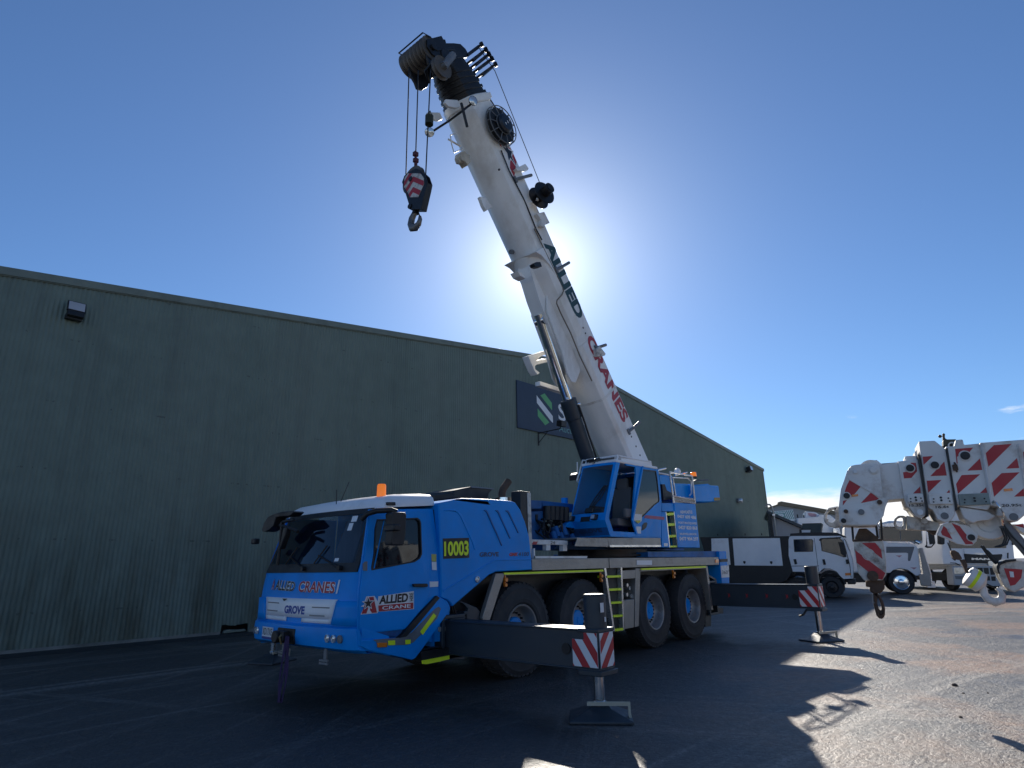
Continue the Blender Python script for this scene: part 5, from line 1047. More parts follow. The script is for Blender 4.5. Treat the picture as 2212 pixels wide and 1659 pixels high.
# near side idler sheave on its arm
iq = [(9.469,1.283),(9.696,0.722)]; 
c = MB(); c.lathe([(0.04, -0.04), (0.17, -0.03), (0.215, -0.05), (0.22, -0.04), (0.185, 0.0), (0.22, 0.04), (0.215, 0.05), (0.17, 0.03), (0.04, 0.04)], FB(*iq[0], -0.52), (0, 1, 0), 28); build('idler_sheave', c, bpy.data.materials['greasy_sheave'], head, smooth=40)
c = MB(); c.tube([FB(*iq[0], -0.58), FB(*iq[1], -0.5)], 0.075, 8); c.cyl(FB(*iq[0], -0.66), FB(*iq[0], -0.40), 0.05, seg=12); build('idler_arm', c, 'midgrey', head)
for zx in (595, 665):
    q = [(10.131,0.501),(10.194,0.44),(10.192,0.364),(10.1,0.387)] if zx == 595 else [(10.126,0.3),(10.194,0.229),(10.192,0.161),(10.1,0.193)]
    c = MB(); c.tube([FB(a, b, -0.1) for a, b in q], 0.022, 7); build('lifting_loop', c, 'blacksteel', head, smooth=60)
# luffing cylinder
cdir = Vector((-0.4655, 0, 0.885)).normalized(); cb = Vector((10.60, 0, 5.03)); 
c = MB(); c.cyl(cb + cdir * 1.95, cb - cdir * 0.02, 0.112, seg=28); c.cyl(cb + cdir * 1.80 + Vector((0, -0.12, 0)), cb + cdir * 1.80 + Vector((0, 0.12, 0)), 0.10, seg=20)
rod = build('luffing_rod', c, 'chrome', crane, smooth=40)
c = MB(); c.cyl(cb - cdir * 3.2, cb - cdir * 0.45, 0.158, seg=28); c.cyl(cb - cdir * 0.45, cb + cdir * 0.0, 0.182, seg=28); c.cyl(cb - cdir * 3.2 + Vector((0, -0.3, 0)), cb - cdir * 3.2 + Vector((0, 0.3, 0)), 0.2, seg=20); barrel = build('luffing_barrel', c, 'darkgrey', crane, bev=0.012, smooth=40)
c = MB(); c.tube([cb - cdir * 0.15 + Vector((0.04, -0.20, 0)), cb - cdir * 0.5 + Vector((0.04, -0.205, 0)), cb - cdir * 1.9 + Vector((0.08, -0.18, 0)), cb - cdir * 2.3 + Vector((0.09, -0.17, 0))], 0.022, 6)
build('hydraulic_line', c, 'black', barrel, smooth=60)
for k, d in enumerate((0.12, 1.75)):
    c = MB(); c.ball(cb - cdir * d + Vector((0.10, -0.17, 0)), 0.05); c.ball(cb - cdir * d + Vector((-0.17, -0.08, 0.08 if k == 0 else 0)), 0.04); build('line_fitting', c, 'chrome', barrel, smooth=60)
xv = cdir.cross(Vector((0, 1, 0))).normalized()
def FBar(a, b, o):                                                # along barrel, around it
    t = b / 0.16; return cb - cdir * a + Vector((0, -1, 0)) * (math.cos(t) * o) + xv * (math.sin(t) * o)
c = MB(); c.sheet(rect(0.55, 1.25, -0.11, -0.05), FBar, 0.163); build('barrel_label', c, 'reflwhite', barrel)
text('0815-305 11411', FBar, 0.165, ((0.58, -0.062), (1.22, -0.062), (1.22, -0.098), (0.58, -0.098)), 'print_black', barrel)
# cable reel with spokes
rs_, rn_ = [(8.2,0.192)][0]; rc = FB(rs_, rn_, -0.56)
def FRl(a, b, o): return rc + BA * a + BN * b + Vector((0, -o, 0))
c = MB(); c.lathe([(0.001, 0.0), (0.37, 0.0), (0.37, -0.10), (0.001, -0.10)], rc, (0, -1, 0), 40); reel = build('cable_reel', c, 'black', boom, smooth=40)
c = MB()
for R_, o in ((0.40, 0.03), (0.415, -0.06), (0.205, 0.04)): c.tube([FRl(math.cos(t) * R_, math.sin(t) * R_, o) for t in [i * math.pi / 20 for i in range(40)]], 0.011, 6, closed=True)
for i in range(11):
    t = 2 * math.pi * i / 11; c.tube([FRl(math.cos(t) * 0.20, math.sin(t) * 0.20, 0.04), FRl(math.cos(t) * 0.40, math.sin(t) * 0.40, 0.03), FRl(math.cos(t) * 0.415, math.sin(t) * 0.415, -0.06)], 0.010, 5)
build('reel_spokes', c, 'midgrey', reel, smooth=60)
c = MB(); c.lathe([(0.20, 0.0), (0.20, 0.10), (0.16, 0.14), (0.001, 0.15)], rc, (0, -1, 0), 30); build('reel_hub', c, mat('dark_blue_plastic', (0.012, 0.02, 0.035), 0.45), reel, smooth=40)
for a, b in ((0.02, -0.10), (0.0, -0.01), (-0.02, 0.08)):
    c = MB(); c.sheet(rect(a - 0.025, a + 0.025, b - 0.013, b + 0.013), FRl, 0.153); build('reel_label', c, 'reflwhite', reel, smooth=0)
# small rope drum higher up the side
ds_, dn_ = [(6.605,-0.028)][0]; dc = FB(ds_, dn_, -0.62)
c = MB(); c.lathe([(0.001, 0.11), (0.255, 0.11), (0.262, 0.10), (0.255, 0.09), (0.10, 0.08), (0.10, -0.08), (0.255, -0.09), (0.262, -0.10), (0.255, -0.11), (0.001, -0.11)], dc, (-0.22, -1, 0.12), 30); drum = build('rope_drum', c, 'blacksteel', boom, smooth=40)
c = MB(); e_ = Vector((-0.22, -1, 0.12)).normalized(); c.cyl(dc + e_ * 0.1, dc + e_ * 0.29, 0.115, seg=18); c.cyl(dc + e_ * 0.29, dc + e_ * 0.305, 0.08, seg=14); build('drum_motor', c, 'black', drum)
c = MB(); a = [(6.585,0.311)][0]; c.tube([FB(a[0], a[1], -0.42), FB(ds_ - 0.05, dn_ + 0.1, -0.5), dc], 0.045, 8); c.fbox(FB, a[0] - 0.1, a[0] + 0.1, a[1] - 0.1, a[1] + 0.08, -0.46, -0.42); build('drum_bracket', c, 'boom_white', drum)
# ropes along the boom and to the hook
tipq = [(9.391,-0.819)][0]; g0 = [(9.913,-0.585)][0]
c = MB(); c.tube([FB(g0[0], g0[1], -0.32), FB(tipq[0], tipq[1], -0.32), dc + Vector((0.05, 0.02, 0.2))], 0.009, 5); build('drum_rope', c, 'black', drum, smooth=60)
c = MB()
for d in (0.0, 0.05): c.tube([FB(8.9, -0.10, -0.30 - d), FB(8.2, -0.16 - d, -0.42), FB(rs_ + 0.30, rn_ - 0.25, -0.56)], 0.016, 5)
build('reel_cable', c, 'black', reel, smooth=60)
# side brackets, pegs and clamps
for q, m in (([(7.313,0.297),(7.329,0.113),(7.339,-0.109),(7.226,-0.161),(7.199,-0.09),(7.234,0.076),(7.26,0.284)], 'boom_white'), ([(6.306,0.27),(6.274,-0.031),(6.012,-0.056),(6.031,0.138),(5.98,0.224),(6.05,0.328),(6.144,0.206)], 'old_white'), ([(3.084,0.099),(2.849,-0.008),(2.824,0.042),(2.856,0.165),(2.945,0.359),(3.074,0.286)], 'rust_white')):
    c = MB(); c.prism(q, FB, -0.52, -0.42); build('side_bracket', c, m, boom, bev=0.008)
for q in ([(7.118,0.375),(7.08,-0.178)], [(5.06,0.345),(5.051,-0.16)], [(3.077,0.147),(2.992,-0.195)], [(0.976,0.311),(0.94,-0.194)]):
    c = MB(); c.tube([FB(*q[0], -0.43), FB((q[0][0] * 0.5 + q[1][0] * 0.5), q[0][1] * 0.5 + q[1][1] * 0.5, -0.48), FB(*q[1], -0.50)], 0.035, 8); c.fbox(FB, q[0][0] - 0.07, q[0][0] + 0.07, q[0][1] - 0.03, q[0][1] + 0.03, -0.46, -0.42); build('side_peg', c, 'midgrey', boom)
for q in [(3.644,0.274),(3.509,0.279)] + [(0.819,0.267),(0.548,0.254),(0.303,0.253)] + [(7.415,0.744)]:
    c = MB(); c.cyl(FB(q[0], q[1], -0.40), FB(q[0], q[1], -0.426), 0.022, seg=10); build('bolt_hole', c, 'black', boom)
for q in ([(5.434,1.132),(5.437,1.013),(5.396,0.87),(5.293,0.887),(5.32,1.035),(5.371,1.128)],):
    c = MB(); c.prism([(a, b) for a, b in q], FB, -0.50, -0.38); build('valve_block', c, 'black', boom, bev=0.01)
c = MB(); c.prism([(7.088,1.351),(7.029,1.178),(6.81,1.129),(6.807,1.2),(6.786,1.355),(6.908,1.376)], FB, -0.14, -0.06); build('underside_bracket', c, 'boom_white', boom, bev=0.006)
c = MB(); q = [(5.8,1.038),(5.828,1.127)]; c.tube([FB(q[0][0], 0.70, 0.1), FB(q[1][0], 0.86, 0.1)], 0.05, 8); build('underside_stub', c, 'midgrey', boom)
c = MB(); q = [(5.427,1.198),(5.371,1.093),(5.205,1.039),(5.315,1.178)]; c.prism(q, FB, -0.1, 0.1); build('underside_hook', c, 'boom_white', boom)
c = MB(); q = [(8.409,1.022),(8.397,1.205),(8.214,1.298),(8.06,1.338),(8.086,1.031)]; c.tube([FB(a, b, 0) for a, b in q], 0.012, 6); q = [(8.336,1.298),(8.153,1.028)]; c.tube([FB(a, b, 0.02) for a, b in q], 0.022, 6); build('wire_bracket', c, 'old_white', boom)
q = [(8.022,1.224),(8.012,1.104),(7.949,1.072),(7.928,1.006),(7.792,1.062),(7.732,1.208),(7.823,1.234),(7.857,1.319),(7.95,1.305)]
c = MB(); c.prism(q, FB, -0.09, 0.09); q = [(7.884,1.362),(7.836,0.979)]; c.cyl(FB(*q[0], 0.0), FB(*q[1], 0.0), 0.05, seg=10); build('toothed_clamp', c, mat('cream_steel', (0.55, 0.50, 0.40), 0.6, dirt=(0.2, 0.15, 0.1), damt=0.5), boom, bev=0.01)
# lamp bar round the boom nose
lq_ = [(8.601,1.402),(8.667,1.046)] + [(8.654,1.158),(8.744,0.804)]
c = MB(); c.tube([FB(*lq_[0], 0.25), FB(*lq_[1], 0.0), FB(*lq_[2], -0.43), FB(*lq_[3], -0.46)], 0.022, 6); c.tube([FB(lq_[2][0] + 0.15, lq_[2][1] - 0.1, -0.45), FB(lq_[2][0] - 0.30, lq_[2][1] + 0.05, -0.45)], 0.03, 6); lb = build('lamp_bar', c, 'blacksteel', boom, smooth=60)
for p, ax in ((FB(lq_[0][0], lq_[0][1] + 0.06, 0.25), (-0.4, -0.6, -0.3)), (FB(lq_[3][0] + 0.03, lq_[3][1], -0.54), (-0.3, -1, -0.2))):
    c = MB(); c.lathe([(0.001, -0.07), (0.05, -0.06), (0.09, 0.0), (0.095, 0.03)], p, ax, 18); hl = build('boom_lamp', c, 'black', lb, smooth=50)
    c = MB(); c.lathe([(0.09, 0.028), (0.05, 0.04), (0.001, 0.045)], p, ax, 18); build('boom_lamp_lens', c, 'lamp', hl, smooth=50)
# folded swing-away bracket beside the boom foot
c = MB(); q = [(9.888,5.986),(10.584,6.3),(10.613,6.213),(10.34,6.085),(10.204,5.965),(10.676,6.122),(10.689,6.047),(10.2,5.867),(10.117,5.805),(10.13,5.733),(10.289,5.683),(10.189,5.619),(10.081,5.701),(9.992,5.829)]
c.prism(q, FY, 0.50, 0.68); c.fbox(FY, 10.3, 11.4, 5.4, 5.5, 0.52, 0.66); build('jib_bracket', c, 'boom_white', boom, bev=0.01)
# hoist ropes
rp = [(0.16,10.784),(-0.123,10.499),(-0.481,10.295)]; rb = [(0.143,8.471),(-0.121,8.792),(-0.412,8.171)]
for a, b in zip(rp, rb):
    c = MB(); c.tube([(6.1, a[0], a[1] + 0.12), (6.1, b[0], b[1])], 0.0125, 6); build('hoist_rope', c, 'black', crane, smooth=60)
c = MB(); q = [(-0.473,9.302),(-0.492,9.498)]; c.cyl((6.1, q[0][0], q[0][1] - 0.09), (6.1, q[0][0], q[0][1] + 0.09), 0.075, seg=14); c.tube([(6.1, q[0][0] - 0.06, q[0][1] + 0.09), (6.1, q[1][0], q[1][1]), (6.1, q[0][0] + 0.06, q[0][1] + 0.09)], 0.01, 5); build('switch_weight', c, mat('black_yellow_weight', (0.03, 0.03, 0.012), 0.6), crane)

# ------------------------------------------------------------------ hook block
hb0 = [(-0.233,8.377),(-0.339,8.291),(-0.473,8.136),(-0.547,7.949),(-0.519,7.84),(-0.405,7.478),(-0.115,7.602),(0.09,8.118),(0.151,8.275),(0.093,8.377),(-0.07,8.399)]
hk = thing('hook_block', 'hook block with red and white chevrons hanging against the sky under the raised boom', 'hook block', (6.1, sum(q[0] for q in hb0) / len(hb0), min(q[1] for q in hb0)))
c = MB(); c.prism(hb0, FX, 6.02, 6.05); c.prism(hb0, FX, 6.12, 6.15); cy_, cz_ = [(-0.106,8.216)][0]; c.cyl((6.0, cy_, cz_), (6.17, cy_, cz_), 0.05, seg=16); c.cyl((6.0, cy_, cz_ - 0.55), (6.17, cy_, cz_ - 0.55), 0.05, seg=14); c.prism([q for q in hb0 if q[1] < cz_ - 0.2] + [(cy_, cz_ - 0.25)], FX, 6.05, 6.12); build('cheek_plates', c, 'blacksteel', hk, bev=0.006)
c = MB(); c.lathe([(0.05, -0.03), (0.24, -0.025), (0.27, -0.033), (0.23, 0.0), (0.27, 0.033), (0.24, 0.025), (0.05, 0.03)], (6.085, cy_, cz_), (1, 0, 0), 28); build('sheave', c, bpy.data.materials['greasy_sheave'], hk, smooth=40)
fc = [(-0.016,8.374),(-0.372,8.204),(-0.463,8.07),(-0.472,7.942),(-0.325,7.749),(-0.097,7.85),(-0.045,7.957),(0.079,8.141),(0.068,8.321)]
c = MB(); c.prism(fc, FX, 6.014, 6.021); build('chevron_plate', c, 'rust_white', hk)
ymid = sum(q[0] for q in fc) / len(fc)
L_ = clip(fc, 1, 0, ymid); R_ = clip(fc, -1, 0, -ymid)
cm = stripes(L_, math.radians(-52), 0.085, 0.03 + ymid * 0, FX, 6.0125)
d0 = math.cos(math.radians(-52)) * ymid; d1 = math.cos(math.radians(232)) * ymid
cm = stripes(R_, math.radians(232), 0.085, 0.03 - d0 + d1, FX, 6.0125, cm); build('red_chevrons', cm, 'red', hk, smooth=0, kind='stuff')
def hook_mesh(c0, sc_, fr, shank, m, parent):
    c = MB(); pts = []; rad = []
    prof = [(0, shank, .05), (0, .16, .055), (-.03, .08, .06), (-.10, 0.0, .07), (-.125, -.10, .075), (-.08, -.20, .08), (0.02, -.235, .075), (.10, -.19, .06), (.135, -.11, .045), (.125, -.05, .03)]
    cur = [Vector(fr(c0[0] + a * sc_, c0[1] + b * sc_, 0)) for a, b, r in prof]
    n = len(cur); vs = []; seg = 10; nrm = (Vector(fr(0, 0, 1)) - Vector(fr(0, 0, 0))).normalized()
    for i, p in enumerate(cur):
        d = (cur[min(n - 1, i + 1)] - cur[max(0, i - 1)]).normalized(); x = d.cross(nrm).normalized(); r = prof[i][2] * sc_
        vs += [p + x * (math.cos(2 * math.pi * k / seg) * r) + nrm * (math.sin(2 * math.pi * k / seg) * r * 0.8) for k in range(seg)]
    c.add(vs, [(i * seg + k, i * seg + (k + 1) % seg, (i + 1) * seg + (k + 1) % seg, (i + 1) * seg + k) for i in range(n - 1) for k in range(seg)] + [tuple(range(seg - 1, -1, -1)), tuple(range((n - 1) * seg, n * seg))])
    h = build('hook', c, m, parent, smooth=60)
    c = MB(); c.tube([fr(c0[0] + .05 * sc_, c0[1] + .13 * sc_, 0), fr(c0[0] + .125 * sc_, c0[1] - .06 * sc_, 0)], 0.014 * sc_, 6); build('hook_latch', c, 'blacksteel', h); return h
hc = [(-0.164,7.474)][0]; hq = [(-0.159,7.606)][0]
hook_mesh((hc[0], hc[1] - 0.0), 0.95, lambda a, b, o: Vector((6.1 + o, hc[0] + (hc[0] - a) if True else a, b)), 0.25, mat('hook_steel', (0.16, 0.15, 0.145), 0.45, metal=0.5, var=0.2), hk)
c = MB(); c.cyl((6.1, hq[0], hq[1] - 0.08), (6.1, hq[0], hq[1] + 0.05), 0.055, seg=14); build('hook_nut', c, 'blacksteel', hk)
c = MB(); bq = [(-0.134,8.467),(-0.127,8.644),(-0.121,8.792)]; c.tube([(6.1, bq[0][0], bq[0][1] - 0.05), (6.1, bq[1][0], bq[1][1])], 0.03, 8); c.box(6.06, 6.14, bq[1][0] - 0.035, bq[1][0] + 0.035, bq[1][1] - 0.05, bq[1][1] + 0.03); c.box(6.06, 6.14, bq[2][0] - 0.03, bq[2][0] + 0.04, bq[2][1] - 0.06, bq[2][1] + 0.02); c.tube([(6.1, bq[1][0], bq[1][1]), (6.1, bq[2][0], bq[2][1])], 0.016, 6); build('rope_socket', c, mat('dark_red_steel', (0.10, 0.02, 0.025), 0.6), hk)

# ------------------------------------------------------------------ purple sling hanging from the tow hitch
sp_ = [(-0.146,0.792),(-0.157,0.619),(-0.144,0.399),(-0.141,0.22),(-0.116,0.105)]
c = MB()
for dy, k in ((0.0, 1.0), (0.055, 0.6), (-0.06, 0.9)):
    vs = []; n = 12
    for i in range(n + 1):
        t = i / n; z = 0.80 - 0.735 * t; y = sp_[0][0] + (sp_[3][0] - sp_[0][0]) * t + dy * (1 - 0.5 * t); x = 4.30 + 0.02 * math.sin(t * 5 + dy * 30) - 0.03 * t
        w_ = 0.028 + 0.012 * math.sin(t * 7 + dy * 20)
        vs += [Vector((x, y - w_, z)), Vector((x + 0.012, y, z)), Vector((x, y + w_, z)), Vector((x - 0.010, y, z))]
    c.add(vs, [(4 * i + a, 4 * i + (a + 1) % 4, 4 * i + 4 + (a + 1) % 4, 4 * i + 4 + a) for i in range(n) for a in range(4)] + [(3, 2, 1, 0), (4 * n, 4 * n + 1, 4 * n + 2, 4 * n + 3)])
tag(build('lifting_sling', c, 'purple', None, smooth=60), 'purple webbing sling hanging from the tow hitch in front of the blue crane', 'sling')

# ------------------------------------------------------------------ second crane: level boom of a yard crane reaching in from the right
C2 = (8.789,-5.835,0.233,-0.97); F2 = vframe(*C2); W2 = 0.62                         # near face at o = 0, far face at o = -W2
c2 = thing('yard_crane', 'yard crane with a level white boom in red diagonal stripes reaching in from the right', 'crane', F2(4.6, 0, -0.3))
def sect(name, poly, o0, o1, m='old_white', bev=0.012):
    c = MB(); c.prism(poly, F2, o0, o1); return build(name, c, m, c2, bev=bev)
def reds(parent, polys, o):
    for p in polys:
        c = MB(); c.sheet(p, F2, o); build('red_stripe', c, 'red', parent, smooth=0)
def pin(parent, p, r, o, m='blacksteel', d=0.03, ring=True):
    c = MB(); 
    if ring: c.lathe([(r * 1.02, 0), (r * 1.35, 0.0), (r * 1.30, 0.012), (r * 1.02, 0.012)], F2(p[0], p[1], o), F2(0, 0, 1) - F2(0, 0, 0), 18); build('pin_boss', c, 'old_white', parent, smooth=40)
    c = MB(); c.cyl(F2(p[0], p[1], o - 0.01), F2(p[0], p[1], o + d), r, seg=18); build('pin', c, m, parent, bev=0.004)
# nested boom sections, smallest first
hb = [(0.208,2.731),(0.419,2.74),(0.393,2.296),(0.242,2.306),(0.204,2.316)]
tip = sect('boom_section', [(0.185,2.729),(0.437,2.742),(0.43,2.297),(0.239,2.29),(0.17,2.29)], -0.06, -W2 + 0.06)
s1 = sect('boom_section', [(0.406,2.747),(0.619,2.759),(0.618,2.173),(0.581,2.075),(0.53,2.047),(0.475,2.073),(0.433,2.175),(0.405,2.192),(0.396,2.318)], -0.02, -W2 + 0.02)
s1b = sect('boom_bracket', [(0.495,2.811),(0.621,2.804),(0.617,2.727),(0.515,2.721),(0.483,2.772)], -0.06, -0.4)
s2 = sect('boom_section', [(0.664,2.97),(0.828,2.962),(0.878,2.896),(0.918,2.844),(0.893,2.166),(0.877,2.076),(0.83,2.011),(0.756,1.988),(0.691,2.025),(0.665,2.133),(0.618,2.166)], 0.0, -W2)
s3 = sect('boom_section', [(0.921,2.876),(1.007,2.868),(1.034,2.944),(1.105,2.943),(1.105,2.876),(1.271,2.878),(1.237,2.163),(1.187,2.106),(0.937,2.165),(0.908,2.182)], 0.025, -W2 - 0.025)
s4 = sect('boom_section', [(1.264,2.882),(1.704,2.875),(2.009,2.875),(1.942,2.123),(1.541,2.059),(1.428,1.964),(1.348,1.982),(1.305,2.072),(1.231,2.157)], 0.045, -W2 - 0.045)
c = MB(); c.fbox(F2, 1.9, 5.6, 2.05, 2.95, 0.06, -W2 - 0.06); s5 = build('boom_section', c, 'old_white', c2, bev=0.02)
for pts in ([(0.623,2.806),(0.642,2.805),(0.61,2.067),(0.59,2.058)], [(0.92,2.856),(0.938,2.854),(0.904,2.122),(0.885,2.115)]):
    c = MB(); c.prism(pts, F2, 0.03, -W2); build('wear_gap', c, 'black', c2)
for pts in ([(1.25,2.881),(1.288,2.88),(1.254,2.149),(1.218,2.154)], [(1.594,2.83),(1.617,2.83),(1.571,2.087),(1.548,2.088)]):
    c = MB(); c.prism(pts, F2, 0.07, -0.02); build('boom_rib', c, 'old_white', s4, bev=0.02)
reds(s1, [[(0.534,2.719),(0.591,2.711),(0.589,2.635),(0.566,2.605),(0.542,2.703)], [(0.438,2.608),(0.475,2.612),(0.524,2.593),(0.585,2.635),(0.587,2.611),(0.514,2.533),(0.436,2.534)], [(0.587,2.427),(0.579,2.345),(0.499,2.346)]], -0.017)
reds(s2, [[(0.671,2.777),(0.778,2.776),(0.664,2.678)], [(0.879,2.7),(0.872,2.532),(0.707,2.537)], [(0.662,2.486),(0.812,2.484),(0.653,2.342)], [(0.868,2.365),(0.868,2.329),(0.833,2.328)]], 0.003)
reds(s3, [[(1.008,2.836),(1.185,2.834),(1.14,2.785),(1.063,2.787),(1.009,2.737),(1.002,2.659),(0.992,2.665)], [(1.226,2.701),(1.223,2.566),(1.08,2.569)], [(1.015,2.522),(1.194,2.518),(0.94,2.308),(0.943,2.424)], [(1.221,2.366),(1.22,2.301),(1.151,2.303)]], 0.028)
reds(s4, [[(1.382,2.839),(1.549,2.837),(1.284,2.595),(1.289,2.755)], [(1.565,2.672),(1.562,2.556),(1.442,2.56)], [(1.391,2.512),(1.556,2.509),(1.272,2.251),(1.278,2.409)], [(1.557,2.327),(1.551,2.238),(1.453,2.241)], [(1.634,2.734),(1.676,2.734),(1.654,2.626),(1.625,2.629)]], 0.048)
c = MB(); c.prism([(1.375,2.334),(1.454,2.335),(1.453,2.307),(1.373,2.305)], F2, 0.045, 0.06); build('side_reflector', c, 'amber', s4)
for par, p, r, o in ((s1, [(0.519,2.652)][0], 0.042, -0.018), (s2, [(0.775,2.665)][0], 0.042, 0.002), (s3, [(1.089,2.745)][0], 0.048, 0.027)): pin(par, p, r, o)
for par, q, m in ((s1, [(0.43,2.336),(0.595,2.33),(0.591,2.226),(0.423,2.232)], 'alubright'), (s2, [(0.65,2.332),(0.878,2.323),(0.876,2.195),(0.641,2.202)], 'alubright'), (s3, [(0.936,2.303),(1.228,2.296),(1.233,2.167),(0.929,2.17)], 'greenbox')):
    c = MB(); c.prism(q, F2, 0.0, 0.06 if m == 'greenbox' else 0.035); pl = build('wear_pad_plate', c, 'old_white' if m != 'greenbox' else mat('grey_green_paint', (0.26, 0.31, 0.29), 0.6, dirt=(0.08, 0.08, 0.07), damt=0.5), par, bev=0.006)
    a0, a1 = q[0][0], q[1][0]; b = (q[0][1] + q[2][1]) / 2; o = 0.06 if m == 'greenbox' else 0.035
    c = MB()
    for t, db in ((0.5, 0.012), (0.5, -0.02), (0.18, 0.0), (0.82, 0.0), (0.15, -0.035), (0.85, -0.035)): c.cyl(F2(a0 + (a1 - a0) * t, b + db, o - 0.005), F2(a0 + (a1 - a0) * t, b + db, o + 0.008), 0.013 if t == 0.5 else 0.009, seg=8)
    build('plate_bolts', c, 'blacksteel', pl, kind='stuff')
text('15.35t', F2, 0.002, [(0.432,2.189),(0.584,2.187),(0.586,2.217),(0.435,2.22)], 'print_black', s1, bold=0.02)
text('16.6t', F2, 0.004, [(0.695,2.154),(0.83,2.154),(0.833,2.184),(0.698,2.186)], 'print_black', s2, bold=0.02)
text('20.95t', F2, 0.05, [(1.318,2.133),(1.503,2.13),(1.505,2.16),(1.322,2.165)], 'print_black', s4, bold=0.02)
for q, r in (([(0.532,2.119)][0], 0.034), ([(0.768,2.064)][0], 0.040), ([(1.406,2.018)][0], 0.042)):
    c = MB(); c.cyl(F2(q[0], q[1], 0.0), F2(q[0], q[1], 0.055 if r > 0.041 else 0.012), r, seg=18); build('lug_hole', c, 'midgrey' if r > 0.036 else 'reflwhite', s2)
# head of the boom
hd_ = [(-0.112,2.733),(-0.056,2.742),(0.188,2.74),(0.201,2.686),(0.177,2.318),(0.236,2.295),(0.189,2.222),(0.148,2.098),(0.054,1.985),(-0.143,1.986),(-0.321,2.002),(-0.351,2.043),(-0.328,2.22),(-0.27,2.445),(-0.216,2.556),(-0.167,2.668)]
hf = sect('boom_head', hd_, 0.02, -0.03, 'old_white', 0.01); sect('boom_head', hd_, -W2 + 0.03, -W2 - 0.02, 'old_white', 0.01)
c = MB(); c.prism([(-0.167,2.668),(-0.112,2.733),(-0.056,2.742),(0.188,2.74),(0.191,2.712),(-0.053,2.715),(-0.106,2.703),(-0.149,2.65),(-0.305,2.235),(-0.323,2.236)], F2, -0.03, -W2 + 0.03); c.prism([(0.172,2.286),(0.24,2.295),(0.187,2.206),(0.148,2.098),(0.054,1.985),(-0.143,1.986),(-0.321,2.002),(-0.319,2.018),(-0.147,2.005),(0.043,2.002),(0.129,2.107),(0.166,2.207)], F2, -0.03, -W2 + 0.03); build('head_web', c, 'old_white', hf)
reds(hf, [[(-0.153,2.557),(-0.045,2.463),(-0.118,2.384),(-0.159,2.357),(-0.231,2.411),(-0.194,2.491)], [(0.054,2.384),(0.13,2.303),(0.103,2.289),(-0.075,2.261)], [(-0.266,2.302),(-0.221,2.309),(-0.278,2.242)]], 0.0225)
c = MB(); c.prism([(-0.16,2.59),(0.153,2.337),(0.161,2.32),(0.138,2.312),(-0.158,2.554)], F2, 0.02, 0.034); c.prism([(-0.313,2.227),(0.081,2.258),(0.132,2.211),(0.15,2.103),(0.053,1.991),(-0.32,2.007),(-0.351,2.047)], F2, 0.02, 0.032); build('head_doubler', c, 'old_white', hf, bev=0.004)
c = MB(); c.prism([(-0.162,2.37),(-0.088,2.375),(-0.09,2.348),(-0.163,2.344)], F2, 0.02, 0.032); build('side_reflector', c, 'amber', hf)
for q, r, m in (([(-0.075,2.65)][0], 0.022, 'reflwhite'), ([(0.127,2.656)][0], 0.04, 'old_white'), ([(-0.216,2.361)][0], 0.036, 'blacksteel'), ([(0.129,2.259)][0], 0.028, 'rust'), ([(-0.086,2.152)][0], 0.035, 'midgrey'), ([(-0.253,2.169)][0], 0.025, 'rust'), ([(-0.296,2.055)][0], 0.030, 'blacksteel')): pin(hf, q, r, 0.033 if q[1] < 2.3 else 0.021, m)
c = MB(); p = [(0.112,2.657)][0]
for o in (-0.15, -0.3, -0.45): c.lathe([(0.03, -0.03), (0.13, -0.025), (0.15, -0.03), (0.125, 0), (0.15, 0.03), (0.13, 0.025), (0.03, 0.03)], F2(p[0], p[1], o), F2(0, 0, 1) - F2(0, 0, 0), 24)
build('head_sheave', c, 'old_white', hf, smooth=40)
def flat_hook(quadpts, o, nm, par):
    c = MB(); c.prism(quadpts[0], F2, o + 0.035, o - 0.035, [quadpts[1]]); return build(nm, c, 'rust_white', par, bev=0.012)
flat_hook(([(-0.342,2.26),(-0.316,2.246),(-0.346,1.99),(-0.404,1.985),(-0.479,2.006),(-0.519,2.052),(-0.528,2.108),(-0.512,2.162),(-0.475,2.216),(-0.448,2.246),(-0.416,2.249)], [(-0.436,2.209),(-0.391,2.222),(-0.377,2.171),(-0.392,2.085),(-0.43,2.051),(-0.478,2.069),(-0.492,2.122),(-0.469,2.176)]), -0.3, 'nose_hook', hf)
flat_hook(([(0.37,2.103),(0.4,2.091),(0.374,1.933),(0.301,1.925),(0.26,1.956),(0.252,2.009),(0.272,2.068),(0.318,2.106)], [(0.328,2.084),(0.363,2.076),(0.353,1.989),(0.321,1.965),(0.286,1.977),(0.277,2.015),(0.297,2.059)]), -0.3, 'tow_hook', s1)
c = MB(); c.prism([(0.401,2.097),(0.718,1.999),(0.724,1.962),(0.683,1.905),(0.488,1.921),(0.38,1.933)], F2, -0.2, -0.45); c.cyl(F2(*[(0.573,2.024)][0], -0.21), F2(*[(0.573,2.024)][0], -0.15), 0.035, seg=14); c.cyl(F2(*[(0.434,1.96)][0], -0.21), F2(*[(0.434,1.96)][0], -0.16), 0.028, seg=14); build('sheave_carrier', c, 'rust_white', c2, bev=0.01)
c = MB(); c.prism([(0.583,1.917),(0.695,1.978),(0.718,1.963),(0.661,1.855),(0.644,1.863)], F2, -0.22, -0.4); build('carrier_gusset', c, 'rust', c2, bev=0.008)
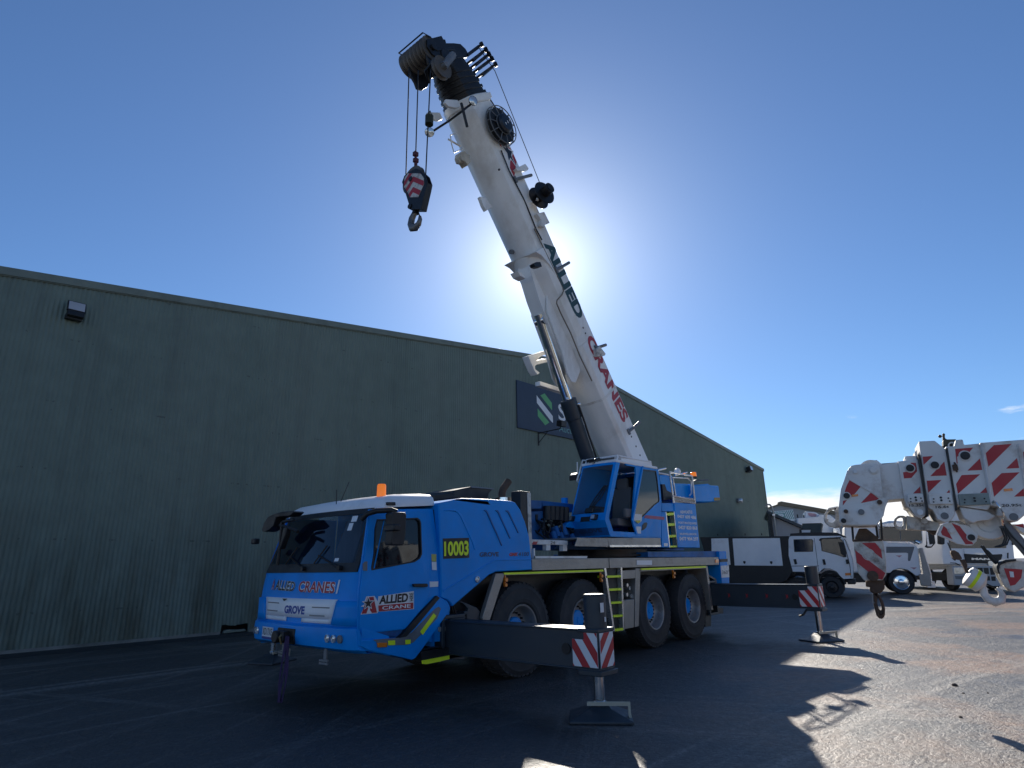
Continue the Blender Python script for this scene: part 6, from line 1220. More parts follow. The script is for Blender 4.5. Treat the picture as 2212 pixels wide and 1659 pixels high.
# ropes and winch line above, anemometer and spot lamps
c = MB()
for pts in ([(0.808,2.907),(1.131,2.897),(1.659,2.885)], [(0.793,2.882),(1.215,2.852),(1.638,2.825)], [(0.176,2.75),(0.461,2.749)]): c.tube([F2(a, b, -0.22) for a, b in pts], 0.012, 6)
build('winch_rope', c, 'black', c2, kind='stuff', smooth=60)
c = MB(); c.prism([(0.165,2.797),(0.187,2.801),(0.263,2.713),(0.187,2.717)], F2, -0.12, -0.18); c.prism([(0.377,2.735),(0.415,2.76),(0.447,2.749),(0.456,2.725)], F2, -0.1, -0.3); c.prism([(0.606,2.853),(0.637,2.882),(0.629,2.795),(0.604,2.803)], F2, -0.1, -0.4); build('rope_guide', c, 'old_white', c2, bev=0.005)
an = [(0.941,2.989),(0.962,2.998),(1.073,2.989),(1.086,2.957),(1.08,2.904),(0.931,2.913)]
c = MB(); c.prism(an, F2, -0.22, -0.38); ab = build('sensor_box', c, mat('brown_plastic', (0.04, 0.035, 0.02), 0.5), c2, bev=0.012)
c = MB(); q = [(0.954,2.988),(0.969,3.071),(0.927,3.053),(0.982,3.008)]; c.tube([F2(*q[0], -0.3), F2(*q[1], -0.3)], 0.014, 6); c.ball(F2(*q[2], -0.3), 0.02); c.ball(F2(*q[1], -0.3), 0.016); c.ball(F2(q[3][0], q[3][1], -0.34), 0.016); c.tube([F2(*q[2], -0.3), F2(q[1][0], q[2][1], -0.3), F2(*q[3], -0.34)], 0.006, 5); build('anemometer', c, 'black', ab, smooth=60)
c = MB(); q = [(1.018,2.909),(1.011,2.874)]; c.lathe([(0.03, -0.02), (0.045, -0.02), (0.045, 0.02), (0.03, 0.02), (0.03, -0.02)], F2(*q[0], -0.2), F2(0, 0, 1) - F2(0, 0, 0), 16); build('lifting_eye', c, 'old_white', c2, smooth=40)
c = MB(); c.fbox(F2, *[v for v in ([(0.941,2.626)][0][0], [(0.989,2.622)][0][0])], [(0.955,2.578)][0][1], [(0.967,2.647)][0][1], 0.03, 0.09); c.tube([F2(*q2, 0.06) for q2 in [(0.963,2.675),(0.973,2.658),(0.97,2.572),(0.974,2.557)]], 0.012, 6); build('limit_switch', c, 'rust', s3, bev=0.008)
# lower linkage: striped plate, white drum guard, disc, ram
lk = [(0.729,1.967),(0.801,1.985),(0.866,1.997),(0.923,1.965),(0.987,1.948),(1.029,1.91),(1.069,1.836),(1.038,1.765),(0.994,1.724),(0.945,1.721),(0.851,1.742),(0.756,1.804),(0.666,1.851)]
c = MB(); c.prism(lk, F2, -0.12, -0.18); lnk = build('link_plate', c, 'old_white', c2, bev=0.006)
reds(lnk, [[(0.75,1.954),(0.774,1.927),(0.811,1.794),(0.792,1.806),(0.718,1.848),(0.712,1.885)], [(0.834,1.986),(0.91,1.943),(0.936,1.884),(0.985,1.788),(1.002,1.737),(0.927,1.735)]], -0.1165)
for q, r, m in (([(0.817,1.896)][0], 0.028, 'old_white'), ([(0.995,1.812)][0], 0.036, 'blacksteel'), ([(1.008,2.008)][0], 0.03, 'reflwhite')): pin(lnk, q, r, -0.118, m)
c = MB(); q = [(1.195,1.977)][0]; nn = F2(0, 0, 1) - F2(0, 0, 0)
c.lathe([(0.05, -0.12), (0.19, -0.12), (0.20, -0.11), (0.20, 0.03), (0.185, 0.05), (0.12, 0.05), (0.10, 0.02), (0.04, 0.02), (0.04, 0.05), (0.001, 0.05)], F2(q[0], q[1], -0.2), nn, 32); build('winch_drum', c, 'old_white', c2, smooth=40)
c = MB(); c.prism([(0.927,2.16),(1.175,2.102),(1.26,2.039),(1.204,1.998),(1.081,1.99),(1.027,1.963),(0.952,2.025)], F2, 0.0, -0.4); build('head_casting', c, 'old_white', c2, bev=0.015)
q = [(1.267,2.098)][0]; c = MB(); dax = Vector((-0.75, 0.55, -0.3)).normalized(); c.lathe([(0.001, -0.008), (0.105, -0.008), (0.112, 0.0), (0.105, 0.008), (0.001, 0.02)], F2(q[0], q[1], 0.12), (0.35, -0.9, 0.25), 24); c.tube([F2(q[0] + 0.02, q[1] - 0.05, 0.1), F2(q[0] + 0.03, q[1] - 0.16, 0.0)], 0.016, 6); build('round_mirror', c, 'chrome', c2, smooth=40)
c = MB(); c.tube([F2(*q2, -0.1) for q2 in [(1.329,1.947),(1.494,1.619)]], 0.06, 10); build('boom_ram', c, 'midgrey', c2, smooth=60)
c = MB()
for k in range(3): c.tube([F2(a, b, -0.05 - 0.03 * k) for a, b in [(1.316,1.94),(1.371,1.804),(1.423,1.718),(1.488,1.592)]], 0.012, 5); c.tube([F2(a + 0.02 * k, b, -0.05) for a, b in [(1.285,1.906),(1.299,1.792),(1.262,1.723),(1.186,1.697)]], 0.009, 5)
build('crane_hoses', c, 'black', c2, kind='stuff', smooth=60)
c = MB(); c.prism([(1.41,1.943),(1.558,1.937),(1.552,1.797),(1.473,1.856)], F2, -0.1, -0.3); pl2 = build('side_plate', c, 'old_white', c2); reds(pl2, [[(1.414,1.936),(1.503,1.946),(1.504,1.897)]], -0.097)
# body of the yard crane further right, out of the picture
c = MB(); c.fbox(F2, 3.6, 7.4, 0.75, 1.5, 0.7, -1.5); c.fbox(F2, 4.9, 5.6, 1.5, 2.4, 0.25, -0.95); build('crane_body', c, 'red', c2, bev=0.05)
c = MB(); c.fbox(F2, 5.8, 7.2, 1.5, 2.7, -0.9, -1.5); build('crane_cab', c, 'old_white', c2, bev=0.06)
for a in (4.2, 6.6):
    for o in (0.45, -1.25):
        c = MB(); p, ax = F2(a, 0.62, o), F2(0, 0, 1) - F2(0, 0, 0); c.lathe([(0.3, -0.16), (0.58, -0.18), (0.62, -0.12), (0.62, 0.12), (0.58, 0.18), (0.3, 0.16), (0.25, 0.05), (0.001, 0.05)], p, ax, 28); build('wheel', c, 'tyre', c2, smooth=40)

# --- rust stained hook block hanging from its nose
k2 = thing('hook_block', 'rusty hook block with red and white diagonal stripes hanging from the striped boom nose', 'hook block', F2(-0.05, 0.73, -0.3))
bq = [(-0.227,1.817),(0.099,1.815),(0.09,1.554),(0.067,1.399),(0.018,1.337),(-0.181,1.334),(-0.232,1.425),(-0.231,1.528),(-0.232,1.704)]
c = MB(); c.prism(bq, F2, -0.18, -0.21); c.prism(bq, F2, -0.41, -0.44); c.prism([q for q in bq if q[1] > 1.45][0:0] + [(0.081,1.814),(0.104,1.815),(0.094,1.554),(0.071,1.399),(0.021,1.336),(0.004,1.336)], F2, -0.21, -0.41); bl = build('cheek_plates', c, 'rust_white', k2, bev=0.008)
sb2 = [(-0.22,1.801),(0.078,1.791),(0.08,1.585),(0.058,1.406),(0.016,1.344),(-0.172,1.345),(-0.224,1.432),(-0.224,1.527),(-0.222,1.704)]
build('red_stripes', stripes([(-0.136,1.786),(0.012,1.784),(0.062,1.696),(0.059,1.586),(-0.051,1.703)], 0, 5, -3, F2, -0.1775), 'red', bl, smooth=0)
c = MB(); c.sheet([(-0.223,1.7),(0.064,1.421),(0.05,1.398),(0.02,1.344),(-0.038,1.356),(-0.19,1.511),(-0.227,1.547)], F2, -0.1775); build('red_stripes', c, 'red', bl, smooth=0)
c = MB(); q = [(-0.084,1.644)][0]; c.lathe([(0.001, 0.0), (0.02, 0.0), (0.022, 0.012), (0.04, 0.012), (0.042, 0.004), (0.062, 0.004), (0.064, 0.012), (0.072, 0.012), (0.074, 0.0)], F2(q[0], q[1], -0.182), F2(0, 0, 1) - F2(0, 0, 0), 24); build('sheave_pin', c, 'rust_white', bl, smooth=30)
c = MB(); q = [(-0.078,1.388)][0]; c.cyl(F2(q[0], q[1], -0.46), F2(q[0], q[1], -0.14), 0.062, seg=20); build('trunnion', c, 'rust', k2, bev=0.006)
c = MB(); q = [(-0.086,1.644)][0]; c.lathe([(0.04, -0.08), (0.13, -0.08), (0.14, 0), (0.13, 0.08), (0.04, 0.08)], F2(q[0] + 0.02, q[1] - 0.02, -0.31), F2(0, 0, 1) - F2(0, 0, 0), 24); build('sheave', c, 'rust', k2, smooth=40)
c = MB(); c.prism([(-0.199,1.857),(-0.139,1.964),(-0.055,1.964),(0.055,1.848),(0.051,1.822),(-0.207,1.828)], F2, -0.22, -0.40); c.prism([(-0.233,1.83),(0.096,1.829),(0.093,1.803),(-0.233,1.804)], F2, -0.16, -0.46); build('rope_wedge_socket', c, 'rust', k2, bev=0.008)
c = MB(); c.prism([(-0.161,1.337),(0.043,1.34),(0.03,1.241),(-0.017,1.185),(-0.101,1.18),(-0.139,1.203),(-0.124,1.256),(-0.173,1.256)], F2, -0.22, -0.40); build('hook_housing', c, 'rust', k2, bev=0.02)
hk_ = [(-0.116,1.176),(-0.063,1.181),(-0.029,1.151),(-0.008,1.068),(-0.004,1.001),(-0.019,0.927),(-0.041,0.888),(-0.086,0.884),(-0.11,0.925),(-0.118,1.007),(-0.121,1.074)]
c = MB(); c.prism(hk_, F2, -0.24, -0.37, [[(-0.059,1.135),(-0.043,1.068),(-0.04,1.0),(-0.055,0.97),(-0.073,1.007),(-0.08,1.075)]]); build('hook', c, 'rust', k2, bev=0.03)
c = MB(); c.prism([(-0.118,1.176),(-0.104,1.176),(-0.115,1.086),(-0.104,1.075),(-0.111,1.064),(-0.132,1.065)], F2, -0.22, -0.25); build('hook_latch', c, 'midgrey', k2)
c = MB()
for pts in ([(-0.204,1.979),(-0.225,1.814)], [(0.062,1.959),(0.053,1.837)], [(0.133,2.072),(0.098,1.804)]): c.tube([F2(pts[0][0], pts[0][1] + 0.1, -0.3), F2(*pts[1], -0.3)], 0.013, 6)
build('hoist_rope', c, 'black', c2, kind='stuff', smooth=60)
# --- white ball weight with yellow band and its hook, swinging to the right
k3 = thing('overhaul_ball', 'white hook weight with a yellow band hanging at a slant in front of the trucks', 'hook weight', F2(1.0, 1.15, -0.3))
q = [(0.897,1.391),(1.047,1.277),(1.031,1.253)]; a_ = Vector(F2(*q[0], -0.3)); b_ = Vector(F2(*q[1], -0.3)); ax = (b_ - a_); L = ax.length
c = MB(); c.lathe([(0.001, 0.0), (0.085, 0.0), (0.115, 0.012), (0.118, 0.02), (0.118, L * 0.82), (0.105, L * 0.88), (0.05, L * 1.0), (0.03, L * 1.05)], a_, ax, 28); wgt = build('weight', c, 'old_white', k3, smooth=40)
c = MB(); c.lathe([(0.119, L * 0.36), (0.121, L * 0.36), (0.121, L * 0.54), (0.119, L * 0.54)], a_, ax, 28); build('yellow_band', c, 'yellow', wgt, smooth=40)
c = MB(); q = [(0.858,1.562),(0.912,1.568),(0.923,1.499),(0.91,1.445),(0.926,1.424),(0.917,1.408),(0.889,1.411),(0.882,1.466)]; c.prism(q, F2, -0.27, -0.33); q = [(0.786,1.667),(0.82,1.677),(0.862,1.644),(0.884,1.575),(0.852,1.558),(0.796,1.577),(0.78,1.633)]; c.prism(q, F2, -0.25, -0.35); build('rope_socket', c, 'rust', k3, bev=0.012)
hx = [(1.086,1.201)][0]
def FH(a, b, o):
    t = math.radians(38); da, db = a - hx[0], b - hx[1]; return F2(hx[0] + da * math.cos(t) - db * math.sin(t), hx[1] + da * math.sin(t) + db * math.cos(t), -0.3 + o)
hook_mesh((hx[0], hx[1] + 0.02), 0.62, FH, 0.22, 'old_white', k3)
c = MB(); c.tube([F2(*q2, -0.3) for q2 in [(0.777,1.765),(0.795,1.667)]], 0.008, 5); build('ball_rope', c, 'black', k3)
# --- round striped block cut by the right edge of the picture
k4 = thing('hook_block', 'round red and white crane block with black rim at the right picture edge', 'hook block', F2(1.45, 1.1, -0.3))
cq = [(1.202,1.469),(1.215,1.509),(1.284,1.542),(1.375,1.551),(1.501,1.525),(1.51,1.406),(1.426,1.262),(1.304,1.196),(1.228,1.262),(1.199,1.368)]
c = MB(); c.prism(cq, F2, -0.26, -0.30); c.prism(cq, F2, -0.42, -0.46); b4 = build('cheek_plates', c, 'rust_white', k4, bev=0.01)
c = MB(); c.prism([(1.186,1.476),(1.212,1.523),(1.286,1.555),(1.388,1.564),(1.384,1.54),(1.292,1.528),(1.224,1.495),(1.205,1.442),(1.21,1.395),(1.19,1.408)], F2, -0.22, -0.48); build('rope_guard', c, 'blacksteel', k4, bev=0.008)
c = MB(); c.sheet([(1.258,1.461),(1.363,1.453),(1.428,1.445),(1.398,1.353),(1.328,1.28),(1.281,1.267),(1.273,1.34)], F2, -0.2575); build('red_stripe', c, 'red', b4, smooth=0)
c = MB(); c.sheet([(1.302,1.427),(1.34,1.422),(1.335,1.36),(1.3,1.364)], F2, -0.255); build('sticker', c, 'reflwhite', b4, smooth=0)
c = MB(); c.prism([(1.23,1.268),(1.383,1.262),(1.361,1.209),(1.262,1.209)], F2, -0.3, -0.42); build('block_foot', c, 'rust_white', k4, bev=0.01)
c = MB(); c.tube([F2(*q2, -0.35) for q2 in [(1.105,1.723),(1.15,1.599),(1.22,1.489)]], 0.011, 5); c.tube([F2(*q2, -0.38) for q2 in [(1.128,1.722),(1.179,1.598),(1.246,1.509)]], 0.011, 5); c.prism([(1.132,1.681),(1.163,1.666),(1.241,1.543),(1.214,1.516),(1.162,1.598)], F2, -0.33, -0.38); build('rope_pair', c, 'blacksteel', k4)

# ------------------------------------------------------------------ white crew cab service truck, side on
T1 = (29.316,0.323,0.216,-0.974); G1 = vframe(*T1)
t1 = thing('service_truck', 'white crew cab service truck with black body frame parked behind the blue crane', 'truck', G1(-2, 0, -1))
def tw(root, fr, a, z, r, o, wdt=0.28, rim='rim', k=0.58):
    c = MB(); ax = fr(0, 0, 1) - fr(0, 0, 0); p = fr(a, z, o)
    c.lathe([(r * k, -wdt / 2), (r * 0.93, -wdt / 2), (r, -wdt * 0.35), (r, wdt * 0.35), (r * 0.93, wdt / 2), (r * k, wdt / 2)], p, ax, 36); t = build('wheel', c, 'tyre', root, smooth=40)
    c = MB(); c.lathe([(r * k, wdt / 2), (r * (k - .05), wdt * 0.45), (r * (k - .12), wdt * 0.25), (r * 0.25, wdt * 0.30), (r * 0.22, wdt * 0.5), (r * 0.16, wdt * 0.55), (r * 0.001, wdt * 0.55)], p, ax, 28); build('rim', c, rim, t, smooth=40); return t
cabp = [(-1.474,2.415),(-1.42,2.539),(-1.334,2.575),(0.562,2.517),(0.689,2.437),(0.813,1.89),(0.864,1.555),(0.849,1.188),(0.781,0.787),(0.44,0.77),(0.322,0.899),(0.212,1.084),(-0.014,1.198),(-0.259,1.201),(-0.438,1.054),(-1.477,1.083),(-1.504,1.294),(-1.554,1.756)]
w1 = [(-1.272,2.428),(-0.549,2.423),(-0.492,2.363),(-0.569,1.894),(-1.306,1.897)]; w2_ = [(-0.215,2.373),(-0.152,2.44),(0.55,2.431),(0.635,2.307),(0.683,1.819),(0.675,1.651),(0.569,1.635),(0.309,1.745),(-0.227,1.916)]
c = MB(); c.prism(cabp, G1, 0.0, -1.95, [w1, w2_]); c.prism(cabp, G1, -0.06, -1.9, []); 
tcab = build('cab', c, 'white', t1, bev=0.03)
for w_ in (w1, w2_):
    c = MB(); c.prism(w_, G1, -0.03, -0.02); wo = build('window', c, mat('dark_window', (0.012, 0.015, 0.018), 0.06, coat=0.3) if w_ is w1 else bpy.data.materials['dark_window'], tcab)
    c = MB(); inn = [(a + (sum(q[0] for q in w_) / len(w_) - a) * 0.06, b + (sum(q[1] for q in w_) / len(w_) - b) * 0.08) for a, b in w_]; c.prism(w_, G1, 0.008, -0.02, [inn]); build('window_seal', c, 'black', wo)
c = MB(); c.prism([(-0.271,2.356),(-0.205,2.442),(0.59,2.467),(0.603,2.437),(-0.157,2.409),(-0.232,2.328)], G1, 0.05, 0.0); build('window_visor', c, 'black', tcab)
for pts in ([(-1.383,1.598),(-1.279,1.604),(-1.256,1.397),(-1.361,1.376)], [(-0.255,1.569),(-0.163,1.575),(-0.138,1.357),(-0.238,1.343)], [(0.624,1.541),(0.712,1.558),(0.736,1.428),(0.715,1.355),(0.626,1.375)]):
    c = MB(); c.prism(pts, G1, 0.0, 0.03); build('door_handle', c, 'black', tcab)
for pts in ([(-0.454,2.458),(-0.436,2.458),(-0.453,1.073),(-0.471,1.073)], [(-1.5,1.324),(-0.419,1.316),(-0.422,1.294),(-1.503,1.301)], [(0.639,2.382),(0.66,2.382),(0.763,1.336),(0.736,0.823),(0.713,0.823),(0.736,1.336)]):
    c = MB(); c.sheet(pts, G1, 0.003); build('panel_gap', c, 'black', tcab, smooth=0)
c = MB(); c.prism([(0.527,1.008),(0.731,1.013),(0.733,0.914),(0.522,0.905)], G1, 0.0, 0.02); build('side_indicator', c, 'amber', tcab)
c = MB(); c.prism([(0.457,2.275),(0.676,2.231),(0.7,1.818),(0.655,1.633),(0.488,1.786),(0.487,2.011)], G1, 0.12, 0.06); build('mirror', c, 'black', tcab, bev=0.02)
wsq = [(0.717,2.436),(0.83,1.89)]
c = MB(); c.add([G1(wsq[0][0] + 0.03, wsq[0][1] - 0.02, -0.12), G1(wsq[1][0] + 0.02, wsq[1][1], -0.1), G1(wsq[1][0] + 0.02, wsq[1][1], -1.85), G1(wsq[0][0] + 0.03, wsq[0][1] - 0.02, -1.83)], [(0, 1, 2, 3)]); build('windscreen', c, 'dark_window' if 'dark_window' in M else bpy.data.materials['dark_window'], tcab, smooth=0)
c = MB(); c.prism([(-1.406,2.589),(-1.375,2.686),(-0.836,2.712),(0.444,2.662),(0.766,2.491),(0.628,2.489),(0.427,2.541),(-1.333,2.583)], G1, -0.1, -1.85); rk_ = build('roof_rack', c, 'black', t1, bev=0.01)
c = MB(); c.prism([(-0.872,3.118),(-0.094,3.104),(-0.076,3.059),(-0.194,2.688),(-0.96,2.707)], G1, -0.5, -1.4); build('roof_cooler', c, 'greenbox', t1, bev=0.02)
c = MB(); c.prism([(-1.007,2.866),(-0.544,2.846),(-0.558,2.824),(-0.926,2.835),(-0.933,2.704),(-1.024,2.708)], G1, -0.3, -0.6); build('roof_bracket', c, 'black', t1)
c = MB(); c.prism([(-0.921,2.839),(-0.558,2.824),(-0.608,2.692),(-0.919,2.699)], G1, -0.32, -0.5); build('roof_sign', c, 'reflwhite', t1)
body = [(-5.291,2.668),(-1.445,2.579),(-1.504,1.294),(-1.498,1.064),(-1.722,0.762),(-2.154,0.573),(-5.129,0.577),(-5.041,1.424)]
c = MB(); c.prism(body, G1, -0.02, -1.93); bd = build('service_body', c, 'black', t1, bev=0.02)
for pts in ([(-4.774,2.588),(-4.014,2.574),(-4.045,1.401),(-4.858,1.401)], [(-3.826,2.555),(-1.822,2.506),(-1.847,1.329),(-3.868,1.374)]):
    c = MB(); c.prism(pts, G1, -0.02, 0.015); bp_ = build('locker_door', c, 'white', bd, bev=0.01)
for q in [(-3.426,1.498),(-2.302,1.468)]:
    c = MB(); c.prism([(q[0] - 0.05, q[1] + 0.06), (q[0] + 0.05, q[1] + 0.06), (q[0] + 0.05, q[1] - 0.02), (q[0], q[1] - 0.07), (q[0] - 0.05, q[1] - 0.02)], G1, 0.015, 0.03); build('locker_latch', c, 'black', bd)
for q in [(-4.486,2.761),(-3.976,2.75),(-3.277,2.735),(-2.567,2.709)]:
    c = MB(); c.fbox(G1, q[0] - 0.02, q[0] + 0.02, q[1] - 0.06, q[1] + 0.03, -0.1, -0.14); build('rack_stake', c, 'black', bd)
c = MB(); c.fbox(G1, -4.9, 0.4, 0.45, 0.8, -0.4, -1.6); build('chassis', c, 'blacksteel', t1)
c = MB(); q = [(-0.456,1.054),(0.357,0.899)]; cq2 = [(-0.052,0.46)][0]; c.tube([G1(cq2[0] + math.cos(t) * 0.52, cq2[1] + math.sin(t) * 0.60, -0.12) for t in [0.15 + i * 0.28 for i in range(11)]], 0.06, 6); build('wheel_arch', c, 'black', t1, smooth=60)
for a, o in ((cq2[0], -0.22), (cq2[0], -1.7), (-3.35, -0.22), (-3.35, -1.7)): tw(t1, G1, a, 0.44, 0.44, o, 0.26, 'blacksteel')
c = MB(); c.fbox(G1, 0.55, 0.85, 0.55, 0.75, -0.1, -1.85); build('bull_bar', c, 'blacksteel', t1, bev=0.03)

# ------------------------------------------------------------------ white bonneted prime mover with a big aluminium bull bar
T2 = (33.518,-1.496,0.3,-0.952); G2 = vframe(*T2)
t2 = thing('prime_mover', 'white bonneted prime mover with aluminium bull bar between the two other white trucks', 'truck', G2(-1.5, 0, -1.1))
bon = [(-0.776,2.233),(-0.375,2.314),(0.569,2.261),(0.761,2.128),(0.817,1.916),(0.741,0.788),(0.53,0.784),(0.419,0.909),(0.255,1.045),(-0.029,1.108),(-0.311,1.037),(-0.439,0.919),(-0.876,0.924)]
c = MB(); c.prism(bon, G2, -0.05, -1.9); bo = build('bonnet', c, 'white', t2, bev=0.05, seg=3)
c = MB(); c.prism([(-0.414,2.075),(0.666,2.046),(0.689,2.024),(0.43,1.445),(0.372,1.416),(0.339,1.461),(0.398,1.76),(0.328,1.792),(-0.459,1.801)], G2, -0.05, -0.035); build('bonnet_stripe', c, 'midgrey', bo)
for q in [(0.021,1.648),(0.507,1.116)]:
    c = MB(); c.prism([(q[0] - 0.13, q[1] + 0.03), (q[0] + 0.13, q[1] + 0.03), (q[0] + 0.03, q[1] - 0.04), (q[0], q[1] - 0.06), (q[0] - 0.04, q[1] - 0.02)], G2, -0.05, -0.04); build('bonnet_flourish', c, mat('pale_red_print', (0.55, 0.28, 0.30), 0.5), bo)
c = MB(); c.prism([(-0.381,2.313),(0.563,2.266),(0.754,2.133),(0.721,2.092),(0.527,2.209),(-0.39,2.258)], G2, -0.04, -0.3); build('bonnet_edge', c, 'alubright', bo)
cab2 = [(-1.97,3.049),(-0.483,3.145),(-0.081,3.237),(1.066,3.141),(1.172,2.985),(1.156,2.743),(1.07,2.175),(-0.681,2.257),(-1.004,0.929),(-2.286,0.943)]
c = MB(); c.prism(cab2, G2, -0.2, -2.1); cb2 = build('cab', c, 'white', t2, bev=0.06)
c = MB(); c.prism([(-0.578,2.901),(-0.324,2.928),(1.104,2.821),(1.07,2.325),(0.81,2.273),(0.678,2.277),(-0.613,2.341)], G2, -0.2, -0.17); build('windscreen', c, bpy.data.materials['dark_window'], cb2)
c = MB(); c.prism([(0.26,2.853),(0.287,2.852),(0.23,2.321),(0.203,2.322)], G2, -0.2, -0.16); build('screen_post', c, 'midgrey', cb2)
c = MB(); c.prism([(-0.571,3.118),(0.183,3.179),(1.062,3.117),(1.146,2.986),(1.111,2.866),(-0.568,2.962)], G2, -0.05, -0.3); build('sun_visor', c, 'alubright', cb2, bev=0.03)
c = MB(); c.prism([(1.246,2.778),(1.545,2.752),(1.502,2.167),(1.316,1.978),(1.158,1.973),(1.062,2.029),(1.144,2.117)], G2, 0.12, 0.02); m2 = build('mirror', c, 'black', t2, bev=0.03)
c = MB(); c.prism([(1.219,2.749),(1.293,2.746),(1.256,2.114),(1.397,2.14),(1.314,2.038),(1.171,2.05)], G2, 0.14, 0.12); build('mirror_shell', c, 'alubright', m2)
c = MB(); q = [(0.815,2.248)][0]; c.cyl(G2(q[0] - 0.05, q[1] + 0.04, 0.0), G2(q[0] + 0.10, q[1] - 0.05, 0.0), 0.07, 0.10, seg=14); build('air_horn', c, 'chrome', t2, smooth=40)
# bull bar: upright plates and bars across the front
ee = Vector((T2[2], T2[3], 0)).normalized(); nn2 = G2(0, 0, 1) - G2(0, 0, 0)
def G2F(a, b, o): return G2(a + 0.0, b, o)
bb = [(0.938,2.003),(1.303,1.978),(1.339,1.075),(1.328,0.29),(0.973,0.175),(0.858,0.262),(0.576,0.291),(0.552,0.76),(0.754,0.788),(0.811,1.497)]
bb0, bb1 = [(0.817,1.378)][0][0], [(1.443,1.367)][0][0]
xb = bb0 + 0.02
c = MB(); c.prism([(xb - 0.20, 0.36), (xb + 0.20, 0.34), (xb + 0.26, 0.9), (xb + 0.14, 1.98), (xb + 0.02, 1.98), (xb - 0.02, 0.86), (xb - 0.2, 0.84)], G2, 0.06, -0.02); bbp = build('bull_bar', c, 'alu', t2, bev=0.02)
c = MB()
for z in (0.42, 0.62, 0.84, 1.06, 1.30, 1.52, 1.76, 1.96):
    xx = xb + 0.24 - 0.10 * max(0, (z - 0.9)); c.tube([G2(xx, z, 0.02), G2(xx + 0.08, z, -0.5), G2(xx + 0.10, z, -1.1), G2(xx + 0.08, z, -1.6), G2(xx, z, -2.1)], 0.036, 6)
for o in (-0.02, -0.18, -0.34, -0.5, -0.75, -1.0, -1.25, -1.5, -1.75, -2.0):
    c.prism([(xb + 0.20 + 0.06 * (1 - abs(o + 1.05)), 0.36), (xb + 0.27 + 0.06 * (1 - abs(o + 1.05)), 0.36), (xb + 0.30 + 0.06 * (1 - abs(o + 1.05)), 0.9), (xb + 0.18 + 0.06 * (1 - abs(o + 1.05)), 1.98), (xb + 0.12 + 0.06 * (1 - abs(o + 1.05)), 1.98), (xb + 0.22, 0.9)], G2, o, o - 0.03)
c.prism([(xb + 0.05, 0.28), (xb + 0.36, 0.28), (xb + 0.36, 0.55), (xb + 0.1, 0.55)], G2, 0.0, -2.1)
build('bull_bar_rails', c, 'alubright', bbp, kind='stuff', smooth=60)
q = [(-0.068,0.431)][0]
for a, o in ((q[0], -0.2), (q[0], -1.9), (q[0] - 4.2, -0.2), (q[0] - 4.2, -1.9)): tw(t2, G2, a, 0.52, 0.52, o, 0.3, 'chrome', 0.62)
c = MB(); c.tube([G2(q[0] + math.cos(t) * 0.62, 0.54 + math.sin(t) * 0.64, -0.12) for t in [0.1 + i * 0.3 for i in range(11)]], 0.05, 6); c.fbox(G2, -5.4, 0.6, 0.5, 0.9, -0.5, -1.6); build('chassis', c, 'blacksteel', t2, smooth=60)

# ------------------------------------------------------------------ white cab-over truck, nose towards the camera
T3 = (38.069,-4.023,0.689,-0.725); G3 = vframe(*T3)
t3 = thing('cab_over_truck', 'white cab-over truck with a black grille facing the camera behind the hanging hooks', 'truck', G3(0.1, 0, -2))
c = MB(); c.prism([(-1.438,2.964),(-0.967,4.069),(2.065,4.025),(1.99,2.818),(1.807,1.459),(1.621,1.105),(-1.82,1.225),(-1.766,1.76)], G3, -0.04, -2.2); cb3 = build('cab', c, 'white', t3, bev=0.06, seg=3)
c = MB(); c.prism([(-1.283,2.717),(-1.081,3.265),(1.733,3.221),(1.709,2.669),(1.476,1.93),(-1.305,1.968)], G3, -0.05, -0.02); build('windscreen', c, bpy.data.materials['dark_window'], cb3, bev=0.01)
c = MB(); c.prism([(-0.676,1.921),(1.24,1.888),(1.267,1.738),(1.116,1.644),(0.086,1.623),(-0.664,1.696)], G3, -0.04, 0.03); build('bonnet_flap', c, 'white', cb3, bev=0.02)
c = MB(); c.prism([(-0.696,1.696),(1.153,1.665),(1.166,1.59),(0.963,1.22),(-0.698,1.271)], G3, -0.04, 0.025); gr3 = build('grille', c, 'black', cb3, bev=0.015)
text('MAN', G3, 0.03, [(-0.416,1.414),(0.483,1.387),(0.506,1.482),(-0.401,1.509)], 'alubright', gr3, bold=0.06)
c = MB(); c.prism([(-0.216,1.697),(-0.036,1.646),(0.091,1.644),(0.295,1.694),(0.302,1.724),(-0.208,1.733)], G3, 0.025, 0.04); q = [(0.47,1.226)][0]; c.cyl(G3(q[0], q[1], 0.0), G3(q[0], q[1], 0.05), 0.13, seg=18); build('badge', c, 'alubright', gr3)
for pts in ([(-1.356,1.768),(-1.271,1.691),(-1.141,1.421),(-1.211,1.392),(-1.318,1.484)], [(1.468,1.704),(1.535,1.718),(1.464,1.435),(1.408,1.466)], [(-1.451,1.314),(-1.2,1.297),(-0.973,1.181),(-1.01,1.158),(-1.239,1.268),(-1.458,1.284)]):
    c = MB(); c.prism(pts, G3, -0.045, -0.02); build('air_vent', c, 'black', cb3)
c = MB(); c.prism([(-1.454,1.16),(1.554,1.091),(1.38,0.154),(-1.555,0.282)], G3, 0.06, -0.4); bm3 = build('bumper', c, mat('truck_bumper_grey', (0.42, 0.43, 0.44), 0.5, var=0.08), t3, bev=0.04)
for pts, m in (([(-1.413,1.085),(-0.933,1.076),(-0.927,0.826),(-1.066,0.77),(-1.444,0.777)], 'lamp'), ([(-1.429,0.703),(-0.96,0.68),(-0.871,0.517),(-1.43,0.557)], 'midgrey'), ([(1.242,0.993),(1.524,0.973),(1.422,0.695),(1.144,0.729)], 'lamp')):
    c = MB(); c.prism(pts, G3, 0.06, 0.075); build('headlight', c, m, bm3, bev=0.01)
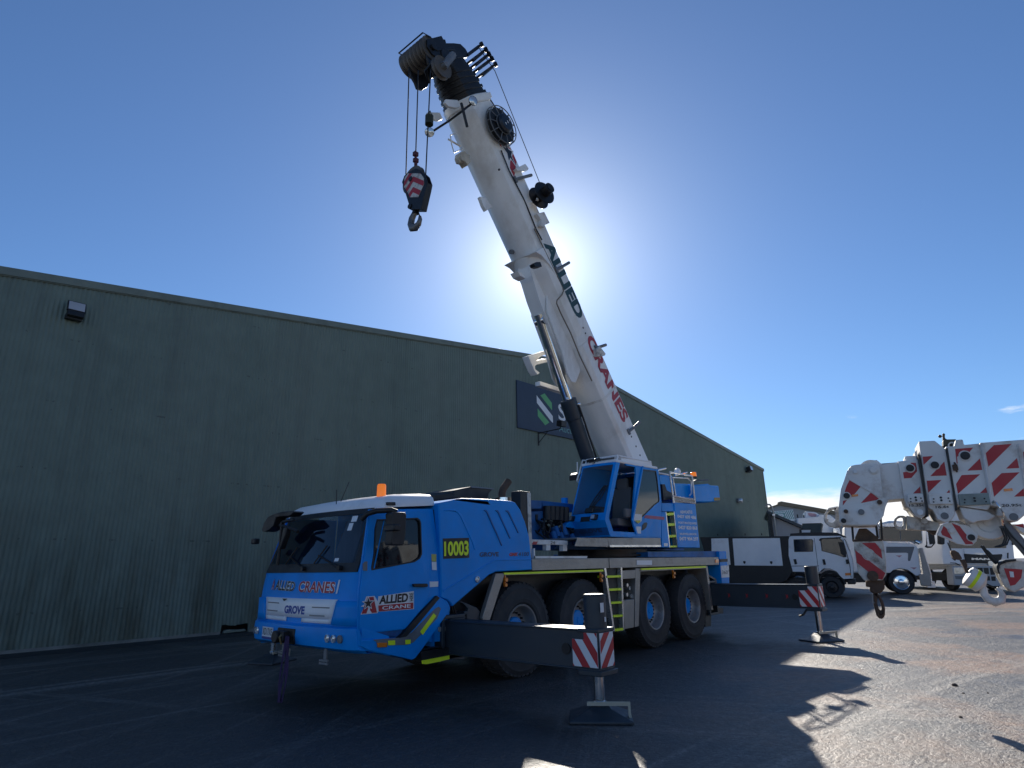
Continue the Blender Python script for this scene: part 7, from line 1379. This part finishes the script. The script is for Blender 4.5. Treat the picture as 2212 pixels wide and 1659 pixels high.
for r in range(2):
    for k in range(6):
        a0 = 655 + k * 92; y0 = 930 + r * 110
        pts = [[[(-0.826,1.06),(-0.573,1.055),(-0.606,0.776),(-0.827,0.78)], [(-0.535,1.055),(-0.282,1.05),(-0.316,0.771),(-0.537,0.775)], [(-0.244,1.049),(0.009,1.045),(-0.025,0.765),(-0.246,0.769)], [(0.046,1.038),(0.299,1.034),(0.264,0.754),(0.043,0.758)], [(0.36,1.033),(0.597,1.028),(0.536,0.711),(0.331,0.715)], [(0.661,1.027),(0.899,1.023),(0.833,0.691),(0.611,0.695)]], [[(-0.803,0.677),(-0.582,0.673),(-0.576,0.497),(-0.78,0.501)], [(-0.488,0.671),(-0.299,0.667),(-0.312,0.477),(-0.485,0.481)], [(-0.237,0.66),(-0.016,0.656),(-0.031,0.463),(-0.235,0.467)], [(0.047,0.655),(0.268,0.651),(0.251,0.452),(0.047,0.456)], [(0.329,0.641),(0.55,0.637),(0.516,0.433),(0.311,0.437)], [(0.811,0.603),(1.111,0.598),(1.064,0.408),(0.78,0.413)]]][r][k]
        c = MB(); c.prism(pts, G3, 0.055, 0.065); build('bumper_slot', c, 'black', bm3)
for pts in ([(-1.777,2.664),(-1.614,2.601),(-1.538,2.509),(-1.627,2.178),(-1.713,2.149),(-1.866,2.182)], [(1.974,2.818),(2.257,2.844),(2.103,2.115),(1.798,2.06)]):
    c = MB(); c.prism(pts, G3, 0.1, -0.1); build('mirror', c, 'black', t3, bev=0.03)
c = MB(); c.fbox(G3, -1.2, 1.2, 0.45, 0.8, -0.6, -6.5); build('chassis', c, 'blacksteel', t3)
c = MB(); c.fbox(G3, -1.25, 1.25, 0.95, 2.7, -2.6, -7.5); build('cargo_box', c, 'white', t3, bev=0.03)
ax3 = Vector((T3[2], T3[3], 0)).normalized()
for a in (-1.0, 1.0):
    for o in (-1.0, -5.5):
        p = G3(a + 0.1, 0.5, o); c = MB(); c.lathe([(0.3, -0.15), (0.46, -0.15), (0.5, -0.1), (0.5, 0.1), (0.46, 0.15), (0.3, 0.15), (0.25, 0.05), (0.001, 0.05)], p, ax3, 28); build('wheel', c, 'tyre', t3, smooth=40)
# ------------------------------------------------------------------ another white truck cab with a roof deflector, further back
t4 = thing('deflector_truck', 'white truck with a tall curved roof deflector half hidden behind the crew cab truck', 'truck', FBT(0.8, 0, -2))
c = MB(); c.prism([(-0.946,3.791),(0.097,3.816),(0.216,3.934),(0.788,3.882),(1.086,3.543),(1.133,2.868),(1.046,1.809),(-1.22,1.859)], FBT, -1, -3.2); cb4 = build('cab', c, 'white', t4, bev=0.06)
c = MB(); c.prism([(-0.496,3.806),(-0.434,4.165),(-0.333,4.146),(0.094,4.085),(0.243,3.968),(0.196,3.818),(-0.128,3.777)], FBT, -1.3, -2.9); df = build('roof_deflector', c, 'white', t4, bev=0.08)
c = MB(); c.prism([(-0.308,4.054),(-0.217,4.064),(0.054,4.01),(0.133,3.938),(0.056,3.846),(-0.17,3.855),(-0.287,3.929)], FBT, -1.3, -1.27); build('deflector_print', c, mat('faded_print', (0.55, 0.30, 0.32), 0.5), df)
for q in [(-0.846,4.002),(-0.532,3.947)]:
    c = MB(); c.tube([FBT(q[0], q[1] - 0.35, -1.2), FBT(q[0] - 0.02, q[1], -1.2)], 0.03, 6); build('aerial', c, 'black', t4)
c = MB(); c.prism([(0.44,3.651),(0.642,3.656),(0.588,3.549),(0.51,3.525)], FBT, -1, -0.97); build('window', c, bpy.data.materials['dark_window'], cb4)
c = MB(); c.prism([(0.729,3.155),(0.849,3.205),(0.953,3.066),(0.922,2.892),(0.704,2.899)], FBT, -0.9, -0.6); build('work_lamp', c, 'lamp', t4, bev=0.03)
for a, o in ((0.2, -1.2), (0.2, -3.0)): tw(t4, FBT, a, 0.5, 0.5, o)

# ------------------------------------------------------------------ loose stones on the yard
random.seed(21)
def stone(x, y, r, label):
    c = MB(); c.ball((0, 0, 0), r, 9, 0.6)
    for v in c.v: v *= 1 + 0.35 * noise.noise(v * (2.2 / r) + Vector((x, y, 0)))
    c.v = [v + Vector((x, y, r * 0.3)) for v in c.v]; o = build('stone', c, mat('dark_stone', (0.035, 0.03, 0.03), 0.85, bump=0.4) if 'st' not in M else M['st'], None, smooth=50); M['st'] = o.data.materials[0]
    tag(o, label, 'stone', None)
sq = [(10.309,-6.146),(9.8,-6.293),(8.378,-6.43),(9.994,-6.519),(9.365,-6.79),(10.189,-6.489)]
stone(sq[0][0], sq[0][1], 0.035, 'largest dark stone lying on the sunlit yard right of the outrigger shadows')
stone(sq[1][0], sq[1][1], 0.014, 'small pale edged stone just in front of the largest dark stone')
stone(sq[2][0], sq[2][1], 0.018, 'dark stone nearest the camera on the brown soil patch')
stone(sq[3][0], sq[3][1], 0.012, 'small dark stone on the sunlit yard near the right edge')

# ------------------------------------------------------------------ gum trees across the road behind the camera, seen only in reflections
random.seed(5)
def gum(x, y, h, label):
    t = thing('gum_tree', label, 'tree', (x, y, 0), 'gum trees reflected in the cab glass')
    c = MB(); c.tube([(x, y, 0), (x + 0.2, y, h * 0.35), (x - 0.1, y + 0.3, h * 0.7)], 0.35, 8, r1=0.12)
    for k in range(6):
        a = random.random() * 6.3; c.tube([(x + 0.1, y, h * (0.35 + 0.05 * k)), (x + math.cos(a) * h * 0.15, y + math.sin(a) * h * 0.15, h * (0.55 + 0.06 * k))], 0.12, 6, r1=0.04)
    build('trunk', c, 'bark', t, smooth=60)
    c = MB(); vs = []; fs = []
    for k in range(2600):
        q = Vector((random.gauss(0, 1), random.gauss(0, 1), random.gauss(0, 1))).normalized() * random.random() ** 0.4
        cl = noise.noise(q * 2.3 + Vector((x, y, 0)))
        if cl < -0.12: continue
        p = Vector((x + q.x * h * 0.27, y + q.y * h * 0.27, h * 0.68 + q.z * h * 0.32)); r = 0.28
        d1 = Vector((random.gauss(0, 1), random.gauss(0, 1), random.gauss(0, 1))).normalized(); d2 = d1.orthogonal().normalized()
        n = len(vs); vs += [p + d1 * r, p + d2 * r * 0.5, p - d1 * r, p - d2 * r * 0.5]; fs.append((n, n + 1, n + 2, n + 3))
    c.add(vs, fs); build('crown', c, 'leaf', t, smooth=0)
for x, y, h, lb in ((-8, -42, 11, 'shortest gum tree across the road behind the camera'), (0, -46, 14, 'tall gum tree straight behind the camera between the shortest and a round one'), (9, -44, 12, 'round gum tree behind the camera, next to the tallest gum'), (17, -48, 15, 'tallest gum tree behind the camera across the road'), (-20, -44, 12, 'gum tree standing apart from the others behind the camera')):
    gum(x, y, h, lb)
